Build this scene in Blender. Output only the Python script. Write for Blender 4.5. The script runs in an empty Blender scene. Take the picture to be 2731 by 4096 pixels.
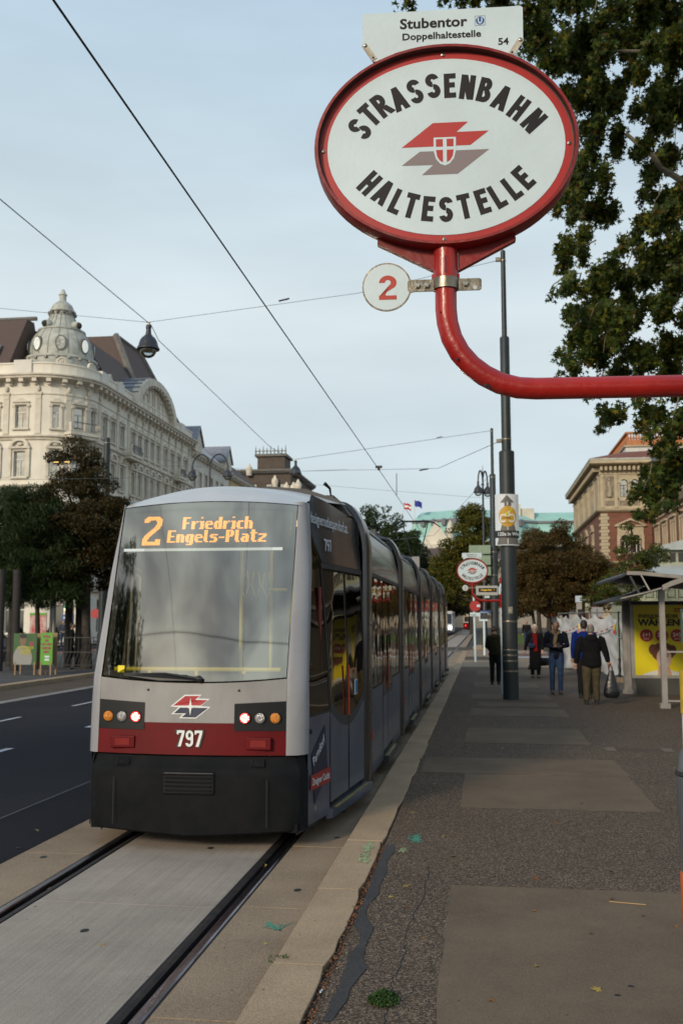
import bpy, bmesh, math, random
import numpy as np
from mathutils import Vector, Matrix
R = math.radians
SC = bpy.context.scene
COL = SC.collection
PI = math.pi
# ---------------------------------------------------------------- camera
cam_d = bpy.data.cameras.new('camera'); cam = bpy.data.objects.new('camera', cam_d); COL.objects.link(cam)
SC.camera = cam
cam.location = (0, 0, 1.8); cam.rotation_euler = (R(90 + 6.1917), 0, R(7.9591))
cam_d.sensor_fit = 'VERTICAL'; cam_d.sensor_height = 36; cam_d.sensor_width = 24; cam_d.lens = 35.0
cam_d.clip_start = .05; cam_d.clip_end = 3000
cam_d.dof.use_dof = True; cam_d.dof.focus_distance = 3.7; cam_d.dof.aperture_fstop = 7.1
SC.render.resolution_x = 682; SC.render.resolution_y = 1024
# ---------------------------------------------------------------- world and sun
SUN_EL, SUN_AZ = R(21), R(206)      # azimuth of the sun, clockwise from +Y: behind the camera and to the left
w = bpy.data.worlds.new('World'); SC.world = w; w.use_nodes = True
nt = w.node_tree; nt.nodes.clear()
out = nt.nodes.new('ShaderNodeOutputWorld'); bg = nt.nodes.new('ShaderNodeBackground')
sky = nt.nodes.new('ShaderNodeTexSky'); sky.sky_type = 'NISHITA'; sky.sun_disc = False
sky.sun_elevation = SUN_EL; sky.sun_rotation = SUN_AZ; sky.air_density = 1.2; sky.dust_density = 2.5; sky.ozone_density = 1.5
tc = nt.nodes.new('ShaderNodeTexCoord'); mp = nt.nodes.new('ShaderNodeMapping'); mp.inputs['Scale'].default_value = (1.0, 1.6, 4.5)
mp.inputs['Rotation'].default_value = (0.1, 0.25, 0.5)
ns = nt.nodes.new('ShaderNodeTexNoise'); ns.inputs['Scale'].default_value = 1.6; ns.inputs['Detail'].default_value = 6; ns.inputs['Roughness'].default_value = .5
rp = nt.nodes.new('ShaderNodeValToRGB')
rp.color_ramp.elements[0].position = .34; rp.color_ramp.elements[0].color = (.82, .82, .82, 1)
rp.color_ramp.elements[1].position = .66; rp.color_ramp.elements[1].color = (.98, .98, .98, 1)
cl = nt.nodes.new('ShaderNodeValToRGB')     # colour of the thin cloud sheet by height above the horizon
sp = nt.nodes.new('ShaderNodeSeparateXYZ')
CE = cl.color_ramp.elements
CE[0].position = 0.0; CE[0].color = (.630, .755, .805, 1)
CE[1].position = 1.0; CE[1].color = (.40, .55, .78, 1)
e = CE.new(.13); e.color = (.675, .785, .830, 1)
e = CE.new(.30); e.color = (.750, .850, .890, 1)
e = CE.new(.46); e.color = (.590, .725, .815, 1)
e = CE.new(.62); e.color = (.470, .630, .790, 1)
sc10 = nt.nodes.new('ShaderNodeVectorMath'); sc10.operation = 'SCALE'; sc10.inputs['Scale'].default_value = 10.0
mx = nt.nodes.new('ShaderNodeMix'); mx.data_type = 'RGBA'
L = nt.links.new
L(tc.outputs['Generated'], mp.inputs[0]); L(mp.outputs[0], ns.inputs[0]); L(ns.outputs['Fac'], rp.inputs[0])
L(tc.outputs['Generated'], sp.inputs[0]); L(sp.outputs['Z'], cl.inputs[0])
br_ = nt.nodes.new('ShaderNodeMapRange'); br_.inputs['From Min'].default_value = .3; br_.inputs['From Max'].default_value = .7; br_.inputs['To Min'].default_value = 9.3; br_.inputs['To Max'].default_value = 10.7
ns2 = nt.nodes.new('ShaderNodeTexNoise'); ns2.inputs['Scale'].default_value = 2.6; ns2.inputs['Detail'].default_value = 7; L(mp.outputs[0], ns2.inputs[0]); L(ns2.outputs['Fac'], br_.inputs['Value']); L(br_.outputs[0], sc10.inputs['Scale'])
# broken, slightly warm evening cloud behind the viewpoint, as the tram windscreen mirrors it
ns3 = nt.nodes.new('ShaderNodeTexNoise'); ns3.inputs['Scale'].default_value = 3.2; ns3.inputs['Detail'].default_value = 5; ns3.inputs['Distortion'].default_value = .6; L(mp.outputs[0], ns3.inputs[0])
r3 = nt.nodes.new('ShaderNodeValToRGB'); r3.color_ramp.elements[0].position = .36; r3.color_ramp.elements[0].color = (.58, .56, .56, 1); r3.color_ramp.elements[1].position = .64; r3.color_ramp.elements[1].color = (1.75, 1.58, 1.34, 1); L(ns3.outputs['Fac'], r3.inputs[0])
mr = nt.nodes.new('ShaderNodeMapRange'); mr.interpolation_type = 'SMOOTHSTEP'; mr.inputs['From Min'].default_value = -.1; mr.inputs['From Max'].default_value = -.6; L(sp.outputs['Y'], mr.inputs['Value'])
m3 = nt.nodes.new('ShaderNodeMix'); m3.data_type = 'RGBA'; m3.blend_type = 'MULTIPLY'; L(mr.outputs[0], m3.inputs['Factor']); L(cl.outputs[0], m3.inputs['A']); L(r3.outputs[0], m3.inputs['B'])
L(m3.outputs['Result'], sc10.inputs[0]); L(rp.outputs[0], mx.inputs['Factor'])
L(sky.outputs[0], mx.inputs['A']); L(sc10.outputs[0], mx.inputs['B'])
L(mx.outputs['Result'], bg.inputs[0]); bg.inputs[1].default_value = .1
L(bg.outputs[0], out.inputs[0])
sd = bpy.data.lights.new('sun', 'SUN'); sd.energy = 2.6; sd.angle = R(10); sd.color = (1.0, .85, .66)
sun = bpy.data.objects.new('sun', sd); COL.objects.link(sun)
sdir = Vector((math.sin(SUN_AZ) * math.cos(SUN_EL), math.cos(SUN_AZ) * math.cos(SUN_EL), math.sin(SUN_EL)))
sun.rotation_euler = sdir.to_track_quat('Z', 'Y').to_euler(); sun.location = (-10, -20, 30)
VS = SC.view_settings
SC.display_settings.display_device = 'sRGB'
VS.view_transform = 'Standard'; VS.look = 'None'; VS.exposure = 0; VS.gamma = 1; VS.use_curve_mapping = False
SC.cycles.max_bounces = 6; SC.cycles.diffuse_bounces = 3; SC.cycles.glossy_bounces = 4; SC.cycles.transparent_max_bounces = 12
SC.cycles.transmission_bounces = 4; SC.cycles.use_denoising = True
SC.cycles.caustics_reflective = False; SC.cycles.caustics_refractive = False
# ---------------------------------------------------------------- materials
MAT = {}
def mat(name, c, rough=.6, metal=0., c2=None, scale=4., bump=0., bscale=40., spec=.5, mode='noise', emit=None, estr=0., coat=0., aniso=None, trans=0.):
    """principled material: colour c varied towards c2 by a procedural texture, with a fine bump"""
    if name in MAT: return MAT[name]
    m = bpy.data.materials.new(name); m.use_nodes = True; MAT[name] = m
    n = m.node_tree; b = n.nodes['Principled BSDF']; l = n.links.new
    b.inputs['Roughness'].default_value = rough; b.inputs['Metallic'].default_value = metal
    b.inputs['Specular IOR Level'].default_value = spec
    b.inputs['Coat Weight'].default_value = coat
    b.inputs['Base Color'].default_value = (*c, 1)
    t = n.nodes.new('ShaderNodeTexCoord'); src = t.outputs['Object']
    if aniso:
        mpp = n.nodes.new('ShaderNodeMapping'); mpp.inputs['Scale'].default_value = aniso; l(src, mpp.inputs[0]); src = mpp.outputs[0]
    if c2 is not None:
        if mode == 'island':
            g = n.nodes.new('ShaderNodeNewGeometry'); fac = g.outputs['Random Per Island']
        else:
            x = n.nodes.new('ShaderNodeTexNoise'); x.inputs['Scale'].default_value = scale; x.inputs['Detail'].default_value = 6; x.inputs['Roughness'].default_value = .62
            l(src, x.inputs[0]); fac = x.outputs['Fac']
        r = n.nodes.new('ShaderNodeValToRGB'); l(fac, r.inputs[0])
        if mode == 'island':
            r.color_ramp.elements[0].color = (*c, 1); r.color_ramp.elements[1].color = (*c2, 1)
        else:
            r.color_ramp.elements[0].position = .36; r.color_ramp.elements[1].position = .64
            r.color_ramp.elements[0].color = (*c, 1); r.color_ramp.elements[1].color = (*c2, 1)
        l(r.outputs[0], b.inputs['Base Color'])
    if bump > 0:
        y = n.nodes.new('ShaderNodeTexNoise'); y.inputs['Scale'].default_value = bscale; y.inputs['Detail'].default_value = 4; l(src, y.inputs[0])
        bb = n.nodes.new('ShaderNodeBump'); bb.inputs['Strength'].default_value = bump; bb.inputs['Distance'].default_value = .02
        l(y.outputs['Fac'], bb.inputs['Height']); l(bb.outputs[0], b.inputs['Normal'])
    if emit is not None:
        b.inputs['Emission Color'].default_value = (*emit, 1); b.inputs['Emission Strength'].default_value = estr
    return m
def ground_mat(name, base, dark, light, grain=90., patch=.5, speck=.35, bump=.5, streak=None, rough=.9, spec=.18):
    """mineral ground: broad stains, grit grains and dark spots"""
    m = bpy.data.materials.new(name); m.use_nodes = True; MAT[name] = m
    n = m.node_tree; b = n.nodes['Principled BSDF']; l = n.links.new; b.inputs['Roughness'].default_value = rough
    b.inputs['Specular IOR Level'].default_value = spec
    t = n.nodes.new('ShaderNodeTexCoord')
    a = n.nodes.new('ShaderNodeTexNoise'); a.inputs['Scale'].default_value = patch; a.inputs['Detail'].default_value = 8; a.inputs['Roughness'].default_value = .65
    l(t.outputs['Object'], a.inputs[0])
    r = n.nodes.new('ShaderNodeValToRGB'); r.color_ramp.elements[0].position = .35; r.color_ramp.elements[1].position = .68
    r.color_ramp.elements[0].color = (*[x * .74 for x in base], 1); r.color_ramp.elements[1].color = (*[x * 1.20 for x in base], 1); l(a.outputs['Fac'], r.inputs[0])
    v = n.nodes.new('ShaderNodeTexVoronoi'); v.inputs['Scale'].default_value = grain; l(t.outputs['Object'], v.inputs[0])
    vr = n.nodes.new('ShaderNodeValToRGB'); l(v.outputs['Color'], vr.inputs[0])
    e = vr.color_ramp.elements; e[0].position = .2; e[0].color = (*dark, 1); e[1].position = .85; e[1].color = (*light, 1)
    e2 = vr.color_ramp.elements.new(.5); e2.color = (*base, 1)
    mxx = n.nodes.new('ShaderNodeMix'); mxx.data_type = 'RGBA'; mxx.inputs['Factor'].default_value = speck
    l(r.outputs[0], mxx.inputs['A']); l(vr.outputs[0], mxx.inputs['B'])
    res = mxx.outputs['Result']
    if streak:
        mp2 = n.nodes.new('ShaderNodeMapping'); mp2.inputs['Scale'].default_value = streak; l(t.outputs['Object'], mp2.inputs[0])
        s = n.nodes.new('ShaderNodeTexNoise'); s.inputs['Scale'].default_value = 1; s.inputs['Detail'].default_value = 7; s.inputs['Roughness'].default_value = .7; l(mp2.outputs[0], s.inputs[0])
        sr = n.nodes.new('ShaderNodeValToRGB'); sr.color_ramp.elements[0].position = .38; sr.color_ramp.elements[1].position = .6
        sr.color_ramp.elements[0].color = (.90, .885, .87, 1); sr.color_ramp.elements[1].color = (1.05, 1.05, 1.05, 1); l(s.outputs['Fac'], sr.inputs[0])
        m2 = n.nodes.new('ShaderNodeMix'); m2.data_type = 'RGBA'; m2.blend_type = 'MULTIPLY'; m2.inputs['Factor'].default_value = 1
        l(res, m2.inputs['A']); l(sr.outputs[0], m2.inputs['B']); res = m2.outputs['Result']
    # sparse dark spots
    v2 = n.nodes.new('ShaderNodeTexVoronoi'); v2.inputs['Scale'].default_value = 7; l(t.outputs['Object'], v2.inputs[0])
    lt = n.nodes.new('ShaderNodeMath'); lt.operation = 'LESS_THAN'; lt.inputs[1].default_value = .045; l(v2.outputs['Distance'], lt.inputs[0])
    m3 = n.nodes.new('ShaderNodeMix'); m3.data_type = 'RGBA'; m3.inputs['B'].default_value = (*[x * .35 for x in base], 1)
    l(lt.outputs[0], m3.inputs['Factor']); l(res, m3.inputs['A']); l(m3.outputs['Result'], b.inputs['Base Color'])
    bb = n.nodes.new('ShaderNodeBump'); bb.inputs['Strength'].default_value = bump; bb.inputs['Distance'].default_value = .006
    l(v.outputs['Distance'], bb.inputs['Height']); l(bb.outputs[0], b.inputs['Normal'])
    return m
def leaf_mat(name, cols, trans=.35):
    if name in MAT: return MAT[name]
    m = bpy.data.materials.new(name); m.use_nodes = True; MAT[name] = m
    n = m.node_tree; n.nodes.clear(); l = n.links.new
    o = n.nodes.new('ShaderNodeOutputMaterial'); g = n.nodes.new('ShaderNodeNewGeometry'); r = n.nodes.new('ShaderNodeValToRGB')
    l(g.outputs['Random Per Island'], r.inputs[0]); e = r.color_ramp.elements
    for i, c in enumerate(cols):
        p = i / (len(cols) - 1)
        el = e[0] if i == 0 else (e[-1] if i == len(cols) - 1 else e.new(p))
        el.position = p; el.color = (*c, 1)
    d = n.nodes.new('ShaderNodeBsdfPrincipled'); d.inputs['Roughness'].default_value = .55; d.inputs['Specular IOR Level'].default_value = .3
    tt = n.nodes.new('ShaderNodeBsdfTranslucent'); ms = n.nodes.new('ShaderNodeMixShader'); ms.inputs[0].default_value = trans
    l(r.outputs[0], d.inputs['Base Color']); l(r.outputs[0], tt.inputs[0]); l(d.outputs[0], ms.inputs[1]); l(tt.outputs[0], ms.inputs[2]); l(ms.outputs[0], o.inputs[0])
    return m
def glass_mat(name, tint=(.5, .5, .5), refl=.12, rough=.02, wob=0.0, wscale=1.5):
    if name in MAT: return MAT[name]
    """thin pane: clear or tinted transmission under a fresnel mirror"""
    m = bpy.data.materials.new(name); m.use_nodes = True; MAT[name] = m
    n = m.node_tree; n.nodes.clear(); l = n.links.new
    o = n.nodes.new('ShaderNodeOutputMaterial'); t = n.nodes.new('ShaderNodeBsdfTransparent'); t.inputs[0].default_value = (*tint, 1)
    g = n.nodes.new('ShaderNodeBsdfGlossy'); g.inputs['Roughness'].default_value = rough; g.inputs[0].default_value = (1, .93, .82, 1)  # warm tint puts the light of a warm sky into the mirror colour
    f = n.nodes.new('ShaderNodeFresnel'); f.inputs[0].default_value = 1.5
    a = n.nodes.new('ShaderNodeMath'); a.operation = 'ADD'; a.use_clamp = True; a.inputs[1].default_value = refl
    ms = n.nodes.new('ShaderNodeMixShader'); l(f.outputs[0], a.inputs[0]); l(a.outputs[0], ms.inputs[0]); l(t.outputs[0], ms.inputs[1]); l(g.outputs[0], ms.inputs[2]); l(ms.outputs[0], o.inputs[0])
    if wob:
        tc_ = n.nodes.new('ShaderNodeTexCoord'); x = n.nodes.new('ShaderNodeTexNoise'); x.inputs['Scale'].default_value = wscale; x.inputs['Detail'].default_value = 1
        l(tc_.outputs['Object'], x.inputs[0]); b = n.nodes.new('ShaderNodeBump'); b.inputs['Strength'].default_value = wob; b.inputs['Distance'].default_value = .1
        l(x.outputs['Fac'], b.inputs['Height']); l(b.outputs[0], g.inputs['Normal']); l(b.outputs[0], f.inputs['Normal'])
    return m
def glow(name, c, s):
    if name in MAT: return MAT[name]
    m = bpy.data.materials.new(name); m.use_nodes = True; MAT[name] = m
    n = m.node_tree; n.nodes.clear(); o = n.nodes.new('ShaderNodeOutputMaterial'); e = n.nodes.new('ShaderNodeEmission')
    e.inputs[0].default_value = (*c, 1); e.inputs[1].default_value = s; n.links.new(e.outputs[0], o.inputs[0]); return m
# ---------------------------------------------------------------- object helpers
WL = {}          # world location of every translated parent
def empty(name, loc, label, cat, group=None, rz=0):
    o = bpy.data.objects.new(name, None); COL.objects.link(o); o.location = loc; o.rotation_euler = (0, 0, rz)
    o['label'] = label; o['category'] = cat; o.empty_display_size = .2
    if group: o['group'] = group
    WL[o.name] = Vector(loc) if not rz else None
    return o
def tag(o, label=None, cat=None, group=None, kind=None):
    if label: o['label'] = label
    if cat: o['category'] = cat
    if group: o['group'] = group
    if kind: o['kind'] = kind
    return o
LOCALP = set()
def adopt(o, parent):
    """parent keeps world-coordinate geometry where it stands; parents in LOCALP take geometry in their own frame"""
    if parent is None: WL[o.name] = Vector(o.location); return o
    o.parent = parent
    if parent.name in LOCALP:
        LOCALP.add(o.name)
    else:
        pw = WL[parent.name]; w0 = Vector(o.location); o.location = w0 - pw; WL[o.name] = w0
    return o
class MB:
    def __init__(s): s.v = []; s.f = []
    def add(s, vs, fs):
        b = len(s.v); s.v += [tuple(v) for v in vs]; s.f += [tuple(i + b for i in f) for f in fs]; return s
    def box(s, x0, x1, y0, y1, z0, z1):
        return s.add([(x0, y0, z0), (x1, y0, z0), (x1, y1, z0), (x0, y1, z0), (x0, y0, z1), (x1, y0, z1), (x1, y1, z1), (x0, y1, z1)],
                     [(0, 3, 2, 1), (4, 5, 6, 7), (0, 1, 5, 4), (1, 2, 6, 5), (2, 3, 7, 6), (3, 0, 4, 7)])
    def quad(s, *p): return s.add(p, [tuple(range(len(p)))])
    def prism(s, poly, d):
        """poly: 3-d points of a planar outline, d: extrusion vector"""
        n = len(poly); d = Vector(d); P = [Vector(p) for p in poly]
        vs = P + [p + d for p in P]
        fs = [tuple(range(n)), tuple(range(2 * n - 1, n - 1, -1))] + [(i, i + n, (i + 1) % n + n, (i + 1) % n) for i in range(n)]
        return s.add(vs, fs)
    def tube(s, pts, r, n=8, caps=True, flat=None):
        P = [Vector(p) for p in pts]; rr = r if hasattr(r, '__len__') else [r] * len(P); b = len(s.v); up = None
        for i, p in enumerate(P):
            d = (P[min(i + 1, len(P) - 1)] - P[max(i - 1, 0)]).normalized()
            if up is None:
                up = Vector((0, 0, 1)) if abs(d.z) < .9 else Vector((0, 1, 0))
            x = d.cross(up).normalized(); y = x.cross(d).normalized(); up = y
            for k in range(n):
                a = 2 * PI * k / n; q = p + x * (math.cos(a) * rr[i]) + y * (math.sin(a) * rr[i]); s.v.append(tuple(q))
        for i in range(len(P) - 1):
            for k in range(n):
                a, c = b + i * n + k, b + i * n + (k + 1) % n; s.f.append((a, c, c + n, a + n))
        if caps:
            s.f.append(tuple(b + k for k in range(n - 1, -1, -1))); s.f.append(tuple(b + (len(P) - 1) * n + k for k in range(n)))
        return s
    def lathe(s, c, prof, n=16, ax=1., ay=1.):
        """prof: (radius, z) pairs going up"""
        b = len(s.v); cx, cy, cz = c
        for r_, z in prof:
            for k in range(n):
                a = 2 * PI * k / n; s.v.append((cx + r_ * ax * math.cos(a), cy + r_ * ay * math.sin(a), cz + z))
        for i in range(len(prof) - 1):
            for k in range(n):
                a, d = b + i * n + k, b + i * n + (k + 1) % n; s.f.append((a, d, d + n, a + n))
        s.f.append(tuple(b + k for k in range(n - 1, -1, -1))); m_ = b + (len(prof) - 1) * n; s.f.append(tuple(m_ + k for k in range(n)))
        return s
    def ball(s, c, r, n=12, m=8):
        if not hasattr(r, '__len__'): r = (r, r, r)
        prof = [(math.sin(PI * i / m) , -math.cos(PI * i / m)) for i in range(m + 1)]; prof[0] = (.001, -1); prof[-1] = (.001, 1)
        b = len(s.v); s.lathe((0, 0, 0), prof, n)
        for i in range(b, len(s.v)):
            v = s.v[i]; s.v[i] = (c[0] + v[0] * r[0], c[1] + v[1] * r[1], c[2] + v[2] * r[2])
        return s
    def xf(s, M, start=0):
        for i in range(start, len(s.v)): s.v[i] = tuple(M @ Vector(s.v[i]))
        return s
    def mesh(s, name, m, smooth=False):
        me = bpy.data.meshes.new(name); me.from_pydata(s.v, [], s.f); me.materials.append(m)
        if smooth:
            me.polygons.foreach_set('use_smooth', [True] * len(me.polygons))
            try: me.set_sharp_from_angle(angle=R(40))
            except Exception: pass
        me.update(); return me
    def build(s, name, m, parent=None, smooth=False, loc=(0, 0, 0), **kw):
        o = bpy.data.objects.new(name, s.mesh(name, m, smooth)); COL.objects.link(o); o.location = loc
        adopt(o, parent)
        if kw: tag(o, **kw)
        return o
def put(me, name, parent, loc, rz=0, scale=None, **kw):
    o = bpy.data.objects.new(name, me); COL.objects.link(o); o.location = loc; adopt(o, parent); o.rotation_euler = (0, 0, rz)
    if scale: o.scale = scale
    if kw: tag(o, **kw)
    return o
def sub(me, name, parent, **kw):
    """child sharing its parent's frame"""
    o = bpy.data.objects.new(name, me); COL.objects.link(o); o.parent = parent
    if kw: tag(o, **kw)
    return o
def bevel(o, w_=.01, seg=2):
    b = o.modifiers.new('bevel', 'BEVEL'); b.width = w_; b.segments = seg; b.limit_method = 'ANGLE'; b.angle_limit = R(35); return o
def clone(root, loc, rz=None, label=None, group=None):
    r = root.copy(); COL.objects.link(r); r.location = loc
    if rz is not None: r.rotation_euler = (0, 0, rz)
    if label: r['label'] = label
    if group: r['group'] = group
    def rec(a, b):
        for ch in a.children:
            c = ch.copy(); COL.objects.link(c); c.parent = b; rec(ch, c)
    rec(root, r); return r
# text: the built-in typeface turned into flat polygons
_txt = {}
def text_mb(s, size, bold=0., ext=.0006, align='CENTER', xs=1., space=1.):
    key = (s, size, bold, ext, align, xs, space)
    cu = bpy.data.curves.new('t', 'FONT'); cu.body = s; cu.size = size; cu.offset = bold * size; cu.extrude = ext; cu.align_x = align; cu.resolution_u = 3; cu.space_character = space
    o = bpy.data.objects.new('t', cu); COL.objects.link(o); bpy.context.view_layer.update()
    me = bpy.data.meshes.new_from_object(o.evaluated_get(bpy.context.evaluated_depsgraph_get()))
    m = MB(); m.v = [(v.co.x * xs, v.co.y, v.co.z) for v in me.vertices]; m.f = [tuple(p.vertices) for p in me.polygons]
    bpy.data.objects.remove(o); bpy.data.curves.remove(cu); bpy.data.meshes.remove(me)
    return m
def frame(o, x, y, z=None):
    """matrix of a local frame: origin o, x axis and y axis (text plane)"""
    x = Vector(x).normalized(); y = Vector(y); y = (y - x * y.dot(x)).normalized(); z = x.cross(y)
    M = Matrix((x, y, z)).transposed().to_4x4(); M.translation = Vector(o); return M
# heavy technical lettering made of strokes, in a unit-height box
def _ring(cx, cy, rx, ry, a0, a1, t, n=14):
    ps = []
    for i in range(n + 1):
        a = R(a0 + (a1 - a0) * i / n); ps.append((cx + (rx) * math.cos(a), cy + (ry) * math.sin(a)))
    qs = []
    for i in range(n + 1):
        a = R(a0 + (a1 - a0) * i / n); qs.append((cx + (rx - t) * math.cos(a), cy + (ry - t) * math.sin(a)))
    return [[ps[i], ps[i + 1], qs[i + 1], qs[i]] for i in range(n)]
def glyph(c, t=.17):
    rc = lambda x0, y0, x1, y1: [(x0, y0), (x1, y0), (x1, y1), (x0, y1)]
    dg = lambda x0, y0, x1, y1, w: [(x0, y0), (x0 + w, y0), (x1 + w, y1), (x1, y1)]
    W = .52
    if c == 'E': return [rc(0, 0, t, 1), rc(t, 0, .46, t), rc(t, 1 - t, .46, 1), rc(t, .42, .42, .42 + t)], .46
    if c == 'L': return [rc(0, 0, t, 1), rc(t, 0, .44, t)], .44
    if c == 'T': return [rc(0, 1 - t, .5, 1), rc(.25 - t / 2, 0, .25 + t / 2, 1 - t)], .5
    if c == 'H': return [rc(0, 0, t, 1), rc(W - t, 0, W, 1), rc(t, .5 - t / 2, W - t, .5 + t / 2)], W
    if c == 'N': return [rc(0, 0, t, 1), rc(.56 - t, 0, .56, 1), dg(.56 - 1.1 * t - .02, 0, .01, 1, t * 1.12)], .56
    if c == 'A': return [dg(0, 0, .30 - t * .54, 1, t * 1.08), dg(.6 - t * 1.08, 0, .30 - t * .54, 1, t * 1.08), rc(.15, .22, .45, .22 + t * .85)], .6
    if c == 'I': return [rc(0, 0, t, 1)], t
    if c == '1': return [rc(.16, 0, .16 + t, 1), [(0, .72), (.17, .86), (.17, 1), (0, .88)]], .16 + t
    if c == 'S':
        r = .265; return _ring(r, 1 - .27, r, .27, 12, 268, t) + _ring(r, .285, r, .285, 88, -168, t), .53
    if c == 'B':
        k = [rc(0, 0, t, 1), rc(t, 1 - t, .27, 1), rc(t, 0, .27, t), rc(t, .46, .27, .46 + t * .9)]
        return k + _ring(.26, 1 - .27, .22, .27, -88, 90, t) + _ring(.26, .29, .26, .29, -90, 88, t), .52
    if c == 'R':
        k = [rc(0, 0, t, 1), rc(t, 1 - t, .27, 1), rc(t, .41, .27, .41 + t)]
        return k + _ring(.26, 1 - .295, .25, .295, -90, 90, t) + [dg(.36, 0, .19, .42, t * 1.08)], .54
    if c == '2':
        q = []; p0 = _ring(.28, .70, .28, .30, -38, 180, t)
        n_ = len(p0); outer = [p0[0][0]] + [r[1] for r in p0]; inner = [p0[0][3]] + [r[2] for r in p0]
        return p0 + [[outer[0], inner[0], (.20, .20), (.0, .14)], [(.0, .14), (.20, .20), (.23, t * .92), (.0, t * .92)], [(0, 0), (0, t * .92), (.56, t * .92), (.56, 0)]], .56
    if c == '7': return [rc(0, 1 - t, .5, 1), rc(0, .76, .12, 1 - t), [(.09, 0), (.28, 0), (.5, 1 - t), (.33, 1 - t)]], .5
    if c == '9': return _ring(.25, .70, .25, .30, 0, 360, t, 24) + [rc(.5 - t, .25, .5, .70)] + _ring(.25, .26, .25, .26, 0, -168, t), .5
    return [], .3
def stroke(mb, s, M, h, t=.17, ext=.0008, gap=.14, align=.5, n0=0):
    wd = [glyph(c, t) if c != ' ' else ([], .3) for c in s]; tot = sum(w for _, w in wd) + gap * (len(s) - 1); x = -tot * align; k = 0
    for ps, w in wd:
        for p in ps:
            e = ext + k * .00004; k += 1
            vs = [M @ Vector(((px + x) * h, (py - .5) * h, e)) for px, py in p]; n = len(vs)
            mb.add(vs, [tuple(range(n))])
        x += w + gap
    return mb
rnd = random.Random(7)
# ================================================================ setting: ground
M_road = ground_mat('asphalt_road', (.022, .021, .025), (.010, .010, .012), (.055, .052, .056), grain=120, patch=.35, speck=.35, bump=.35, spec=.1)
M_road2 = ground_mat('asphalt_new', (.014, .014, .019), (.008, .008, .010), (.035, .035, .04), grain=140, patch=.5, speck=.3, bump=.3, spec=.1)
M_side = ground_mat('asphalt_pavement', (0.0986, 0.0710, 0.0510), (0.0246, 0.0180, 0.0158), (0.3360, 0.2500, 0.1760), grain=95, patch=.8, speck=.55, bump=.9)
M_patch = ground_mat('asphalt_patch', (0.1580, 0.1153, 0.0790), (0.0900, 0.0651, 0.0445), (0.2300, 0.1721, 0.1218), grain=190, patch=1.3, speck=.35, bump=.4)
M_patch2 = ground_mat('asphalt_patch_dark', (0.0893, 0.0672, 0.0510), (0.0420, 0.0326, 0.0255), (0.1470, 0.1152, 0.0850), grain=170, patch=1.0, speck=.35, bump=.4)
M_kerb = ground_mat('granite_kerb', (0.3686, 0.2673, 0.1734), (0.2027, 0.1426, 0.0889), (0.4792, 0.3742, 0.2579), grain=160, patch=1.6, speck=.4, bump=.35)
M_slab = ground_mat('concrete_slab', (0.3363, 0.2934, 0.2496), (0.2242, 0.1904, 0.1612), (0.4720, 0.4200, 0.3640), grain=210, patch=.9, speck=.28, bump=.35, streak=(42, .6, 1))
M_slab2 = ground_mat('concrete_side_slab', (0.2835, 0.2136, 0.1478), (0.1575, 0.1176, 0.0836), (0.4200, 0.3332, 0.2376), grain=150, patch=1.2, speck=.38, bump=.5)
M_tar = ground_mat('bitumen_seam', (.046, .043, .043), (.03, .03, .03), (.09, .085, .08), grain=90, patch=3, speck=.25, bump=.2, rough=.6)
M_steel = mat('rail_steel', (.30, .29, .33), .28, 1., c2=(.14, .11, .11), scale=9, aniso=(3, .35, 1))
M_rust = mat('rail_side', (.035, .026, .022), .7, .3, c2=(.012, .011, .012), scale=12)
M_black = mat('rubber_black', (.010, .010, .011), .7)
M_mark = mat('road_paint', (.55, .55, .56), .7, c2=(.36, .36, .38), scale=6)
M_earth = ground_mat('street_ground', (.075, .068, .062), (.04, .04, .04), (.12, .11, .1), grain=20, patch=.1, speck=.3, bump=.1)
def sheet(name, m, x0, x1, y0, y1, z, kind='structure'):
    return MB().quad((x0, y0, z), (x1, y0, z), (x1, y1, z), (x0, y1, z)).build(name, m, kind=kind)
sheet('ground', M_earth, -900, 900, -500, 1500, -.20)
sheet('road', M_road, -13.05, -3.80, -40, 260, -.122)
ln = lambda p, a=1: p
# newer asphalt strip beside the tracks, light seam
sheet('road_strip', M_road2, -4.64, -3.80, -40, 90, -.118)
M_seam = mat('asphalt_seam', (.075, .075, .09), .8, c2=(.04, .04, .045), scale=5)
sheet('road_seam', M_seam, -4.665, -4.635, 4, 40, -.114)
sheet('cycle_lane', M_patch2, -13.0, -11.05, -40, 90, -.118)
sheet('cycle_lane_edge', mat('edge_stone', (.24, .22, .20), .85, c2=(.16, .15, .14), scale=3), -11.30, -10.98, -40, 90, -.114)
# dashed lane markings
mk = MB()
for x, y0s, wd in ((-7.08, (-1.2, 5.8, 11.0, 17.35, 23.6, 29.8, 36, 42), .12), (-9.13, (9.8, 15.6, 21.57, 27.6, 33.6, 39.6, 45), .09)):
    for k, y in enumerate(y0s):
        mk.quad((x, y, -.112), (x + wd, y, -.112), (x + wd, y + 3.4, -.112), (x, y + 3.4, -.112))
mk.build('lane_markings', M_mark, kind='structure')
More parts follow.
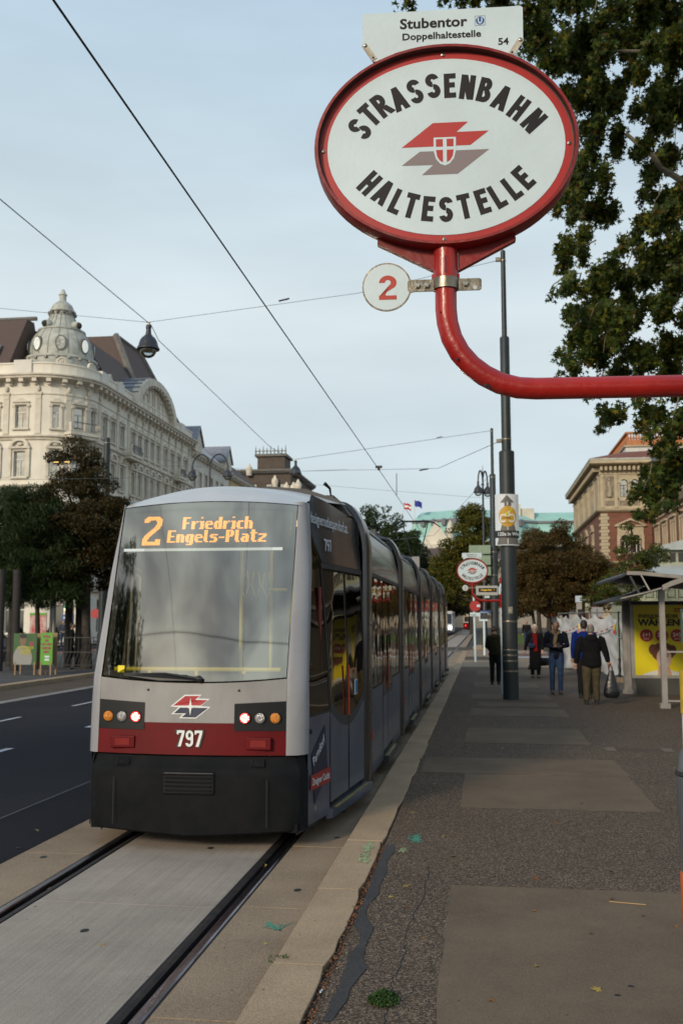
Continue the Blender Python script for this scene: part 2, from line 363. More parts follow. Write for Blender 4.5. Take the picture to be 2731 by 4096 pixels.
# ---- track bed: concrete slabs cast between and beside grooved rails, laid down the street
bed = MB().box(-3.82, -1.10, -30, 200, -.30, -.175).build('track_bed', M_black, kind='structure')
XL, XR = -3.19, -1.672          # centre of the running heads
def slabrow(x0, x1, joints, m, gap=.005):
    for a, b in zip(joints[:-1], joints[1:]):
        s = MB().box(x0, x1, a + gap, b - gap, -.174, -.120 + rnd.uniform(-.0015, .0015)).build('concrete_slab', m, bed)
        bv = s.modifiers.new('bevel', 'BEVEL'); bv.width = .002; bv.segments = 1
J = [-6, -1.65, 2.55, 6.75, 10.95, 15.2, 19.4, 23.6, 27.8, 32, 36.2, 40.4, 44.6, 48.8, 53, 57.2, 61.4, 66, 72, 80, 90, 120, 198]
slabrow(XL + .135, XR - .135, J, M_slab)
slabrow(-3.80, XL - .045, [-6, -.4, 3.9, 8.1, 12.3, 16.5, 20.7, 25, 29.2, 33.4, 37.6, 41.8, 46, 50.2, 54.4, 60, 70, 80, 90, 120, 198], M_slab2)
slabrow(XR + .045, -1.124, [-6, 1.2, 3.0, 4.9, 6.8, 8.62, 10.8, 12.7, 14.6, 16.5, 18.4, 20.3, 22.2, 24, 26, 30, 34, 38, 42, 46, 50, 60, 70, 90, 120, 198], M_slab2)
for s, X in ((-1, XL), (1, XR)):     # outer running head, flangeway, inner lip
    h = MB()
    prof = [(-.032, -.170), (-.032, -.120), (-.024, -.113), (.020, -.113), (.030, -.121), (.030, -.170)]
    h.prism([(X + s * px, -30, pz) for px, pz in prof][::s], (0, 220, 0)); rail = h.build('rail', M_steel, bed, smooth=False)
    MB().prism([(X - s * px, -30, pz) for px, pz in [(.078, -.170), (.074, -.126), (.100, -.119), (.122, -.119), (.126, -.170)]][::-s], (0, 220, 0)).build('guard_lip', M_rust, rail)
    MB().box(min(X - s * .076, X - s * .031), max(X - s * .076, X - s * .031), -30, 190, -.172, -.164).build('flangeway', M_black, rail)
    MB().box(X + s * .033 if s > 0 else X + s * .042, X + s * .042 if s > 0 else X + s * .033, -30, 190, -.172, -.1225).build('rubber_seal', M_black, rail)
    MB().box(min(X - s * .1275, X - s * .134), max(X - s * .1275, X - s * .134), -30, 190, -.172, -.1235).build('rubber_seal', M_black, rail)
# small recessed sockets in the concrete
so = MB()
for x, y in ((-2.30, 8.45), (-2.47, 6.15), (-3.56, 7.95), (-3.71, 7.05), (-1.33, 7.25), (-1.30, 9.0), (-2.95, 4.9), (-3.6, 6.75), (-1.4, 10.2)):
    so.lathe((x, y, -.1195), [(.032, 0), (.034, .0012), (.018, .0008)], 10, ax=.8, ay=1.15)
so.build('socket_holes', M_black, bed, kind='stuff')
# ---- pavement of the stop
pav = MB().box(-.800, 60, -25, 61.5, -.19, .0).build('pavement', M_side, kind='structure')
kerb = MB().box(-1.118, -.802, -25, 61, -.19, -.13).build('kerb', M_black, kind='structure')
ky = [-1.5, .3, 1.9, 3.87, 5.37, 6.86, 8.35, 9.85, 11.7] + [11.7 + 1.6 * i for i in range(1, 31)]
for i, (a, b) in enumerate(zip(ky[:-1], ky[1:])):
    dx = rnd.uniform(-.006, .006); x1 = -.806 + rnd.uniform(-.01, .006)
    if a < 8: x1 -= .015
    n_ = 7; pts = [(-1.116 + dx, a + .004), ]
    # ragged inner edge
    inner = [(x1 + rnd.uniform(-.007, .007) - (.02 if k in (0, n_) else 0) * (a < 12), a + .004 + (b - a - .008) * k / n_) for k in range(n_ + 1)]
    poly = [(-1.116 + dx, b - .005), (-1.116 + dx, a + .005)] + inner
    o = MB().prism([(px, py, -.128) for px, py in poly], (0, 0, .131 + rnd.uniform(0, .003))).build('kerb_stone', M_kerb, kerb)
    if a < 30: bevel(o, .003, 1)
# resurfaced patches, each a thin layer of its own
PE_ = []
def patch(x0, x1, y0, y1, m, z, skew=0., j=.012):
    pts = []
    for k in range(9): pts.append((x0 + (x1 - x0) * k / 8, y0 + rnd.uniform(-j, j)))
    for k in range(1, 8): pts.append((x1 + rnd.uniform(-j, j) + skew * k / 8, y0 + (y1 - y0) * k / 8))
    for k in range(9): pts.append((x1 + skew - (x1 + skew - x0) * k / 8, y1 + rnd.uniform(-j, j)))
    for k in range(1, 8): pts.append((x0 + rnd.uniform(-j, j), y1 - (y1 - y0) * k / 8))
    MB().prism([(px, py, .0005) for px, py in pts], (0, 0, z)).build('asphalt_patch', m, pav)
    PE_.append(pts)
patch(-.235, 2.6, 3.2, 7.06, M_patch, .004)
patch(-.225, 1.64, 9.93, 12.07, M_patch, .004)
patch(-.76, 1.66, 12.1, 13.45, M_patch, .0042)
patch(-.27, 1.54, 15.05, 17.15, M_patch, .004)
patch(-.24, 1.60, 19.3, 20.9, M_patch, .004)
patch(-.10, 1.58, 21.4, 22.5, M_patch, .004)
patch(-.26, 1.55, 23.3, 25.0, M_patch, .004)
patch(-.24, 1.5, 27.2, 29.6, M_patch, .004)
patch(-.20, 1.6, 33.0, 36.6, M_patch, .004)
patch(-.80, 3.5, 39.2, 61.2, M_slab2, .0045)
patch(-.79, .9, 45.6, 50.0, M_patch2, .009)
# tar seam along the kerb (outline measured on the ground) and cracks
seam = [(-.790, 8.2), (-.725, 8.25), (-.70, 7.95), (-.735, 7.7), (-.70, 7.35), (-.715, 7.0), (-.70, 6.75), (-.74, 6.5), (-.735, 6.3), (-.69, 6.15), (-.655, 6.03), (-.66, 5.86), (-.665, 5.72), (-.655, 5.5), (-.615, 5.36), (-.645, 5.2), (-.665, 5.05), (-.66, 4.9), (-.68, 4.78), (-.695, 4.66),
        (-.74, 4.64), (-.73, 4.78), (-.735, 4.9), (-.72, 5.06), (-.73, 5.2), (-.725, 5.35), (-.735, 5.55), (-.70, 5.75), (-.725, 5.95), (-.77, 6.05), (-.78, 6.3), (-.78, 6.8), (-.79, 7.3), (-.79, 7.8)]
MB().prism([(x, y, .0005) for x, y in seam], (0, 0, .005)).build('bitumen_seam', M_tar, kind='structure')
M_crack = mat('crack', (.012, .011, .011), .9)
def crack(pts, w0, name='crack'):
    m_ = MB(); P = []
    for (x0, y0), (x1, y1) in zip(pts[:-1], pts[1:]):
        for k in range(8): t_ = k / 8; P.append((x0 + (x1 - x0) * t_ + rnd.uniform(-.012, .012), y0 + (y1 - y0) * t_))
    P.append(pts[-1])
    Lq = [(x - w0 * rnd.uniform(.3, 1.1), y, .0012) for x, y in P]; Rq = [(x + w0 * rnd.uniform(.3, 1.1), y, .0012) for x, y in P]
    b = len(m_.v); m_.v += Lq + Rq; n = len(P)
    m_.f += [(b + i, b + n + i, b + n + i + 1, b + i + 1) for i in range(n - 1)]
    m_.build(name, M_crack, pav)
M_crack2 = mat('patch_joint', (.036, .030, .026), .9, c2=(.16, .12, .085), scale=6)
for pts in PE_[:7]:      # bitumen-filled joint all round each patch, worn away in places
    m_ = MB(); n_ = len(pts); cx_ = sum(p[0] for p in pts) / n_; cy_ = sum(p[1] for p in pts) / n_
    for i in range(n_):
        (xa, ya), (xb, yb) = pts[i], pts[(i + 1) % n_]
        if rnd.random() < .18: continue
        d = Vector((xb - xa, yb - ya, 0)); nn = Vector((-d.y, d.x, 0)).normalized() * rnd.uniform(.004, .010)
        m_.add([(xa - nn.x, ya - nn.y, .0012), (xb - nn.x, yb - nn.y, .0012), (xb + nn.x * .3, yb + nn.y * .3, .0052), (xa + nn.x * .3, ya + nn.y * .3, .0052)], [(0, 1, 2, 3)])
    m_.build('patch_joint', M_crack2, pav, kind='stuff')
crack([(-.47, 4.5), (-.455, 4.9), (-.47, 5.2), (-.44, 5.6), (-.46, 6.1), (-.40, 6.8), (-.41, 7.6)], .004)
crack([(-.795, 4.3), (-.80, 5.2), (-.795, 6.4), (-.79, 7.9)], .011)
crack([(-.5, 8.1), (.1, 8.3), (.6, 8.2), (1.0, 8.45), (1.6, 8.4)], .004)
# chalk survey scribbles
M_ch1 = mat('chalk_light', (.30, .40, .20), .9); M_ch2 = mat('chalk_green', (.06, .27, .19), .9)
def scrib(cx, cy, w_, h_, m, z, n=4, seed=1, name='chalk_mark'):
    r_ = random.Random(seed); b = MB()
    for i in range(n):
        p = [(cx + r_.uniform(-w_, w_), cy + r_.uniform(-h_, h_)) for _ in range(4)]; path = []
        for k in range(3):
            for q in range(5):
                t_ = q / 5; path.append((p[k][0] * (1 - t_) + p[k + 1][0] * t_ + math.sin(q * 1.3) * .008, p[k][1] * (1 - t_) + p[k + 1][1] * t_))
        b2 = len(b.v)
        for (x, y) in path: b.v += [(x - .005, y - .003, z + i * .0002), (x + .005, y + .003, z + i * .0002)]
        b.f += [(b2 + 2 * k, b2 + 2 * k + 1, b2 + 2 * k + 3, b2 + 2 * k + 2) for k in range(len(path) - 1)]
    b.build(name, m, pav)
scrib(-.93, 8.12, .05, .22, M_ch1, .0062, 6, 3); scrib(-.90, 7.72, .045, .18, M_ch1, .0062, 5, 5)
scrib(-.62, 8.05, .05, .10, M_ch1, .0016, 4, 8); scrib(-.56, 8.5, .07, .2, M_ch2, .0016, 6, 9); scrib(-1.30, 6.4, .09, .10, M_ch2, -.117, 5, 12)
# far side pavement with its kerb
sheet('far_pavement', mat('far_pavement_asphalt', (.040, .038, .037), .9, c2=(.07, .066, .062), scale=1.2), -24.0, -13.42, -40, 140, .0)
fk = MB().box(-13.42, -13.08, -40, 0, -.19, -.002).build('far_kerb', M_kerb, kind='structure')
for i in range(44):
    y = 1.7 * i; MB().box(-13.42, -13.08, y + .01, y + 1.69, -.19, rnd.uniform(-.002, .003)).build('kerb_stone', M_kerb, fk)
sheet('side_road', M_road, -29.5, -24.0, -40, 140, -.10); sheet('bike_path', mat('red_path', (.14, .06, .055), .9), -24.02, -22.2, 20, 60, .004)
MB().box(-33.2, -29.5, -40, 240, -.19, .0).build('house_pavement', M_patch, kind='structure')
MB().box(-29.72, -29.5, -40, 240, -.19, .012).build('house_kerb', M_kerb, kind='structure')
# crossing beyond the stop and pavement after it
sheet('crossing', M_patch2, -40, 60, 61.6, 72, -.117)
MB().box(-.2, 40, 73, 240, -.19, .0).build('pavement_beyond', M_patch2, kind='structure')
sheet('crossing_band', mat('pale_band', (.26, .25, .25), .9), -20, 30, 62.4, 63.6, -.112)
sheet('crossing_red', mat('red_band', (.20, .09, .085), .9), .3, 30, 52.0, 54.0, .012)
sheet('crossing_pale', M_mark, .3, 30, 48.5, 50.2, .012)
sheet('crossing_pale', M_mark, .3, 30, 56.5, 58.0, .012)
MB().box(-.6, 1.2, 66, 72.5, -.19, .03).build('kerb_island', M_kerb, kind='structure')
grv = MB()
for i in range(70):
    x = rnd.uniform(-.15, 6); y = rnd.uniform(74, 120); grv.quad((x, y, .01), (x + .5, y, .01), (x + .5, y + .1, .3), (x, y + .1, .3))
grv.build('grass_strip', mat('grass', (.05, .08, .02), .9), kind='stuff', label='strip of grass beside the tracks beyond the crossing')
# ================================================================ buildings
M_stucco = mat('stucco_cream', (.76, .72, .63), .85, c2=(.66, .62, .54), scale=.5, bump=.15, bscale=6)
M_stucco2 = mat('stucco_white', (.68, .66, .60), .85, c2=(.58, .55, .50), scale=.5, bump=.1, bscale=6)
M_stucco3 = mat('stucco_yellow', (.56, .44, .22), .85, c2=(.48, .38, .20), scale=.5)
M_trim = mat('trim_cream', (.70, .65, .55), .85, c2=(.54, .49, .41), scale=1.4, bump=.2, bscale=8)
M_tile = mat('roof_tiles_brown', (.105, .070, .058), .8, c2=(.075, .052, .046), scale=2.5, bump=.6, bscale=3, aniso=(2, 2, 7))
M_hip = mat('roof_ridge_grey', (.17, .16, .145), .8, c2=(.12, .11, .10), scale=2)
M_zinc = mat('zinc_pale', (.48, .49, .44), .6, c2=(.30, .31, .28), scale=1.5, bump=.2, bscale=4)
M_wfr = mat('window_frame_white', (.62, .62, .60), .6, c2=(.52, .52, .50), scale=3)
M_pane = glass_mat('window_pane', (.10, .11, .12), .42, .03, wob=.25, wscale=1.2)
M_pane_d = glass_mat('window_pane_dark', (.05, .05, .06), .12, .05)
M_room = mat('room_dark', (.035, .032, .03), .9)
M_curt = mat('curtain', (.52, .50, .46), .9, c2=(.36, .34, .32), scale=2, aniso=(8, 8, .6))
M_brownw = mat('window_brown', (.09, .05, .035), .6)
M_grey = mat('lead_grey', (.15, .15, .16), .6)
class Path:
    """plan path of a facade: straight runs and arcs; s is metres along it, outside is to the right of travel"""
    def __init__(s, pts): s.p = [Vector((x, y)) for x, y in pts]; s.c = [0]; [s.c.append(s.c[-1] + (b - a).length) for a, b in zip(s.p[:-1], s.p[1:])]
    def at(s, t, off=0.):
        i = max(0, min(len(s.p) - 2, int(np.searchsorted(s.c, t, 'right')) - 1)); a, b = s.p[i], s.p[i + 1]; d = (b - a).normalized(); q = a + d * (t - s.c[i]); n = Vector((d.y, -d.x))
        # mitred offset at the vertices
        if i > 0 and abs(t - s.c[i]) < 1e-6: d0 = (a - s.p[i - 1]).normalized(); n0 = Vector((d0.y, -d0.x)); m = (n + n0).normalized(); return q + m * (off / max(.3, m.dot(n)))
        if t >= s.c[-1] - 1e-6: pass
        return q + n * off
    def dirang(s, t):
        i = max(0, min(len(s.p) - 2, int(np.searchsorted(s.c, t, 'right')) - 1)); d = s.p[i + 1] - s.p[i]; return math.atan2(d.y, d.x)
def wall_holes(path, s0, s1, z0, z1, holes, depth=.28, off=0.):
    S = sorted(set([s0, s1] + [h[0] for h in holes] + [h[1] for h in holes] + [c for c in path.c if s0 < c < s1])); Z = sorted(set([z0, z1] + [h[2] for h in holes] + [h[3] for h in holes])); m = MB()
    P = lambda t, z, o=0.: (*path.at(t, off + o), z)
    for a, b in zip(S[:-1], S[1:]):
        for c, d in zip(Z[:-1], Z[1:]):
            ms, mz = (a + b) / 2, (c + d) / 2
            if any(h[0] < ms < h[1] and h[2] < mz < h[3] for h in holes): continue
            m.quad(P(a, c), P(b, c), P(b, d), P(a, d))
    for h in holes:
        a, b, c, d = h
        m.quad(P(a, c), P(a, c, -depth), P(a, d, -depth), P(a, d)); m.quad(P(b, c), P(b, d), P(b, d, -depth), P(b, c, -depth))
        m.quad(P(a, d), P(a, d, -depth), P(b, d, -depth), P(b, d)); m.quad(P(a, c), P(b, c), P(b, c, -depth), P(a, c, -depth))
    return m
def sweep(path, s0, s1, prof, cap=True):
    """prof: closed outline of (outset, z) carried along the path"""
    S = sorted(set([s0, s1] + [c for c in path.c if s0 < c < s1])); m = MB(); n = len(prof)
    for t in S: m.v += [(*path.at(t, o), z) for o, z in prof]
    for i in range(len(S) - 1):
        for k in range(n): a, b = i * n + k, i * n + (k + 1) % n; m.f.append((a, a + n, b + n, b))
    if cap: m.f.append(tuple(range(n))); m.f.append(tuple((len(S) - 1) * n + k for k in range(n - 1, -1, -1)))
    return m
def band(o, z0, z1, i=-.05): return [(i, z0), (o, z0), (o, z1), (i, z1)]
# window prototypes: x along the wall, -y outwards, origin at the sill centre
def win_meshes(w_, h_, kind='cross', arch=0.):
    f = MB(); t = .07; d0, d1 = .16, .24
    f.box(-w_ / 2, -w_ / 2 + t, d0, d1, 0, h_).box(w_ / 2 - t, w_ / 2, d0, d1, 0, h_).box(-w_ / 2 + t, w_ / 2 - t, d0, d1, h_ - t, h_).box(-w_ / 2 + t, w_ / 2 - t, d0, d1, 0, t)
    f.box(-w_ / 2 + t, w_ / 2 - t, d0 - .02, d1 - .01, h_ * .66, h_ * .66 + .08)
    if kind == 'cross': f.box(-.04, .04, d0 - .018, d1 - .012, t, h_ * .66)
    p = MB().quad((-w_ / 2 + t, .20, t), (w_ / 2 - t, .20, t), (w_ / 2 - t, .20, h_ - t), (-w_ / 2 + t, .20, h_ - t))
    c = MB().quad((-w_ / 2, .34, 0), (w_ / 2, .34, 0), (w_ / 2, .34, h_), (-w_ / 2, .34, h_))
    return f, p, c
def surround_mesh(w_, h_, style='flat', m=None):
    s = MB(); o = .18
    s.box(-w_ / 2 - o, -w_ / 2, -.09, .04, -.05, h_ + .05).box(w_ / 2, w_ / 2 + o, -.09, .04, -.05, h_ + .05).box(-w_ / 2 - o, w_ / 2 + o, -.085, .04, h_ + .05, h_ + .22)
    s.box(-w_ / 2 - o - .08, w_ / 2 + o + .08, -.22, .04, -.20, -.055)
    if style == 'crown':
        s.box(-w_ / 2 - o - .05, w_ / 2 + o + .05, -.2, .04, h_ + .225, h_ + .33); s.prism([(-w_ / 2 - .05, -.15, h_ + .335), (w_ / 2 + .05, -.15, h_ + .335), (.18, -.15, h_ + .58), (-.18, -.15, h_ + .58)], (0, .15, 0))
        s.box(-w_ / 2 - o - .1, -w_ / 2 - .02, -.17, .04, h_ - .15, h_ + .05 - .003); s.box(w_ / 2 + .02, w_ / 2 + o + .1, -.17, .04, h_ - .15, h_ + .047)
    if style == 'arch':
        n = 9; pts = [((w_ / 2 + .35) * math.cos(PI * k / n), (w_ / 2 + .2) * math.sin(PI * k / n)) for k in range(n + 1)]; q = [(x * .72, z * .66) for x, z in pts]
        for k in range(n): s.prism([(pts[k][0], -.28, h_ + .42 + pts[k][1]), (q[k][0], -.28, h_ + .42 + q[k][1]), (q[k + 1][0], -.28, h_ + .42 + q[k + 1][1]), (pts[k + 1][0], -.28, h_ + .42 + pts[k + 1][1])], (0, .28, 0))
        s.box(-w_ / 2 - .45, w_ / 2 + .45, -.26, .04, h_ + .23, h_ + .41)
        s.box(-w_ / 2 - .42, -w_ / 2 - .19, -.2, .04, -.05, h_ + .22); s.box(w_ / 2 + .19, w_ / 2 + .42, -.2, .04, -.05, h_ + .22)
        s.ball((0, -.12, h_ + .62), (.28, .12, .16), 8, 5)
    return s
_wm = {}
def cached(k, fn):
    if k not in _wm: _wm[k] = fn()
    return _wm[k]
def window(parent, path, s, z, w_, h_, style='flat', kind='cross', fm=None, pm=None, trim=None, back=None):
    fm = fm or M_wfr; pm = pm or M_pane; trim = trim or M_trim; back = back or M_room
    key = (w_, h_, style, kind, fm.name, pm.name, trim.name, back.name)
    if key not in _wm:
        f, p, c = win_meshes(w_, h_, kind); _wm[key] = (f.mesh('window_frame', fm), p.mesh('pane', pm), c.mesh('curtain', back), surround_mesh(w_, h_, style).mesh('surround', trim) if style else None)
    f, p, c, su = _wm[key]; q = path.at(s); a = path.dirang(s)
    o = put(f, 'window', parent, (q.x, q.y, z), a); sub(p, 'pane', o); sub(c, 'curtain', o)
    if su: sub(su, 'surround', o)
    return o
def plate(path, s, z, mesh, name, parent): q = path.at(s); return put(mesh, name, parent, (q.x, q.y, z), path.dirang(s))
# ---------------------------------------------------------------- the corner house with the dome
arc = [(-37.5 + 4 * math.sin(R(a)), 83 - 4 * math.cos(R(a))) for a in range(0, 91, 10)]
PA = Path([(-75, 79)] + arc + [(-33.5, 112)])
SA = 37.5; SE = PA.c[-1]; side = lambda Y: PA.c[-2] + (Y - 83)
bA = empty('corner_house', (-38, 85, 0), 'cream corner house with rounded corner, ribbed dome and brown tiled roof', 'building')
colsL = [SA - 1.1 - 2.55 * k for k in range(0, 12)]
colsC = [(SA + 1.9, .62), (SA + 3.95, 1.05), (SA + 5.55, .62)]
colsS = [side(y) for y in (84.9, 86.9, 89.3, 92.3, 94.15, 96.0, 97.95, 99.85, 102.4, 104.8, 107.1, 109.8)]
allc = [(c, 1.02) for c in colsL] + colsC + [(c, .98) for c in colsS]
rows = [(18.1, 1.95, 'crown'), (13.9, 2.15, 'arch'), (9.2, 2.3, 'flat'), (5.1, 2.0, 'flat')]
holes = [(c - w_ / 2, c + w_ / 2, z, z + h_) for c, w_ in allc for z, h_, _ in rows]
g_op = [(c - .85, c + .85, .7, 3.6) for c in colsL] + [(c - .7, c + .7, .7, 3.6) for c in colsS]
wall_holes(PA, 0, SE, 0, 23.3, holes + g_op, .3).build('wall', M_stucco, bA)
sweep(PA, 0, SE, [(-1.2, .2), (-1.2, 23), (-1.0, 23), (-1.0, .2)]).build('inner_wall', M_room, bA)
for i, (c, w_) in enumerate(allc):
    for j, (z, h_, st) in enumerate(rows):
        dark = (c > side(84) and rnd.random() < .35)
        window(bA, PA, c, z, w_, h_, st, pm=M_pane, back=M_curt if rnd.random() < .5 else M_room)
for c in colsL: window(bA, PA, c, .7, 1.7, 2.9, None, fm=M_wfr, pm=M_pane_d)
for c in colsS: window(bA, PA, c, .7, 1.4, 2.9, None, fm=M_wfr, pm=M_pane_d)
sweep(PA, 0, SE, [(-.02, 22.0), (.12, 22.05), (.2, 22.2), (.75, 22.3), (.78, 22.45), (.9, 22.5), (.92, 22.62), (-.02, 22.75)]).build('cornice', M_trim, bA)
sweep(PA, 0, SE, [(-.02, 17.02), (.14, 17.05), (.18, 17.2), (.34, 17.28), (.36, 17.4), (-.02, 17.48)]).build('string_course', M_trim, bA)
sweep(PA, 0, SE, [(-.02, 20.98), (.06, 20.98), (.06, 21.06), (-.02, 21.06)]).build('string_course', M_trim, bA)
sweep(PA, 0, SE, [(-.02, 12.9), (.2, 12.95), (.3, 13.1), (.3, 13.2), (-.02, 13.25)]).build('string_course', M_trim, bA)
sweep(PA, 0, SE, [(-.02, 4.2), (.3, 4.25), (.4, 4.5), (.4, 4.6), (-.02, 4.7)]).build('string_course', M_trim, bA)
sweep(PA, 0, SE, [(-.35, 22.76), (.12, 22.76), (.12, 23.6), (.2, 23.62), (.2, 23.75), (-.35, 23.78)]).build('parapet', M_stucco, bA)
br = MB().box(-.2, .2, -.68, .02, -.3, 0).box(-.16, .16, -.30, .02, -.5, -.302).mesh('bracket', M_trim)
t = 22.0
while t < SE - .4: plate(PA, t, 22.28, br, 'bracket', bA); t += 1.12
pil = MB().box(-.25, .25, -.1, .02, 0, 3.4).box(-.30, .30, -.16, .02, 3.403, 3.6).ball((0, -.12, 3.9), (.17, .14, .28), 8, 6).box(-.20, .20, -.13, .02, 3.0, 3.15).mesh('pilaster', M_trim)
for c in [SA - 2.45 - 2.55 * k for k in range(6)] + [SA + .4, SA + 2.9, SA + 4.85] + [side(y) for y in (83.6, 88.1, 91, 93.2, 95.1, 97, 98.9, 101, 103.6, 106, 108.3, 111)]: plate(PA, c, 17.55, pil, 'pilaster', bA)
pan = MB().box(-.28, .28, -.05, .02, 0, 2.6).mesh('wall_panel', M_stucco2)
for c in [SA - 2.38 - 2.55 * k for k in range(5)]: plate(PA, c, 13.8, pan, 'wall_panel', bA)
ros = MB().lathe((0, 0, 0), [(.46, -.12), (.46, .06), (.34, .10), (.30, .04), (.16, .04), (.12, .14)], 14)
ros.xf(Matrix.Rotation(R(90), 4, 'X')); ros.box(-.62, .62, -.02, .3, -.75, -.1); ros = ros.mesh('rosette', M_trim)
for c in [SA - 5.0, SA + .1 - 10.2, SA + 2.2, SA + 5.2, side(86), side(89), SA + .1 - 15]: plate(PA, c, 23.85, ros, 'rosette', bA)
po = MB().box(-.8, .8, -.3, .35, 0, 1.15).mesh('parapet_pier', M_stucco2)
for c in [SA - 1.0, side(84.2), side(88.2), side(108)]: plate(PA, c, 22.8, po, 'parapet_pier', bA)
# balconies with iron railings
def balcony(path, s, z, w_, d_, parent, mm=M_trim):
    q = path.at(s); a = path.dirang(s)
    o = put(MB().box(-w_ / 2, w_ / 2, -d_, .0, -.28, -.02).box(-w_ / 2 + .1, w_ / 2 - .1, -d_ + .12, 0, -.55, -.283).mesh('balcony', mm), 'balcony', parent, (q.x, q.y, z), a)
    r_ = MB()
    for k in range(int(w_ / .16)): x = -w_ / 2 + .1 + k * .16; r_.tube([(x, -d_ + .08, 0), (x + .05, -d_ - .04, .3), (x, -d_ + .08, .75)], .018, 4)
    r_.box(-w_ / 2, w_ / 2, -d_ + .04, -d_ + .1, .76, .84); sub(r_.mesh('railing', M_grey), 'railing', o)
    sub(MB().box(-w_ / 2, -w_ / 2 + .3, -d_, -d_ + .3, 0, .8).box(w_ / 2 - .3, w_ / 2, -d_, -d_ + .3, 0, .8).mesh('balcony_post', mm), 'balcony_post', o)
balcony(PA, SA + 3.95, 17.75, 2.9, 1.1, bA); balcony(PA, side(91), 17.6, 3.2, 1.0, bA); balcony(PA, side(106), 17.6, 2.8, 1.0, bA)
# mansard roof with grey hips
PR = PA
sweep(PA, 0, SA - 2.7, [(-.6, 23.3), (-.62, 23.9), (-3.8, 28.8), (-5.2, 28.9), (-8, 23.3)]).build('roof', M_tile, bA)
sweep(PA, side(87.8), side(98.5), [(-.6, 23.3), (-.62, 23.9), (-3.8, 28.8), (-5.2, 28.9), (-8, 23.3)]).build('roof', M_tile, bA)
MB().prism([(-47, 84.5, 23.3), (-47, 84.5, 28.7), (-42.5, 84.5, 28.7), (-38.5, 88.3, 28.7), (-38.5, 88.3, 23.3)], (.6, 9, 0)).build('roof', M_tile, bA)
hb = MB()
for s_ in (SA - 7.8, SA - 14.5): a_ = PA.at(s_, -.5); b_ = PA.at(s_ - .8, -4.1); hb.tube([(a_.x, a_.y, 23.9), (b_.x, b_.y, 28.95)], .38, 5)
a_ = PA.at(0, -4.2); b_ = PA.at(SA - 2, -4.2); hb.tube([(a_.x, a_.y, 28.9), (b_.x, b_.y, 28.95)], .22, 5)
hb.build('roof_ridge', M_hip, bA)
# pavilion roof over the side front
MB().add([(-34.4, 98, 23.4), (-34.4, 112, 23.4), (-46, 112, 23.4), (-46, 98, 23.4), (-38.6, 100.4, 32.3), (-38.6, 108.2, 32.4), (-43, 108.2, 32.4), (-43, 100.4, 32.3)],
         [(0, 1, 5, 4), (1, 2, 6, 5), (2, 3, 7, 6), (3, 0, 4, 7), (4, 5, 6, 7)]).build('pavilion_roof', M_tile, bA)
hb = MB().tube([(-34.4, 98, 23.5), (-38.6, 100.4, 32.4)], .35, 5).tube([(-34.4, 112, 23.5), (-38.6, 108.2, 32.45)], .3, 5).tube([(-38.6, 100.4, 32.4), (-38.6, 108.2, 32.5)], .2, 5)
hb.tube([(-34.2, 90.5, 23.5), (-38.0, 91.5, 28.7)], .3, 5).build('roof_ridge', M_hip, bA)
# skylights in the left roof
for k in range(2):
    s_ = SA - 6.2 + k * 1.25; a_ = PA.at(s_, -.72); b_ = PA.at(s_ + .95, -.72); c_ = PA.at(s_ + .95, -1.6); d_ = PA.at(s_, -1.6)
    MB().quad((*a_, 24.45), (*b_, 24.45), (*c_, 25.9), (*d_, 25.9)).build('skylight', glass_mat('skylight_glass%d' % k, (.05, .05, .07), .45, .03), bA)
    f_ = MB()
    for u, v in ((0, 1), (1, 2), (2, 3), (3, 0)): q = [(*a_, 24.45), (*b_, 24.45), (*c_, 25.9), (*d_, 25.9)]; f_.tube([q[u], q[v]], .07, 4)
    f_.build('skylight_frame', M_grey, bA)
# arched gable over the side front
n = 18; cy_, hw = 97.9, 6.3; ar = [(cy_ - hw * math.cos(PI * k / n), 22.7 + 3.7 * math.sin(PI * k / n)) for k in range(n + 1)]; ar2 = [(cy_ + (y - cy_) * .86, 22.7 + (z - 22.7) * .82) for y, z in ar]
g = MB(); g.v = [(-33.45, y, z) for y, z in ar2] + [(-33.45, cy_, 22.7)]; g.f = [(k, k + 1, n + 1) for k in range(n)]; g.build('gable_wall', M_stucco, bA)
g = MB()
for k in range(n): g.prism([(-32.75, *ar[k]), (-32.75, *ar2[k]), (-32.75, *ar2[k + 1]), (-32.75, *ar[k + 1])], (-.9, 0, 0))
g.build('gable_arch', M_trim, bA)
g = MB()
for k in range(n): g.quad((-33.6, ar[k][0], ar[k][1] + .05), (-33.6, ar[k + 1][0], ar[k + 1][1] + .05), (-40, ar[k + 1][0], ar[k + 1][1] + .05), (-40, ar[k][0], ar[k][1] + .05))
for k in range(2, n - 1): g.tube([(-32.9, ar[k][0], ar[k][1] + .1), (-39, ar[k][0], ar[k][1] + .1)], .06, 4)
g.build('gable_roof', mat('zinc_blue', (.25, .27, .31), .5, c2=(.19, .2, .23), scale=2), bA)
PGs = Path([(-33.4, 80), (-33.4, 120)])
for y, h_ in ((95.6, 1.6), (97.2, 2.3), (98.9, 2.3), (100.5, 1.6)): window(bA, PGs, y - 80, 23.0, .95, h_, 'flat')
for k in range(2, n - 1, 1): put(MB().box(-.35, 0, -.14, .14, -.28, 0).mesh('bracket', M_trim), 'bracket', bA, (-32.78 + .0, ar2[k][0], ar2[k][1] + .06))
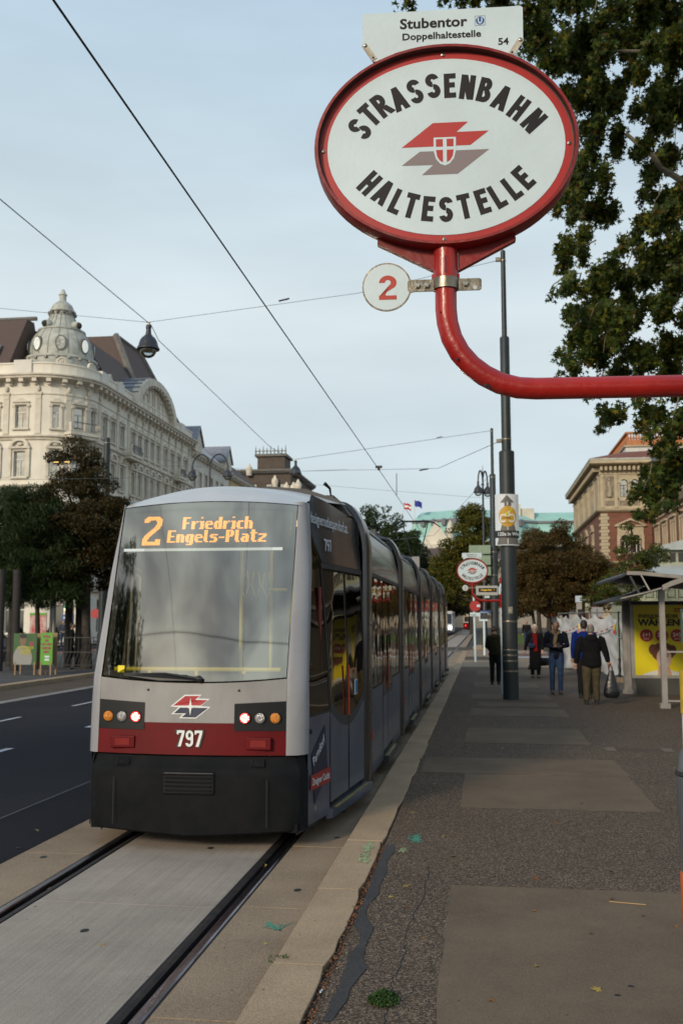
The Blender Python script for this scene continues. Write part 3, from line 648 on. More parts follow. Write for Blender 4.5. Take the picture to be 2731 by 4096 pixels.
# dome
dc = (-37.55, 84.3, 0); dm = MB()
dm.lathe(dc, [(3.35,23.3),(3.35,24.9),(3.45,24.95),(3.45,25.15),(3.0,25.2),(3.03,25.7),(2.95,26.3),(2.75,26.9),(2.45,27.4),(2.18,27.75),(2.25,27.8),(2.25,27.92),(1.95,27.97),(1.68,28.3),(1.42,28.75),(1.18,29.2),(1.06,29.55),(1.05,29.72),(1.2,29.75),(1.2,29.9),(1.06,29.95),(1.03,30.2),(0.88,30.45),(0.6,30.68),(0.4,30.8),(0.33,30.9),(0.33,31.35),(0.4,31.4),(0.4,31.48),(0.27,31.52),(0.22,31.75),(0.12,31.95)], 28, ax=.95, ay=.95)
dome = dm.build('dome', M_zinc, bA, smooth=True)
rb = MB()
for k in range(20):
    a = 2 * PI * k / 20; c_, s_ = math.cos(a), math.sin(a)
    rb.tube([(dc[0] + c_ * r_ * .95, dc[1] + s_ * r_ * .95, z) for r_, z in ((3.02, 25.2), (3.05, 25.7), (2.97, 26.3), (2.77, 26.9), (2.47, 27.4), (2.20, 27.75))], .022, 4)
    rb.tube([(dc[0] + c_ * r_ * .95, dc[1] + s_ * r_ * .95, z) for r_, z in ((1.96, 27.97), (1.70, 28.3), (1.44, 28.75), (1.20, 29.2), (1.08, 29.55))], .03, 4)
    rb.box(dc[0] + c_ * 3.25 - .12, dc[0] + c_ * 3.25 + .12, dc[1] + s_ * 3.25 - .12, dc[1] + s_ * 3.25 + .12, 24.75, 24.948)
rb  .build('rib', mat('rib_grey', (.26, .26, .23), .6), dome, kind='stuff')
for k in range(8):
    a = R(-90 - 22 + 45 * k); c_, s_ = math.cos(a), math.sin(a); o = MB(); p = MB()
    ring = [(math.cos(2 * PI * j / 16), math.sin(2 * PI * j / 16)) for j in range(16)]; T = Vector((-s_, c_, 0)); Nn = Vector((c_, s_, -.0)); ctr = Vector((dc[0], dc[1], 26.2)) + Nn * 2.90
    for q0, q1 in zip(ring, ring[1:] + ring[:1]): o.prism([ctr + T * q0[0] * .50 + Vector((0, 0, q0[1] * .72)), ctr + T * q0[0] * .38 + Vector((0, 0, q0[1] * .58)), ctr + T * q1[0] * .38 + Vector((0, 0, q1[1] * .58)), ctr + T * q1[0] * .50 + Vector((0, 0, q1[1] * .72))], Nn * .14 - Nn * .5)
    ov = o.build('oval_window', M_hip, dome); p.prism([ctr + T * q[0] * .39 + Vector((0, 0, q[1] * .59)) for q in ring], Nn * .05); p.build('pane', M_pane, ov)
    if k % 2 == 0: MB().ball((dc[0] + c_ * 1.75, dc[1] + s_ * 1.75, 28.25), (.5, .5, .42), 10, 6).build('dormer', M_zinc, dome, smooth=True); MB().ball((dc[0] + c_ * 2.05, dc[1] + s_ * 2.05, 28.25), (.32, .32, .30), 10, 6).build('dormer_opening', M_room, dome)
st = MB()
for k in range(12): a = 2 * PI * k / 12; st.box(dc[0] + 1.16 * math.cos(a) - .1, dc[0] + 1.16 * math.cos(a) + .1, dc[1] + 1.16 * math.sin(a) - .1, dc[1] + 1.16 * math.sin(a) + .1, 29.45, 29.745)
st.build('collar_bracket', M_hip, dome)
# cafe front at the foot of the corner
cf = empty('cafe_pavilion', (-36, 78.2, 0), 'white glazed cafe entrance at the foot of the corner house', 'cafe front')
MB().box(-34.7, -31.6, 77.2, 78.9, 3.0, 3.7).box(-34.7, -31.6, 77.25, 78.9, .0, .85).build('wall', M_stucco2, cf)
for x in (-34.6, -33.4, -32.5, -31.75): MB().box(x - .09, x + .09, 77.15, 77.35, .85, 3.0).build('post', M_stucco2, cf)
MB().quad((-34.6, 77.4, .85), (-31.7, 77.4, .85), (-31.7, 77.4, 3.0), (-34.6, 77.4, 3.0)).build('pane', M_pane_d, cf)
MB().box(-33.3, -32.6, 77.1, 77.14, 1.4, 2.3).build('menu_board', M_black, cf)
sgm = MB(); pts = []
for k in range(60): u = k / 59; pts.append((-38.2 + 5.2 * u, 78.3, 6.6 + .28 * math.sin(u * 34) + .35 * u + (.45 * max(0, math.sin(u * 9 - 4.6)))))
sgm.tube(pts, .075, 6).build('script_sign', glow('sign_white', (1, .98, .92), .8), cf)
# lit lamp globes by the cafe
lp = empty('cafe_lamp', (-33.2, 76.9, 2.3), 'glowing wall lamp beside the white cafe entrance', 'lamp')
MB().ball((-33.2, 76.9, 2.75), (.14, .14, .22)).build('lamp_globe', glow('lamp_warm', (1, .72, .40), 3.0), lp); MB().tube([(-33.2, 76.9, 2.3), (-33.2, 76.9, 2.55)], .04, 6).build('lamp_stem', M_wfr, lp)
# two lit window lamps seen through the tree
# ---------------------------------------------------------------- next houses along the far side of the street
def row_house(name, label, y0, y1, zc, m, cols, rows_, roofz, X=-33.5, pm=None, roofm=None, style='flat'):
    b = empty(name, (X - 3, (y0 + y1) / 2, 0), label, 'building'); P = Path([(X, y0), (X, y1)]); ln_ = y1 - y0
    cs = [ln_ * (k + .5) / cols for k in range(cols)]; hs = [(c - .5, c + .5, z, z + h_) for c in cs for z, h_ in rows_]
    wall_holes(P, 0, ln_, 0, zc, hs, .3).build('wall', m, b); MB().box(X - 12, X - 1, y0 + .02, y1 - .02, .2, zc - .2).build('inner_wall', M_room, b)
    for c in cs:
        for z, h_ in rows_: window(b, P, c, z, 1., h_, style, back=M_curt if rnd.random() < .4 else M_room)
    sweep(P, 0.01, ln_ - .01, [(-.02, zc - .7), (.15, zc - .6), (.6, zc - .35), (.7, zc - .1), (-.02, zc + .05)]).build('cornice', M_trim, b)
    sweep(P, 0.01, ln_ - .01, band(.2, rows_[0][0] - .9, rows_[0][0] - .65)).build('string_course', M_trim, b)
    MB().prism([(X + .1, y0 + .1, zc), (X - 4.5, y0 + .1, roofz), (X - 10, y0 + .1, roofz), (X - 12, y0 + .1, zc)], (0, ln_ - .2, 0)).build('roof', roofm or M_tile, b)
    brk = MB().box(-.14, .14, -.5, .0, -.3, 0).mesh('bracket', M_trim)
    for k in range(int(ln_ / 1.3)): plate(P, .6 + k * 1.3, zc - .36, brk, 'bracket', b)
    return b, P
rr = [(17.4, 2.1), (13.2, 2.3), (9.0, 2.3), (4.9, 2.2)]
M_dkroof = mat('roof_dark_glass', (.05, .055, .06), .35, c2=(.09, .09, .09), scale=1)
b2, P2 = row_house('white_house', 'white stucco house with pedimented dormer and dark glazed roof, next to the domed corner house', 112.1, 130, 21.6, M_stucco2, 7, rr, 25.6, roofm=M_dkroof)
# attic of glazed roof and pedimented dormers
for y in (113.6, 127.8):
    d = MB().prism([(-33.0, y - 1.5, 21.7), (-33.0, y + 1.5, 21.7), (-33.0, y + 1.5, 22.6), (-33.0, y, 24.4), (-33.0, y - 1.5, 22.6)], (-5, 0, 0)).build('dormer', M_trim, b2)
    MB().prism([(-32.8, y - 1.75, 22.5), (-32.8, y, 24.6), (-32.8, y + 1.75, 22.5), (-32.8, y + 1.75, 22.75), (-32.8, y, 24.85), (-32.8, y - 1.75, 22.75)], (-5.5, 0, 0)).build('dormer_roof', mat('zinc_blue', (.25, .27, .31)), d)
at = MB(); [at.tube([(-33.5, y, 22.0), (-37.6, y, 25.4)], .07, 4) for y in np.arange(116, 126, .9)]
at.build('glazing_bar', M_wfr, b2)
MB().prism([(-33.6, 104.3, 22.9), (-40, 104.3, 27.6), (-44, 104.3, 27.6), (-44, 104.3, 22.9)], (0, 12.5, 0)).build('attic_roof', M_dkroof, b2)
b3, P3 = row_house('yellow_house', 'pale yellow house with projecting eaves, beyond the white house', 130.2, 152, 21.4, M_stucco3, 8, rr, 25.4)
b3b, _ = row_house('grey_house', 'grey stone house farthest along the left side of the street', 152.3, 186, 20.4, mat('stucco_grey', (.42, .40, .36), .85), 10, rr, 24)
# dark brown turret house behind
PB = Path([(-48, 190), (-36.6, 190), (-36.6, 215)]); bT = empty('turret_house', (-42, 195, 0), 'dark brown house with balustraded turret and stone urns on its roof edge', 'building')
M_brst = mat('dark_stone', (.10, .075, .06), .85, c2=(.07, .055, .045), scale=1)
hs = [(3.5, 4.6, 26.0, 28.4), (6.5, 7.6, 26, 28.4), (9.3, 10.4, 26, 28.4), (3.5, 4.6, 21.0, 23.4), (6.5, 7.6, 21, 23.4), (9.3, 10.4, 21, 23.4)]
wall_holes(PB, 0, PB.c[-1], 0, 30.2, hs, .3).build('wall', M_brst, bT)
for h in hs: window(bT, PB, (h[0] + h[1]) / 2, h[2], 1.1, 2.4, 'flat', fm=M_wfr, trim=M_brst, pm=M_pane)
MB().box(-47.9, -37.8, 191.2, 215, .2, 30).build('inner_wall', M_room, bT)
sweep(PB, 0, PB.c[-1], [(-.1, 30.2), (.5, 30.5), (.9, 30.9), (.9, 31.2), (-.1, 31.3)]).build('cornice', M_hip, bT)
MB().box(-43.5, -38, 191, 197, 31.3, 34).build('turret', M_brst, bT); MB().box(-44, -37.6, 190.6, 197.4, 34, 34.5).build('turret_cornice', M_hip, bT)
for k in range(9): MB().lathe((-43.8 + k * .75, 190.8, 34.5), [(.08, 0), (.13, .4), (.06, .7), (.10, .9), (.03, 1.2 if k % 2 else 1.7)], 8).build('finial', M_hip, bT)
MB().box(-44, -37.6, 190.7, 190.85, 35.0, 35.15).build('balustrade_rail', M_hip, bT)
for x, z in ((-44.8, 31.4), (-39.6, 29.0), (-35.9, 27.6), (-35.0, 28.1), (-37.3, 27.6)): MB().lathe((x, 189.4, z - 1.4), [(.5, 0), (.55, .3), (.7, 1.1), (.6, 1.7), (.35, 1.8), (.3, 2.1), (.08, 2.4)], 10).build('stone_urn', M_trim, bT)
# ---------------------------------------------------------------- far verdigris-roofed ministry
M_verd = mat('verdigris_copper', (.30, .52, .46), .7, c2=(.24, .44, .40), scale=.3, bump=.2, bscale=1.5)
bM = empty('verdigris_roofed_building', (-10, 340, 0), 'large white building with pale green copper roof at the far end of the street', 'building')
M_far = mat('far_stone', (.62, .58, .49), .85, c2=(.50, .47, .40), scale=.2)
PM = Path([(-24, 330), (-2, 318), (20, 335), (75, 335)])
hs = [(s_, s_ + 1.6, z, z + 2.6) for s_ in np.arange(2, 98, 4.2) for z in (20.5, 15.5, 10.5, 5.0)]
wall_holes(PM, 0, PM.c[-1], 0, 26, hs, .5).build('wall', M_far, bM)
sweep(PM, 0, PM.c[-1], [(-2, .2), (-2, 25), (-1.6, 25), (-1.6, .2)]).build('inner_wall', M_room, bM)
for h in hs[::1]: q = PM.at((h[0] + h[1]) / 2, -.4); put(cached('farpane', lambda: MB().box(-.8, .8, 0, .05, 0, 2.6).mesh('window', mat('far_glass', (.10, .11, .12), .2))), 'window', bM, (q.x, q.y, h[2]), PM.dirang((h[0] + h[1]) / 2))
sweep(PM, 0, PM.c[-1], [(-1, 25.6), (.8, 26), (1.2, 26.6), (1.2, 27), (-1, 27.2)]).build('cornice', M_far, bM)
sweep(PM, 0, PM.c[-1], [(.4, 27.1), (-3.2, 34.0), (-3.2, 34.6), (-9, 38.2), (-14, 27.1)]).build('roof', M_verd, bM)
sweep(PM, 0, PM.c[-1], [(-2.9, 33.9), (-2.6, 34.1), (-2.9, 34.8), (-3.4, 34.6)]).build('roof_band', M_grey, bM)
for s_ in (5, 9, 13, 17, 21, 26, 32, 39, 46): q = PM.at(s_, -1.9); put(cached('farlouvre', lambda: MB().box(-.7, .7, -.6, 1.4, 0, 1.9).lathe((0, 0, 1.9), [(.8, -.1), (.6, .3), (.1, .5)], 8).mesh('roof_dormer', M_grey)), 'roof_dormer', bM, (q.x, q.y, 32.6), PM.dirang(s_))
MB().box(4.5, 13.5, 338, 346, 34, 40.6).box(9, 18, 339, 347, 34, 39.2).build('roof_house', M_far, bM)
gb = MB().prism([(-19, 322, 25.8), (-9, 317, 25.8), (-14, 319.5, 33.2)], (0, -2, 0)).box(-20, -8, 316, 320, 6, 25.7).build('gable_front', M_far, bM)
MB().lathe((-9.5, 318, 26), [(1.4, 0), (1.0, 2), (1.5, 4), (.8, 6), (.2, 7.5)], 8).build('statue_group', M_far, bM)
for x, top, nm, lb, pc in ((-25.2, 41.0, 0, 'small red and white flag on a mast above the green roofs', 0), (-21.6, 41.8, 1, 'small dark blue flag on a mast above the green roofs', 1)):
    f = empty('flag', (x, 330, 27), lb, 'flag'); MB().tube([(x, 330, 27), (x, 330, top)], .09, 6).build('flagpole', M_wfr, f); s = -1 if False else 1
    for k, cc in enumerate([(.45, .03, .04), (.8, .8, .8), (.45, .03, .04)] if pc == 0 else [(.03, .05, .28)]):
        hh = 2.0 / (3 if pc == 0 else 1); b = MB(); nn = 8; b.v = [(x + .1 + u * 2.4 / nn, 330 + .25 * math.sin(u * 1.3), top - .2 - hh * k - (hh if d_ else 0) - u * .10 - .15 * math.sin(u)) for u in range(nn + 1) for d_ in (0, 1)]; b.f = [(2 * u, 2 * u + 1, 2 * u + 3, 2 * u + 2) for u in range(nn)]
        b.build('flag_cloth', mat('cloth_%d_%d' % (pc, k), cc, .9), f)
# distant street end
PE = Path([(-34, 262), (-6, 262), (26, 262)]); bE = empty('distant_house', (-6, 266, 0), 'grey stone house front closing the street behind the trees', 'building')
hs = [(s_, s_ + 1.1, z, z + 2.0) for s_ in np.arange(1.5, 58, 2.9) for z in (14, 10.5, 7, 3.2)]
wall_holes(PE, 0, 60, -1, 17.5, hs, .3).build('wall', mat('far_grey_stone', (.30, .27, .22), .85, c2=(.24, .21, .18), scale=.4, bump=.4, bscale=2, aniso=(1, 1, 4)), bE); sweep(PE, 0, 60, [(-1.6, 0), (-1.6, 17), (-1.3, 17), (-1.3, 0)]).build('inner_wall', M_room, bE)
for h in hs: q = PE.at((h[0] + h[1]) / 2, -.2); put(cached('farpane2', lambda: MB().box(-.55, .55, 0, .05, 0, 2.0).mesh('window', mat('far_glass', (.10, .11, .12), .2))), 'window', bE, (q.x, q.y, h[2]))
MB().prism([(-34, 262, 17.5), (-34, 268, 21), (-34, 276, 17.5)], (60, 0, 0)).build('roof', M_tile, bE)
# ---------------------------------------------------------------- brick museum on the right
M_brick = mat('museum_brick', (.21, .090, .058), .9, c2=(.15, .062, .042), scale=1.2, bump=.3, bscale=8, aniso=(1, 1, 3))
M_sand = mat('museum_sandstone', (.48, .405, .28), .85, c2=(.36, .30, .205), scale=.9, bump=.2, bscale=5)
M_sgraf = mat('museum_sgraffito', (.13, .10, .085), .9, c2=(.30, .25, .18), scale=3.2)
M_redtile = mat('museum_tiles', (.20, .075, .050), .8, c2=(.13, .05, .04), scale=4, bump=.8, bscale=3, aniso=(1.2, 1.2, 6))
M_orange = mat('museum_terracotta', (.46, .185, .075), .8, c2=(.36, .14, .06), scale=2)
mu = empty('brick_museum', (16.5, 120, 0), 'red brick museum block with sandstone quoins, pedimented windows and deep eaves', 'building')
PMU = Path([(13.7, 150), (13.7, 117), (19.4, 117)])    # travelling so that outside is right
S0 = 33.0; fx = lambda X: S0 + (X - 13.7); sy = lambda Y: 150 - Y
PMf = PMU
wins = []
arch_u = [(16.42, 1.0), (17.60, 1.0)]
up = [(fx(x) - .45, fx(x) + .45, 15.85, 17.9) for x, _ in arch_u]; lo = [(fx(x) - .45, fx(x) + .45, 9.4, 11.5) for x in (16.35, 17.62)]
upS = [(sy(y) - .45, sy(y) + .45, 15.85, 17.9) for y in (145.6, 144, 139, 137.4, 132.4, 130.8, 125.8, 124.2)]; loS = [(sy(y) - .45, sy(y) + .45, 9.4, 11.5) for y in (144.8, 138.2, 131.6, 125)]
wall_holes(PMU, 0, PMU.c[-1], 14.45, 20.0, up + upS, .3).build('upper_wall', M_sand, mu)
wall_holes(PMU, 0, PMU.c[-1], 0, 14.1, lo + loS + [(a, b, 3.2, 6.2) for a, b, _, _ in lo + loS], .3).build('wall', M_brick, mu)
MB().box(14.9, 40, 118.2, 150, .2, 19.8).build('inner_wall', M_room, mu)
for h in up + upS: window(mu, PMU, (h[0] + h[1]) / 2, h[2], .9, 2.05, None, fm=M_brownw, pm=M_pane)
for h in lo + loS: window(mu, PMU, (h[0] + h[1]) / 2, h[2], .9, 2.1, None, fm=M_wfr, pm=M_pane_d); window(mu, PMU, (h[0] + h[1]) / 2, 3.2, .9, 3.0, None, fm=M_wfr, pm=M_pane_d)
sweep(PMU, 0, PMU.c[-1], [(-.02, 14.1), (.15, 14.12), (.4, 14.3), (.45, 14.48), (-.02, 14.6)]).build('string_course', M_sand, mu)
sweep(PMU, 0, PMU.c[-1], [(-.02, 8.15), (.2, 8.2), (.3, 8.4), (-.02, 8.5)]).build('string_course', M_sand, mu)
sweep(PMU, 0, PMU.c[-1], [(-.02, 18.45), (.12, 18.5), (.12, 18.62), (-.02, 18.65)]).build('string_course', M_sand, mu)
sweep(PMU, 0, PMU.c[-1], [(-.3, 19.35), (1.0, 19.6), (1.15, 19.7), (1.15, 20.05), (-.3, 20.1)]).build('eaves', M_sand, mu)
sweep(PMU, 0, PMU.c[-1], [(-.3, 20.1), (1.2, 20.06), (1.2, 20.25), (-.3, 20.5)]).build('gutter', M_zinc, mu)
den = MB().box(-.13, .13, -.75, .02, -.45, 0).mesh('eaves_bracket', M_sand)
t = .4
while t < PMU.c[-1]: plate(PMU, t, 19.36, den, 'eaves_bracket', mu); t += .52
# arched window heads, pilasters, statue panel, band panels
def arch_head(x, z, w_, ow, path, parent, m_):
    s = MB(); n_ = 10; P_ = [(ow * math.cos(PI * k / n_), ow * math.sin(PI * k / n_)) for k in range(n_ + 1)]; Q_ = [(w_ * math.cos(PI * k / n_), w_ * math.sin(PI * k / n_)) for k in range(n_ + 1)]
    for k in range(n_): s.prism([(P_[k][0], -.16, P_[k][1]), (Q_[k][0], -.16, Q_[k][1]), (Q_[k + 1][0], -.16, Q_[k + 1][1]), (P_[k + 1][0], -.16, P_[k + 1][1])], (0, .2, 0))
    plate(path, x, z, s.mesh('arch_head', m_), 'arch_head', parent)
# arched corners: fill pieces turn the square opening into a round head
def spandrel(x, z, w_, path, parent, m_):
    s = MB(); n_ = 6
    for sg in (-1, 1):
        cs_ = [(sg * w_ * math.cos(PI / 2 * k / n_), w_ * math.sin(PI / 2 * k / n_)) for k in range(n_ + 1)]
        s.v += [(sg * w_, -.02, w_)] + [(a, -.02, b) for a, b in cs_]; b0 = len(s.v) - (n_ + 2); s.f += [(b0, b0 + k + 1, b0 + k + 2) for k in range(n_)]
    plate(path, x, z - w_, s.mesh('spandrel', m_), 'spandrel', parent)
for h in up + upS: c = (h[0] + h[1]) / 2; spandrel(c, 17.9, .45, PMU, mu, M_sand); arch_head(c, 17.45, .45, .62, PMU, mu, M_sand)
for h in lo + loS: c = (h[0] + h[1]) / 2; spandrel(c, 11.5, .45, PMU, mu, M_sand); arch_head(c, 11.05, .45, .6, PMU, mu, M_sand)
pl = MB().box(-.17, .17, -.13, .02, 0, 3.85).box(-.22, .22, -.18, .02, 3.5, 3.852).mesh('pilaster', M_sand)
for x in (13.95, 15.5, 18.55, 19.15): plate(PMU, fx(x), 14.62, pl, 'pilaster', mu)
for y in (118, 122.2, 127.5, 129, 134, 135.6, 141, 142.4, 147.4): plate(PMU, sy(y), 14.62, pl, 'pilaster', mu)
sp_ = MB().box(-.5, .5, -.04, .02, 0, 2.5).mesh('statue_panel', M_sgraf); o = plate(PMU, fx(14.78), 15.8, sp_, 'statue_panel', mu)
fg = MB().tube([(0, -.08, .1), (.08, -.1, .8), (-.05, -.1, 1.5), (0, -.1, 1.9)], [.26, .2, .22, .12], 8).ball((0, -.1, 2.1), (.13, .1, .16), 8, 6).tube([(-.05, -.1, 1.7), (.3, -.12, 1.3), (.15, -.12, 1.0)], .07, 6); sub(fg.mesh('relief_figure', mat('relief_stone', (.33, .28, .21), .9)), 'relief_figure', o)
for x, w_ in ((14.78, .5), (17.0, 1.15)): plate(PMU, fx(x), 14.85, MB().box(-w_, w_, -.03, .02, 0, .6).mesh('frieze_panel', M_sgraf), 'frieze_panel', mu)
qn = [MB().box(-w_ / 2 + (w_ - .95) / 2, w_ / 2 + (w_ - .95) / 2, -.12, .02, 0, .34).mesh('quoin', M_sand) for w_ in (.95, .78)]
for k in range(36):
    z = .5 + k * .375
    if 8.0 < z < 8.55: continue
    plate(PMU, fx(13.7) + .475, z, qn[k % 2], 'quoin', mu)
qs = MB().box(-.45, .45, -.11, .02, 0, .34).mesh('quoin', M_sand)
for k in range(0, 36, 2): plate(PMU, sy(117.5), .5 + k * .375, qs, 'quoin', mu) if not 8.0 < .5 + k * .375 < 8.55 else None
def pediment(x, z, hw_, path, parent):
    s = MB().box(-hw_, hw_, -.3, .02, 0, .16); 
    s.prism([(-hw_, -.3, .163), (0, -.3, .95), (hw_, -.3, .163), (hw_ - .35, -.3, .163), (0, -.3, .72), (-hw_ + .35, -.3, .163)], (0, .32, 0)); s.box(-hw_ + .3, hw_ - .3, -.1, .02, -1.0, -.003)
    s.box(-hw_ + .25, -hw_ + .55, -.14, .02, -3.6, -1.003); s.box(hw_ - .55, hw_ - .25, -.14, .02, -3.6, -1.003); s.box(-.12, .12, -.14, .02, -3.2, -1.003)
    plate(path, x, z, s.mesh('pediment', M_sand), 'pediment', parent)
pediment(fx(16.98), 12.45, 1.75, PMU, mu)
for y in (144.8, 138.2, 131.6, 125): pediment(sy(y), 12.45, 1.3, PMU, mu)
# roof, white attic, terracotta balustrade
MB().add([(12.6, 116, 20.3), (21, 116, 20.3), (21, 118, 21.4), (17.0, 119.5, 21.5), (17.0, 150, 21.5), (12.6, 150, 20.3)], [(0, 1, 2, 3), (0, 3, 4, 5)]).build('roof', M_redtile, mu)
MB().box(17.1, 28, 119.6, 150, 20.3, 22.1).build('attic', M_wfr, mu); MB().box(16.9, 28.1, 119.4, 150, 22.103, 22.3).build('attic_cornice', M_sand, mu)
MB().box(17.3, 28, 120, 150, 22.303, 23.0).build('terracotta_base', M_orange, mu)
bal = MB().lathe((0, 0, 0), [(.1, 0), (.16, .25), (.07, .6), (.12, .8)], 6).mesh('baluster', M_orange)
for k in range(26): put(bal, 'baluster', mu, (17.5 + k * .32, 120.2, 23.0))
for k in range(24): put(bal, 'baluster', mu, (17.45, 120.6 + k * 1.1, 23.0))
MB().box(17.2, 28, 120.0, 120.4, 23.8, 24.0).box(17.2, 17.6, 120.403, 150, 23.8, 24.0).build('balustrade_rail', M_orange, mu)
# right wing, parallel to the street, coming towards the camera
mw = empty('museum_wing', (22, 90, 0), 'lower red brick museum wing with paired arched windows behind the stop shelter', 'building')
PW = Path([(19.45, 116.9), (19.45, 62)]); ww = [3.2 + 4.6 * k for k in range(11)]
hsW = [(c + d_ - .42, c + d_ + .42, 8.8, 11.7) for c in ww for d_ in (-.6, .6)]
wall_holes(PW, 0, 54.9, 0, 13.4, hsW + [(c - .7, c + .7, 2.5, 6) for c in ww], .3).build('wall', M_brick, mw)
MB().box(20.6, 40, 62, 116, .2, 13.4).build('inner_wall', M_room, mw)
for h in hsW: window(mw, PW, (h[0] + h[1]) / 2, 8.8, .84, 2.9, None, fm=M_sand, pm=M_pane_d); spandrel((h[0] + h[1]) / 2, 11.7, .42, PW, mw, M_sand)
for c in ww: window(mw, PW, c, 2.5, 1.4, 3.5, None, fm=M_sand, pm=M_pane_d)
sr_ = MB().box(-1.3, -1.1, -.14, .02, -.2, 3.4).box(1.1, 1.3, -.14, .02, -.2, 3.4).box(-.14, .14, -.14, .02, 0, 2.9).box(-1.45, 1.45, -.3, .02, 3.403, 3.65).box(-1.1, 1.1, -.1, .02, 2.95, 3.4).mesh('surround', M_sand)
for c in ww: plate(PW, c, 8.8, sr_, 'surround', mw)
for z0, z1, o_ in ((13.35, 14.3, .8), (8.1, 8.45, .3), (12.9, 13.1, .1), (6.7, 6.9, .15)): sweep(PW, 0, 54.9, [(-.02, z0), (o_ * .4, z0 + .05), (o_, z1 - .2), (o_, z1), (-.02, z1 + .05)]).build('string_course', M_sand, mw)
for k in range(60): plate(PW, .5 + k * .9, 8.5, cached('bw', lambda: MB().lathe((0, -.1, 0), [(.08, 0), (.12, .2), (.06, .4), (.1, .55)], 6).mesh('baluster', M_sand)), 'baluster', mw)
sweep(PW, 0, 54.9, band(.22, 9.05, 9.18, 0)).build('balustrade_rail', M_sand, mw)
MB().prism([(19.3, 62, 14.3), (24, 62, 17), (40, 62, 17), (40, 62, 14.3)], (0, 54.9, 0)).build('roof', M_redtile, mw)
MB().box(40, 40.5, 40, 160, 0, 13).build('rear_wall', M_brick, mw)
# ================================================================ trees
M_bark = mat('bark', (.055, .045, .035), .9, c2=(.025, .02, .017), scale=6, bump=.7, bscale=14)
M_bark_p = mat('plane_bark', (.20, .17, .12), .85, c2=(.07, .06, .045), scale=5, bump=.3, bscale=10)
LM = {
 'plane': leaf_mat('leaf_plane', [(.022, .040, .010), (.05, .085, .016), (.030, .052, .012), (.10, .145, .022), (.026, .044, .010), (.18, .22, .03), (.038, .062, .014), (.24, .20, .025), (.07, .105, .018), (.028, .05, .012), (.17, .08, .016)], .5),
 'brown': leaf_mat('leaf_brown', [(.085, .048, .014), (.11, .060, .016), (.060, .050, .014), (.15, .080, .018), (.045, .050, .014), (.10, .075, .018)], .35),
 'brown2': leaf_mat('leaf_brown_near', [(.036, .028, .009), (.060, .036, .010), (.026, .032, .009), (.085, .046, .011), (.026, .034, .010), (.05, .045, .012)], .3),
 'green': leaf_mat('leaf_green', [(.024, .045, .012), (.040, .066, .016), (.030, .052, .014), (.070, .090, .020)], .35),
 'mixed': leaf_mat('leaf_mixed', [(.038, .064, .014), (.06, .085, .014), (.24, .19, .018), (.04, .06, .012), (.07, .09, .014), (.20, .14, .015), (.05, .07, .012)], .4),
 'feather': leaf_mat('leaf_feather', [(.014, .032, .010), (.024, .046, .013), (.040, .062, .014), (.014, .028, .009)], .3),
}
star = []
for k, r_ in enumerate((1, .42, .9, .36, .72, .22, .16, .22, .72, .36, .9, .42)):
    a = PI / 2 - 2 * PI * k / 12; star.append((math.cos(a) * r_ * .55, math.sin(a) * r_ * .55))
oval = [(0, .5), (.22, .2), (.2, -.2), (0, -.5), (-.2, -.2), (-.22, .2)]
needle = [(-.05, -.5), (.05, -.5), (.04, .5), (-.04, .5)]
def leaves_mesh(name, P, size, m, outline=oval, seed=1, flat=.5, up=0., fold=True):
    """many small leaf faces at the points P (n,3)"""
    rg = np.random.default_rng(seed); n = len(P); k = len(outline); O = np.array(outline)
    nrm = rg.normal(size=(n, 3)); nrm[:, 2] += flat * 1.6; nrm /= np.linalg.norm(nrm, axis=1)[:, None]
    t = rg.normal(size=(n, 3)); t[:, 2] -= up; t -= nrm * (t * nrm).sum(1)[:, None]; t /= np.linalg.norm(t, axis=1)[:, None]; b = np.cross(nrm, t)
    s = size * rg.uniform(.65, 1.25, n)
    V = P[:, None, :] + (b[:, None, :] * O[None, :, 0, None] + t[:, None, :] * O[None, :, 1, None] - nrm[:, None, :] * (np.abs(O[None, :, 0, None]) * .35 if fold else 0)) * s[:, None, None]
    V = V.reshape(-1, 3); me = bpy.data.meshes.new(name)
    me.vertices.add(n * k); me.vertices.foreach_set('co', V.ravel().astype(np.float32)); me.loops.add(n * k); me.loops.foreach_set('vertex_index', np.arange(n * k, dtype=np.int32))
    me.polygons.add(n); me.polygons.foreach_set('loop_start', np.arange(0, n * k, k, dtype=np.int32)); me.polygons.foreach_set('loop_total', np.full(n, k, dtype=np.int32))
    me.update(calc_edges=True); me.materials.append(m); return me
def clumps(cs, n, seed=1, hollow=.35):
    """points spread through ellipsoidal leaf clumps, denser to their outside"""
    rg = np.random.default_rng(seed); vol = np.array([c[3] * c[4] * c[5] for c in cs]) ** .8; idx = rg.choice(len(cs), n, p=vol / vol.sum()); C = np.array(cs)[idx]
    d = rg.normal(size=(n, 3)); d /= np.linalg.norm(d, axis=1)[:, None]; r = rg.uniform(hollow, 1, n) ** .6 * rg.normal(1, .08, n)
    return C[:, :3] + d * C[:, 3:] * r[:, None]
def sub_clumps(env, n, size, seed=3):
    """break the big crown envelopes (cx,cy,cz,rx,ry,rz) into many small clumps"""
    rg = np.random.default_rng(seed); out_ = []; vol = np.array([e_[3] * e_[4] * e_[5] for e_ in env]); idx = rg.choice(len(env), n, p=vol / vol.sum())
    for i in idx:
        e_ = env[i]; d = rg.normal(size=3); d /= np.linalg.norm(d); r = rg.uniform(.25, 1.02) ** .5; s = size * rg.uniform(.55, 1.3)
        out_.append((e_[0] + d[0] * e_[3] * r, e_[1] + d[1] * e_[4] * r, e_[2] + d[2] * e_[5] * r, s * 1.15, s * 1.15, s * .72))
    return out_
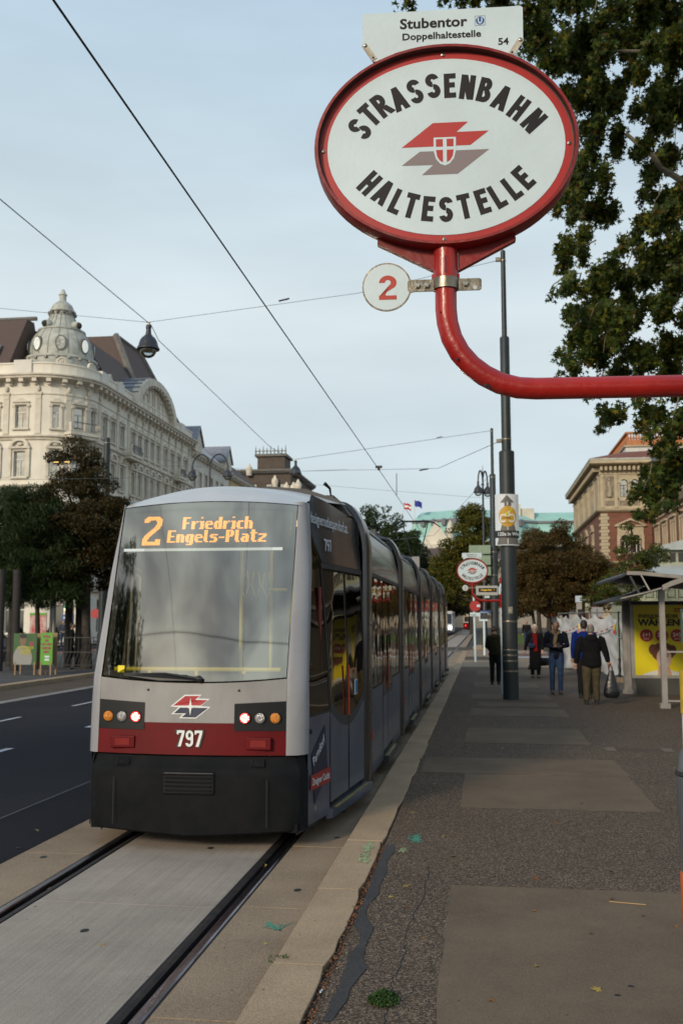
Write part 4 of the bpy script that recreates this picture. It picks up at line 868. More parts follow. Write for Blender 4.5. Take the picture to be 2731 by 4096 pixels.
def tree(name, label, base, trunk, env, nclump, csize, nleaf, lsize, lm, r0=.16, group=None, bark=None, outline=oval, seed=1, up=0., flat=.5, cat='tree', limbs=14):
    o = empty(name, base, label, cat, group); r_ = random.Random(seed); t = MB()
    tp = [Vector(base)] + [Vector(p) for p in trunk]; nn = len(tp); t.tube(tp, [r0 * (1.25 if i == 0 else 1) * (1 - .55 * i / nn) for i in range(nn)], 10)
    cs = sub_clumps(env, nclump, csize, seed); top = tp[-1]
    for c in r_.sample(cs, min(limbs, len(cs))):
        a = tp[-1].lerp(tp[-2], r_.random() * .8); e_ = Vector(c[:3]); mid = a.lerp(e_, .5) + Vector((r_.uniform(-.2, .2), r_.uniform(-.2, .2), r_.uniform(0, .3))) * (e_ - a).length * .4
        t.tube([a, a.lerp(mid, .5) + Vector((0, 0, .02)), mid, e_], [r0 * .42, r0 * .32, r0 * .2, r0 * .06], 6)
    t.build('trunk', bark or M_bark, o, smooth=True)
    me = leaves_mesh('crown', clumps(cs, nleaf, seed), lsize, lm, outline, seed, flat, up); c = bpy.data.objects.new('crown', me); COL.objects.link(c); adopt(c, o); c['kind'] = 'stuff'
    return o
# left side: dark brown autumn tree, feathery green trees, and others along the kerb
tree('autumn_tree', 'brown-leaved autumn tree rising in front of the domed corner house', (-14.55, 35.7, 0), [(-14.6, 35.7, 1.6), (-14.65, 35.8, 3.2), (-14.9, 35.9, 5)],
     [(-15.2, 36, 6.4, 1.5, 1.6, 2.2), (-14.2, 36, 5.4, 1.7, 1.6, 1.7), (-13.2, 36.2, 4.7, 1.3, 1.5, 1.9), (-15.6, 36.2, 4.4, 1.4, 1.4, 1.5), (-14.3, 36, 3.7, 1.5, 1.3, .8), (-15.3, 36, 7.8, .7, .8, .8), (-12.6, 36.2, 3.6, 1.0, 1.2, 1.3)], 210, .46, 85000, .10, LM['brown2'], .19, seed=4)
tree('feathery_tree', 'dark green feathery tree second from the left, its bare forked stems over the election posters', (-16.3, 35.4, 0), [(-16.35, 35.4, 1.3), (-16.4, 35.4, 2.3), (-16.2, 35.4, 3.4)],
     [(-16.6, 35.2, 5.4, 1.2, 1.2, 1.5), (-16.1, 35.2, 4.0, 1.45, 1.2, 1.15), (-15.3, 35.2, 3.9, .9, 1, 1.3), (-16.2, 35.2, 6.1, .7, .8, 1.0), (-15.6, 35.0, 2.9, 1.0, .8, .7), (-16.9, 35.1, 3.1, 1.0, .9, .8)], 210, .38, 52000, .20, LM['feather'], .11, seed=5, outline=needle, up=1.2, limbs=18)
tree('feathery_tree', 'dark green feathery tree at the far left edge, taller than the one beside it', (-18.3, 37.2, 0), [(-18.3, 37.2, 1.8), (-18.3, 37.2, 3.4)],
     [(-18.7, 36.8, 5.4, 1.5, 1.3, 1.8), (-18.0, 36.8, 4.4, 1.3, 1.2, 1.5), (-19.2, 37, 4.0, 1.4, 1.2, 1.4), (-18.2, 36.8, 3.2, 1.3, 1.0, .8)], 190, .42, 46000, .21, LM['feather'], .12, seed=6, outline=needle, up=1.2, limbs=12)
for i, (x, y, h_, k, lb) in enumerate([(-13.6, 42.5, 7.2, 'brown2', 'brown tree just left of the tram, behind the first autumn tree'), (-14.6, 50, 6.5, 'brown', 'small brown tree seen over the left corner of the tram roof'), (-21.5, 44, 6.8, 'green', 'broad dark green tree behind the feathery trees at far left'), (-13.6, 60, 6.6, 'brown', 'far brown kerbside tree hidden mostly by the tram roof')]):
    tree('street_tree', lb, (x, y, 0), [(x, y, 2), (x + .1, y, 3.6)], [(x, y, h_ - 2, 2.0, 2.0, 1.9), (x + .7, y, h_ - 3, 1.5, 1.5, 1.2), (x - .9, y, h_ - 2.9, 1.4, 1.5, 1.2)], 110, .45, 15000, .13, LM[k], .17, seed=20 + i)
# right side
tree('autumn_tree', 'rusty brown round-crowned tree behind the tarpaulin fence', (3.75, 57.5, 0), [(3.75, 57.5, 1.6), (3.8, 57.5, 2.8)],
     [(4.3, 58, 5.3, 1.9, 1.8, 2.1), (2.9, 58, 4.2, 1.35, 1.6, 1.7), (5.9, 58, 4.2, 1.4, 1.6, 1.6), (4.2, 57.5, 3.0, 2.3, 1.5, .8), (6.9, 57.5, 3.6, .8, 1, 1.1)], 260, .46, 90000, .115, LM['brown'], .17, seed=31, limbs=20)
tree('autumn_tree', 'brown tree with thin trunk between the tram stop pole and the traffic lights', (3.05, 60, 0), [(3.05, 60, 1.6), (2.9, 60, 2.8)],
     [(2.4, 60.5, 4.0, 1.1, 1.4, 1.7), (3.1, 60.5, 5.8, 1.1, 1.3, 1.4), (1.8, 60.5, 3.0, .7, 1, .9)], 130, .46, 36000, .115, LM['brown'], .12, seed=32)
tree('avenue_tree', 'tall green and gold tree standing behind the ornate street lamp', (-1.2, 128, 0), [(-1.2, 128, 3), (-1.2, 128, 7)],
     [(-1.0, 130, 12.2, 2.8, 3, 5.0), (-2.6, 130, 9.6, 3.6, 3, 4.4), (-4.6, 130, 7.6, 2.8, 3, 3.4), (.6, 130, 9, 1.8, 3, 5), (-.6, 130, 15.4, 1.6, 2, 2.0), (-2.5, 129, 5.6, 3.6, 2.4, 2.0)], 330, .85, 46000, .30, LM['mixed'], .3, seed=33, limbs=20)
for i, (x, y, sx, h_, k, lb) in enumerate([(-11.9, 146, 3.4, 16.8, 'green', 'green avenue tree between two taller ones left of the pantograph'), (-17.5, 152, 4.5, 18.6, 'green', 'dark green avenue tree farthest left behind the tram roof'), (-14.4, 148, 4.4, 19.8, 'green', 'dark green avenue tree rising just behind the tram roof, left of its pantograph'), (-10.5, 150, 3.0, 15.6, 'green', 'green avenue tree directly behind the raised pantograph'), (-6.5, 165, 3.5, 8.6, 'brown', 'low brown tree over the two distant trams'), (-2.0, 178, 4, 8.8, 'brown', 'low brown tree behind the distant red tram'), (7.5, 135, 3.6, 9, 'green', 'dark green tree behind the rusty brown tree')]):
    tree('avenue_tree', lb, (x, y, 0), [(x, y, 2.5), (x, y, h_ * .45)], [(x, y, h_ * .68, sx, 3.2, h_ * .30), (x + sx * .5, y, h_ * .5, sx * .8, 3, h_ * .22), (x - sx * .6, y, h_ * .52, sx * .7, 3, h_ * .24), (x - .3 * sx, y, h_ * .84, sx * .5, 2, h_ * .14)], 170, .9, 20000, .34, LM[k], .3, seed=40 + i)
# young tree in front of the museum
tree('young_tree', 'young sparse tree with thin dark trunk in front of the brick museum', (5.75, 40, 0), [(5.78, 40, 2.0), (5.8, 40, 3.8), (5.86, 40, 5.6)],
     [(5.7, 40, 3.9, .85, .8, .9), (4.9, 40, 3.0, .6, .7, .45), (6.6, 40, 4.2, .5, .5, .6), (5.6, 40, 2.7, .8, .6, .5), (6.3, 40, 3.4, .6, .6, .4), (5.85, 40, 5.2, .35, .4, .5), (4.3, 40.5, 2.5, .5, .5, .4)], 90, .24, 9000, .10, LM['plane'], .045, seed=50, limbs=14)
# the big plane tree that overhangs the stop from the right
px_ = empty('plane_tree', (9.5, 19, 0), 'large plane tree overhanging from the right, its drooping twigs behind the oval sign', 'tree')
tb = MB(); tb.tube([(9.5, 19, 0), (9.4, 19, 2.5), (9.0, 19, 5), (8.4, 18.5, 7.5), (7.4, 17.8, 10)], [.5, .42, .36, .30, .22], 14)
tw = [[(8.4, 18.5, 7.5), (6.8, 17.5, 8.2), (5.2, 17, 8.6), (3.6, 17, 9.2), (2.6, 17, 10.2)], [(8.9, 19, 5.5), (7.4, 18, 6.4), (6.0, 17, 6.9), (5.0, 16.5, 7.0)], [(7.4, 17.8, 10), (5.5, 17, 10.6), (3.5, 16.5, 11.3), (1.0, 16.5, 11.6)],
      [(5.2, 17, 8.6), (4.2, 17, 8.0), (3.2, 17, 7.8)], [(6.8, 17.5, 8.2), (5.6, 17, 7.6), (4.4, 17, 6.9)], [(8.9, 19, 5.5), (7.0, 17.5, 5.3), (5.4, 17, 4.9), (4.4, 17, 4.6)], [(7.4, 17.8, 10), (6.2, 17, 12), (5, 17, 13)]]
for p in tw:
    q = []
    for a, b in zip(p[:-1], p[1:]):
        for k in range(5): v = Vector(a).lerp(Vector(b), k / 5); q.append(v + Vector((rnd.uniform(-.07, .07), rnd.uniform(-.07, .07), rnd.uniform(-.07, .07))))
    q.append(Vector(p[-1])); r1 = .14 if p[0][0] > 8 else .07; tb.tube(q, [r1 * (1 - .8 * i / len(q)) for i in range(len(q))], 7)
PC = [(-1.05,15.95,12.25,0.12),(-1.36,17.18,13.05,0.07),(-0.38,16.48,12.55,0.17),(-0.04,17.42,13.08,0.21),(0.33,17.5,13.15,0.23),(0.6,15.26,11.63,0.24),(0.9,15.05,11.38,0.28),(1.48,18.35,13.35,0.29),(1.62,16.04,11.77,0.3),(1.97,15.94,11.77,0.29),(2.78,18.98,13.74,0.35),(2.86,16.88,12.33,0.36),(3.56,18.35,13.16,0.44),(3.56,16.91,12.06,0.36),(1.09,17.56,12.44,0.23),(1.2,15.6,11.06,0.25),(1.67,17.54,12.18,0.28),(2.08,18.47,12.45,0.29),(1.49,17.09,11.55,0.23),(1.87,17.97,11.78,0.28),(2.26,17.69,12.27,0.23),(2.09,15.26,10.36,0.24),(2.81,18.03,12.48,0.33),(3.04,17.36,11.91,0.37),(3.24,16.21,11.07,0.34),(2.56,15.12,10.08,0.28),(3.53,18.46,11.63,0.44),(3.52,16.89,10.91,0.36),(1.99,17.88,11.33,0.24),(2.34,18.52,11.5,0.27),(1.85,17.86,11.04,0.19),(2.64,18.68,11.72,0.25),(2.21,16.58,10.21,0.24),(2.1,18.2,10.91,0.22),(1.71,16.78,9.67,0.2),(2.2,18.74,10.57,0.22),(1.84,18.52,10.09,0.24),(1.72,15.39,8.76,0.16),(1.97,15.54,8.82,0.18),(2.12,15.87,8.58,0.19),(2.6,18.86,9.55,0.17),(2.14,16.74,8.56,0.11),(1.86,17.51,9.31,0.21),(1.63,16.2,8.5,0.13),(1.84,17.03,8.6,0.18),(1.7,16.54,8.15,0.17),(1.76,16.4,7.92,0.13),(1.6,17.34,8.29,0.16),(1.47,17.34,8.11,0.14),(1.41,18.62,9.57,0.1),(1.57,17.73,9.37,0.14),(2.76,18.72,10.97,0.2),(2.53,18.43,10.74,0.15),(3.31,18.96,10.86,0.23),(3.12,17.69,9.91,0.14),(2.86,15.65,9.73,0.29),(3.73,18.44,10.92,0.34),(3.52,18.86,10.79,0.2),(3.78,18.62,10.36,0.34),(3.29,17.28,9.44,0.18),(3.13,17.86,9.52,0.16),(2.85,15.84,8.48,0.13),(3.75,18.33,9.6,0.34),(3.36,17.29,8.81,0.27),(3.28,16.14,8.04,0.26),(2.8,15.25,7.67,0.2),(3.02,18.42,8.81,0.19),(3.02,18.96,9.17,0.1),(2.22,15.35,7.58,0.1),(2.58,18.2,8.51,0.12),(2.18,16.64,7.6,0.18),(1.82,15.6,7.17,0.12),(2.44,16.18,7.55,0.26),(3.08,18.08,8.25,0.29),(3.56,18.49,8.43,0.34),(1.31,15.18,6.92,0.1),(1.73,17.46,7.64,0.18),(1.18,15.18,6.95,0.05),(1.98,17.87,7.63,0.24),(2.17,16.32,7.15,0.26),(2.87,18.52,7.9,0.29),(3.39,18.92,8.06,0.35),(3.38,17.02,7.37,0.27),(1.82,18.99,7.66,0.2),(1.83,16.24,6.71,0.26),(2.06,15.31,6.46,0.24),(2.77,17.4,7.08,0.32),(2.77,15.13,6.33,0.28),(3.16,15.79,6.52,0.25),(1.59,16.63,6.67,0.13),(1.83,17.44,6.72,0.23),(1.98,15.62,6.2,0.25),(2.26,15.17,6.02,0.24),(3.15,18.47,6.87,0.29),(3.16,16.26,6.21,0.26),(1.69,18.83,6.93,0.15),(1.85,18.59,6.72,0.2),(1.96,16.51,6.07,0.22),(2.37,16.84,6.14,0.2),(2.82,17.08,6.15,0.14),(3.28,17.58,6.26,0.28),(1.43,17.38,6.27,0.07),(1.62,17.24,6.1,0.14),(1.9,17.48,6.06,0.18),(2.45,18.76,6.41,0.17),(3.29,17.03,5.81,0.27),(2.91,16.72,5.67,0.13),(2.85,17.88,6.04,0.14),(1.85,15.95,5.52,0.11),(2.06,16.2,5.16,0.13),(2.26,18.91,5.54,0.1),(2.21,17.08,5.09,0.14),(2.35,17.19,5.32,0.09),(2.35,15.05,4.87,0.12),(2.63,16.66,4.99,0.11),(2.95,17.32,5.2,0.21),(2.86,15.08,4.83,0.24),(3.34,17.46,4.95,0.28),(3.1,17.53,4.89,0.18),(2.47,15.24,4.49,0.08),(3.33,17.51,4.57,0.28),(2.97,16.87,4.39,0.18),(3.03,17.72,4.3,0.19),(2.6,16.41,3.88,0.11),(2.95,17.83,3.88,0.16),(3.18,17.95,4.07,0.24),(2.49,15.09,3.38,0.1),(2.66,15.24,3.47,0.12),(3.32,17.7,4.3,0.19),(3.13,18.85,4.33,0.15),(2.58,16.0,3.95,0.13)]
cs = []
r_ = random.Random(9)
for x, y, z, s in PC:
    for k in range(3 if s > .18 else 2):
        a = s * .7; cs.append((x + r_.uniform(-a, a), y + r_.uniform(-.8, .8), z + r_.uniform(-a, a), s * r_.uniform(.35, .7), max(.35, s), s * r_.uniform(.35, .7)))
    if r_.random() < .6:      # drooping twig through each clump
        tb.tube([(x + .16 + r_.uniform(-.1, .1), y + .1, z + s + r_.uniform(.05, .2)), (x + .06, y, z + s * .6), (x, y, z), (x - .04, y, z - s)], [.013, .011, .008, .004], 5)
# crown that goes on above and to the right of the frame
for k in range(260): cs.append((r_.uniform(4.4, 13.5), r_.uniform(14.5, 24), r_.uniform(5.0, 15.5), .75, .75, .6))
for k in range(70): cs.append((r_.uniform(.5, 6), r_.uniform(15, 20), r_.uniform(12.9, 15.5), .7, .7, .5))
tb.build('trunk', M_bark_p, px_, smooth=True)
near = [c for c in cs if c[3] < .6]; far = cs[len(near):] if False else [c for c in cs if c[3] >= .6]
P1 = clumps(near, 66000, 61, .0); P1 = P1 + np.random.default_rng(5).normal(0, .045, P1.shape)
c = bpy.data.objects.new('crown', leaves_mesh('crown', P1[:-260], .128, LM['plane'], star, 61, .35, 1.2)); COL.objects.link(c); adopt(c, px_); c['kind'] = 'stuff'
c = bpy.data.objects.new('upper_crown', leaves_mesh('upper_crown', clumps(far, 30000, 62, .1), .22, LM['plane'], star, 62, .4, .8)); COL.objects.link(c); adopt(c, px_); c['kind'] = 'stuff'
lmesh = [leaves_mesh('leaf', np.array([[0., 0, 0]]), .18, LM['plane'], star, 70 + i, .3, 1.0) for i in range(14)]
for i, p in enumerate(P1[-260:]):
    put(lmesh[i % 14], 'leaf', px_, (float(p[0]), float(p[1]) - .25, float(p[2])), r_.uniform(0, 6.28))
# trees that stand beside the stop just behind the viewpoint: mirrored in the windscreen, they shade tram and track
tree('street_tree', 'tall tree on the far pavement, mirrored in the left part of the tram windscreen', (-14.6, -2.5, 0), [(-14.6, -2.5, 3), (-14.5, -2.5, 6)], [(-14.6, -2.5, 8.2, 3.0, 3.0, 3.2), (-13.2, -2.5, 6.0, 2.6, 2.4, 1.8), (-14.9, -2, 10.8, 2.0, 2.0, 1.9), (-16, -3, 6.4, 2.4, 2, 2)], 210, .62, 24000, .2, LM['green'], .26, seed=71)
tree('street_tree', 'tree on the stop pavement, mirrored in the lower right of the tram windscreen', (4.2, -8, 0), [(4.2, -8, 3), (4.0, -8, 5)], [(3.6, -8, 8.6, 3.0, 3.0, 3.0), (2.8, -8.5, 6.2, 2.2, 2, 1.6), (5.4, -7.5, 9.4, 2.4, 2.4, 2.6)], 170, .7, 18000, .22, LM['green'], .24, seed=72)
# ================================================================ the tram
M_lgrey = mat('tram_light_grey', (.275, .270, .272), .45, c2=(.215, .210, .212), scale=3.5, coat=.15, aniso=(1, 1, .35))
M_roofw = mat('tram_roof_pale', (.50, .52, .54), .38, c2=(.42, .44, .46), scale=1.5, coat=.2)
M_pill = mat('tram_pillar_grey', (.30, .30, .32), .36, c2=(.24, .24, .26), scale=1.2, coat=.4)
M_red = mat('tram_red', (.125, .0015, .004), .5, c2=(.095, .001, .003), scale=3, spec=.2)
M_bump = mat('bumper_black', (.006, .007, .009), .75, c2=(.0105, .011, .0125), scale=5, bump=.12, bscale=120, spec=.12)
M_blk = mat('tram_black', (.005, .006, .008), .4, c2=(.009, .010, .012), scale=3, spec=.3)
M_side = mat('tram_side_blue_grey', (.072, .088, .125), .34, c2=(.052, .062, .088), scale=2.2, coat=.25)
M_navy = mat('tram_navy', (.014, .026, .048), .28, coat=.5)
M_dkpan = mat('tram_dark_panel', (.032, .028, .030), .24, c2=(.022, .020, .022), scale=1.6, coat=.12)
M_chrome = mat('portal_metal', (.11, .10, .095), .26, .8, c2=(.07, .064, .062), scale=1.5, bump=.05, bscale=2)
M_seal = mat('door_seal', (.008, .010, .014), .5)
M_ws = glass_mat('windscreen_glass', (.78, .78, .70), .30, .035, wob=.05, wscale=.9)
M_tg = glass_mat('tram_side_glass', (.20, .20, .18), .07, .02, wob=.10, wscale=1.1)
M_tgd = glass_mat('tram_side_glass_dark', (.05, .05, .05), .10, .02, wob=.18, wscale=1.3)
M_yel = mat('handrail_yellow', (.85, .72, .03), .4)
M_orange2 = mat('door_orange', (.42, .045, .008), .5)
M_int = mat('interior_grey', (.34, .32, .27), .8); M_intd = mat('interior_dark', (.03, .03, .032), .8)
M_white = mat('white_film', (.72, .74, .74), .5); M_wht2 = mat('lettering_white', (.55, .58, .64), .5)
M_reflr = mat('reflector_red', (.16, .006, .006), .3, c2=(.22, .01, .01), scale=8)
CX = -2.45
def YF(u, z): return (8.30 if z < .66 else (8.335 + .03 * (z - .66) / .6 if z < 1.27 else 8.36 + (z - 1.27) * .315)) + .10 * u * u
tr = empty('tram', (CX, 8.3, -.12), 'long grey and red low-floor tram number 797 on line 2, standing at the stop', 'tram')
def skin(x0, x1, zf0, zf1, n=16, mrow=6, dY=0., hw=.905):
    """piece of the curved front between x0, x1 (metres from the middle) and heights zf0(x), zf1(x)"""
    m = MB()
    for i in range(n + 1):
        x = x0 + (x1 - x0) * i / n; a, b = zf0(x), zf1(x)
        for j in range(mrow + 1): z = a + (b - a) * j / mrow; m.v.append((CX + x, YF(x / hw, z) + dY, z))
    for i in range(n):
        for j in range(mrow): k = i * (mrow + 1) + j; m.f.append((k, k + mrow + 1, k + mrow + 2, k + 1))
    return m
K = lambda c: (lambda x: c)
# bumper: rounded, drawn in towards the top, keel-shaped lower edge
m = MB(); prof = [(.02, .045), (.004, .06), (-.004, .20), (-.008, .26), (-.010, .50), (-.004, .535), (.016, .565), (.044, .60), (.062, .650), (.10, .655)]
nb = 24
for i in range(nb + 1):
    x = -.915 + 1.83 * i / nb; u = x / .9; kz = .045 * (1 - abs(u)) ; ye = .10 * u * u + (.06 * (max(0, abs(u) - .86) / .155) ** 2)
    for d, z in prof:
        zz = z - kz * (1 if z < .1 else 0) - .0; m.v.append((CX + x, 8.285 + ye + d + (-.0 if z > .1 else 0), zz))
npf = len(prof)
for i in range(nb):
    for j in range(npf - 1): k = i * npf + j; m.f.append((k, k + npf, k + npf + 1, k + 1))
# returns along both sides
for sx in (-1, 1):
    b = len(m.v); pts = [(.915, 8.447), (.948, 8.50), (.966, 8.57)]
    for xx, yy in pts: m.v += [(CX + sx * xx, yy, .045), (CX + sx * xx, yy, .53), (CX + sx * (xx - .02), yy + .02, .652)]
    for q in range(2):
        for j in range(2): k = b + q * 3 + j; m.f.append((k, k + 3, k + 4, k + 1) if sx > 0 else (k, k + 1, k + 4, k + 3))
bump = m.build('bumper', M_bump, tr, smooth=True)
MB().box(CX - .9, CX + .9, 8.42, 8.6, .03, .10).build('bumper_base', M_bump, bump)
for sx in (-1, 1): MB().prism([(CX + sx * .66, 8.3, .09), (CX + sx * .665, 8.3, .09), (CX + sx * .665, 8.3, .48), (CX + sx * .66, 8.3, .48)], (0, -.003, 0)).build('bumper_seam', M_seal, bump)
# coupler cover with ribs, hinged flaps on top of the bumper
gr = MB().box(CX - .225, CX + .225, 8.262, 8.30, .345, .535).build('coupler_cover', M_blk, bump); bevel(gr, .02, 3)
for k in range(4): bevel(MB().box(CX - .20, CX + .20, 8.250, 8.262, .375 + k * .034, .393 + k * .034).build('rib', M_bump, gr), .004, 2)
bevel(MB().box(CX - .21, CX + .21, 8.252, 8.262, .507, .522).build('rib', M_bump, gr), .003, 1)
for x in (-.60, -.02, .57):
    fl = MB().prism([(CX + x - .06, 8.335, .575), (CX + x + .06, 8.335, .575), (CX + x + .055, 8.385, .640), (CX + x - .055, 8.385, .640)], (0, -.004, .003)).build('bumper_flap', M_seal, bump)
    MB().prism([(CX + x - .055, 8.331, .582), (CX + x + .055, 8.331, .582), (CX + x + .05, 8.377, .640), (CX + x - .05, 8.377, .640)], (0, -.004, .003)).build('flap_plate', M_bump, fl)
    MB().ball((CX + x, 8.345, .60), (.028, .012, .010), 8, 5).build('flap_catch', M_blk, fl)
# red band and grey panel of the front
skin(-.855, .80, K(.665), K(.9285), dY=.0).build('red_band', M_red, tr, smooth=True)
skin(-.90, .85, K(.662), K(1.262), 16, 1, dY=.012).build('front_seal', M_seal, tr, smooth=True)
gz = lambda x: 1.262 + .045 * (x / .85) ** 2
skin(-.855, .80, K(.93), gz, dY=-.002).build('grey_panel', M_lgrey, tr, smooth=True)
for sx, x0, x1 in ((-1, -.853, -.425), (1, .365, .798)):
    lo_ = K(.868); hi = (lambda x, a=x0, b=x1, s=sx: 1.095 + .022 * (abs(x) - .4) / .45)
    bk = skin(x0, x1, lo_, hi, 10, 4, -.006).build('lamp_panel', M_blk, tr, smooth=True)
    for k, (xa, c, nm) in enumerate([(.765, 'amber', 'indicator'), (.635, 'clear', 'headlight'), (.505, 'red', 'tail_light')] if sx < 0 else [(.455, 'red', 'tail_light'), (.582, 'clear', 'headlight'), (.710, 'amber', 'indicator')]):
        x = sx * xa; y = YF(x / .905, .975) - .010; ang = .2 * x / .905 * .5
        mt = {'amber': mat('lens_amber', (.62, .22, .02), .18, c2=(.38, .12, .01), scale=60, bump=.5, bscale=120, emit=(1, .35, .02), estr=.06), 'clear': mat('lens_clear', (.48, .47, .47), .12, .4, c2=(.22, .22, .22), scale=70, bump=.5, bscale=120), 'red': glow('lens_red_lit', (1, .03, .02), 2.2)}[c]
        lens = MB().lathe((0, 0, 0), [(.043, 0), (.043, .006), (.034, .013), (.012, .016)], 18); lens.xf(Matrix.Translation((CX + x, y, .975)) @ Matrix.Rotation(R(90), 4, 'X')); o = lens.build(nm, mt, bk, smooth=True)
        rim = MB(); n_ = 20
        for q in range(n_):
            a, b = 2 * PI * q / n_, 2 * PI * (q + 1) / n_; rim.prism([(CX + x + .051 * math.cos(a), y, .975 + .051 * math.sin(a)), (CX + x + .043 * math.cos(a), y, .975 + .043 * math.sin(a)), (CX + x + .043 * math.cos(b), y, .975 + .043 * math.sin(b)), (CX + x + .051 * math.cos(b), y, .975 + .051 * math.sin(b))], (0, -.008, 0))
        rim.build('lamp_rim', M_blk, o)
        if c == 'red':
            dt = MB()
            for ix in range(-3, 4):
                for iz in range(-3, 4):
                    if ix * ix + iz * iz < 11: dt.ball((CX + x + ix * .0105 + (iz % 2) * .005, y - .014, .975 + iz * .0105), .0048, 6, 4)
            dt.build('led_dots', glow('led_pink', (1, .45, .38), 5.0), o, kind='stuff')
    xm = (-.615 if sx < 0 else .575); yy = YF(xm / .905, .76)
    rf = MB().box(CX + xm - .11, CX + xm + .11, yy - .03, yy + .01, .712, .815).build('reflector', M_red, tr); bevel(rf, .008, 2); MB().box(CX + xm - .065, CX + xm + .065, yy - .034, yy - .03, .735, .793).build('reflector_lens', M_reflr, rf)
    MB().lathe((0, 0, 0), [(.011, 0), (.011, .005), (.004, .008)], 10).xf(Matrix.Translation((CX + sx * .40, YF(.44, 1.204) - .002, 1.204)) @ Matrix.Rotation(R(90), 4, 'X')).build('screw', M_chrome, tr)
# fleet number
FM = frame((CX - .016, YF(0, .80) - .004, .801), (1, 0, 0), (0, .05, 1))
stroke(MB(), '797', FM @ Matrix.Translation((0, 0, .001)), .150, .23, .0004, .11).build('number_outline', M_seal, tr)
n_ = MB(); [n_.add([FM @ Vector((((px + x) * .134), (py - .5) * .134, .004 + k * .0001)) for px, py in p], [tuple(range(len(p)))]) for x, c in ((-.82, '7'), (-.24, '9'), (.34, '7')) for k, p in enumerate(glyph(c, .155)[0])]
n_.build('number_797', M_white, tr)
# operator's emblem: two arrow-like bolts around a star
EM = lambda pts, d: [(x, YF((x - CX) / .905, z) - d, z) for x, z in pts]
LW = [(-2.642, 1.066), (-2.518, 1.165), (-2.369, 1.167), (-2.40, 1.135), (-2.298, 1.132), (-2.372, 1.072), (-2.29, 1.065), (-2.414, .967), (-2.563, .968), (-2.53, 1.002), (-2.635, 1.001), (-2.569, 1.059)]
MB().prism(EM(LW, .003), (0, -.0015, 0)).build('emblem_ground', M_white, tr)
MB().prism(EM([(-2.618, 1.073), (-2.513, 1.155), (-2.385, 1.157), (-2.43, 1.123), (-2.318, 1.122), (-2.377, 1.077)], .0055), (0, -.0012, 0)).build('emblem_red', mat('emblem_red', (.36, .01, .02), .5), tr)
MB().prism(EM([(-2.610, 1.009), (-2.556, 1.057), (-2.312, 1.057), (-2.418, .977), (-2.54, .977), (-2.50, 1.010)], .0055), (0, -.0012, 0)).build('emblem_blue', mat('emblem_blue', (.008, .018, .05), .5), tr)
sc_ = (-2.465, 1.066); stp = [(0, .075), (.010, .014), (.05, 0), (.010, -.014), (0, -.075), (-.010, -.014), (-.05, 0), (-.010, .014)]
MB().prism(EM([(sc_[0] + a, sc_[1] + b) for a, b in stp][::-1], .0082), (0, -.0008, 0)).build('emblem_star', M_white, tr)
# windscreen
wz0 = lambda x: 1.275 + .045 * (x / .85) ** 2; wz1 = lambda x: 2.885 - .045 * (x / .85) ** 2
ws = skin(-.845, .795, wz0, wz1, 24, 16, -.004).build('windscreen', M_ws, tr, smooth=True)
fr = MB()      # dark printed border on the inside of the glass
for a, b, z0, z1 in ((-.845, -.800, wz0, wz1), (.75, .795, wz0, wz1)): s_ = skin(a, b, z0, z1, 2, 12, .010); fr.add(s_.v, s_.f)
for z0, z1 in ((wz0, lambda x: wz0(x) + .055), (lambda x: wz1(x) - .05, wz1)): s_ = skin(-.80, .75, z0, z1, 20, 2, .012); fr.add(s_.v, s_.f)
fr.build('windscreen_border', M_seal, ws)
sX = lambda Y: float(np.interp(Y, [8.4, 9.2, 10.7], [.935, 1.075, 1.21]))
def SXZ(y, z): return sX(y - max(0, z - 1.27) * .315 * min(1, max(0, (10.7 - y) / 1.8))) - max(0, z - 1.0) * .03 - max(0, z - 2.3) * .09
fy = lambda z: YF(.9, z) + .135 - .0
# rounded corner pillars, leaning back with the windscreen
def pillar(sx):
    m = MB(); zs = [.665 + (2.88 - .665) * k / 14 for k in range(15)]; n_ = 9
    for z in zs:
        e0 = (.857 if sx < 0 else .802); y0 = YF(e0 / .905, z) - .004; y1 = fy(z) + .012; x1 = SXZ(y1, z) + .006
        for k in range(n_ + 1):
            a = PI / 2 * k / n_; m.v.append((CX + sx * (e0 + (x1 - e0) * math.sin(a)), y0 + (y1 - y0) * (1 - math.cos(a)), z))
    for i in range(14):
        for k in range(n_): q = i * (n_ + 1) + k; m.f.append((q, q + 1, q + n_ + 2, q + n_ + 1) if sx > 0 else (q, q + n_ + 1, q + n_ + 2, q + 1))
    m.build('corner_pillar', M_pill, tr, smooth=True)
pillar(-1); pillar(1)
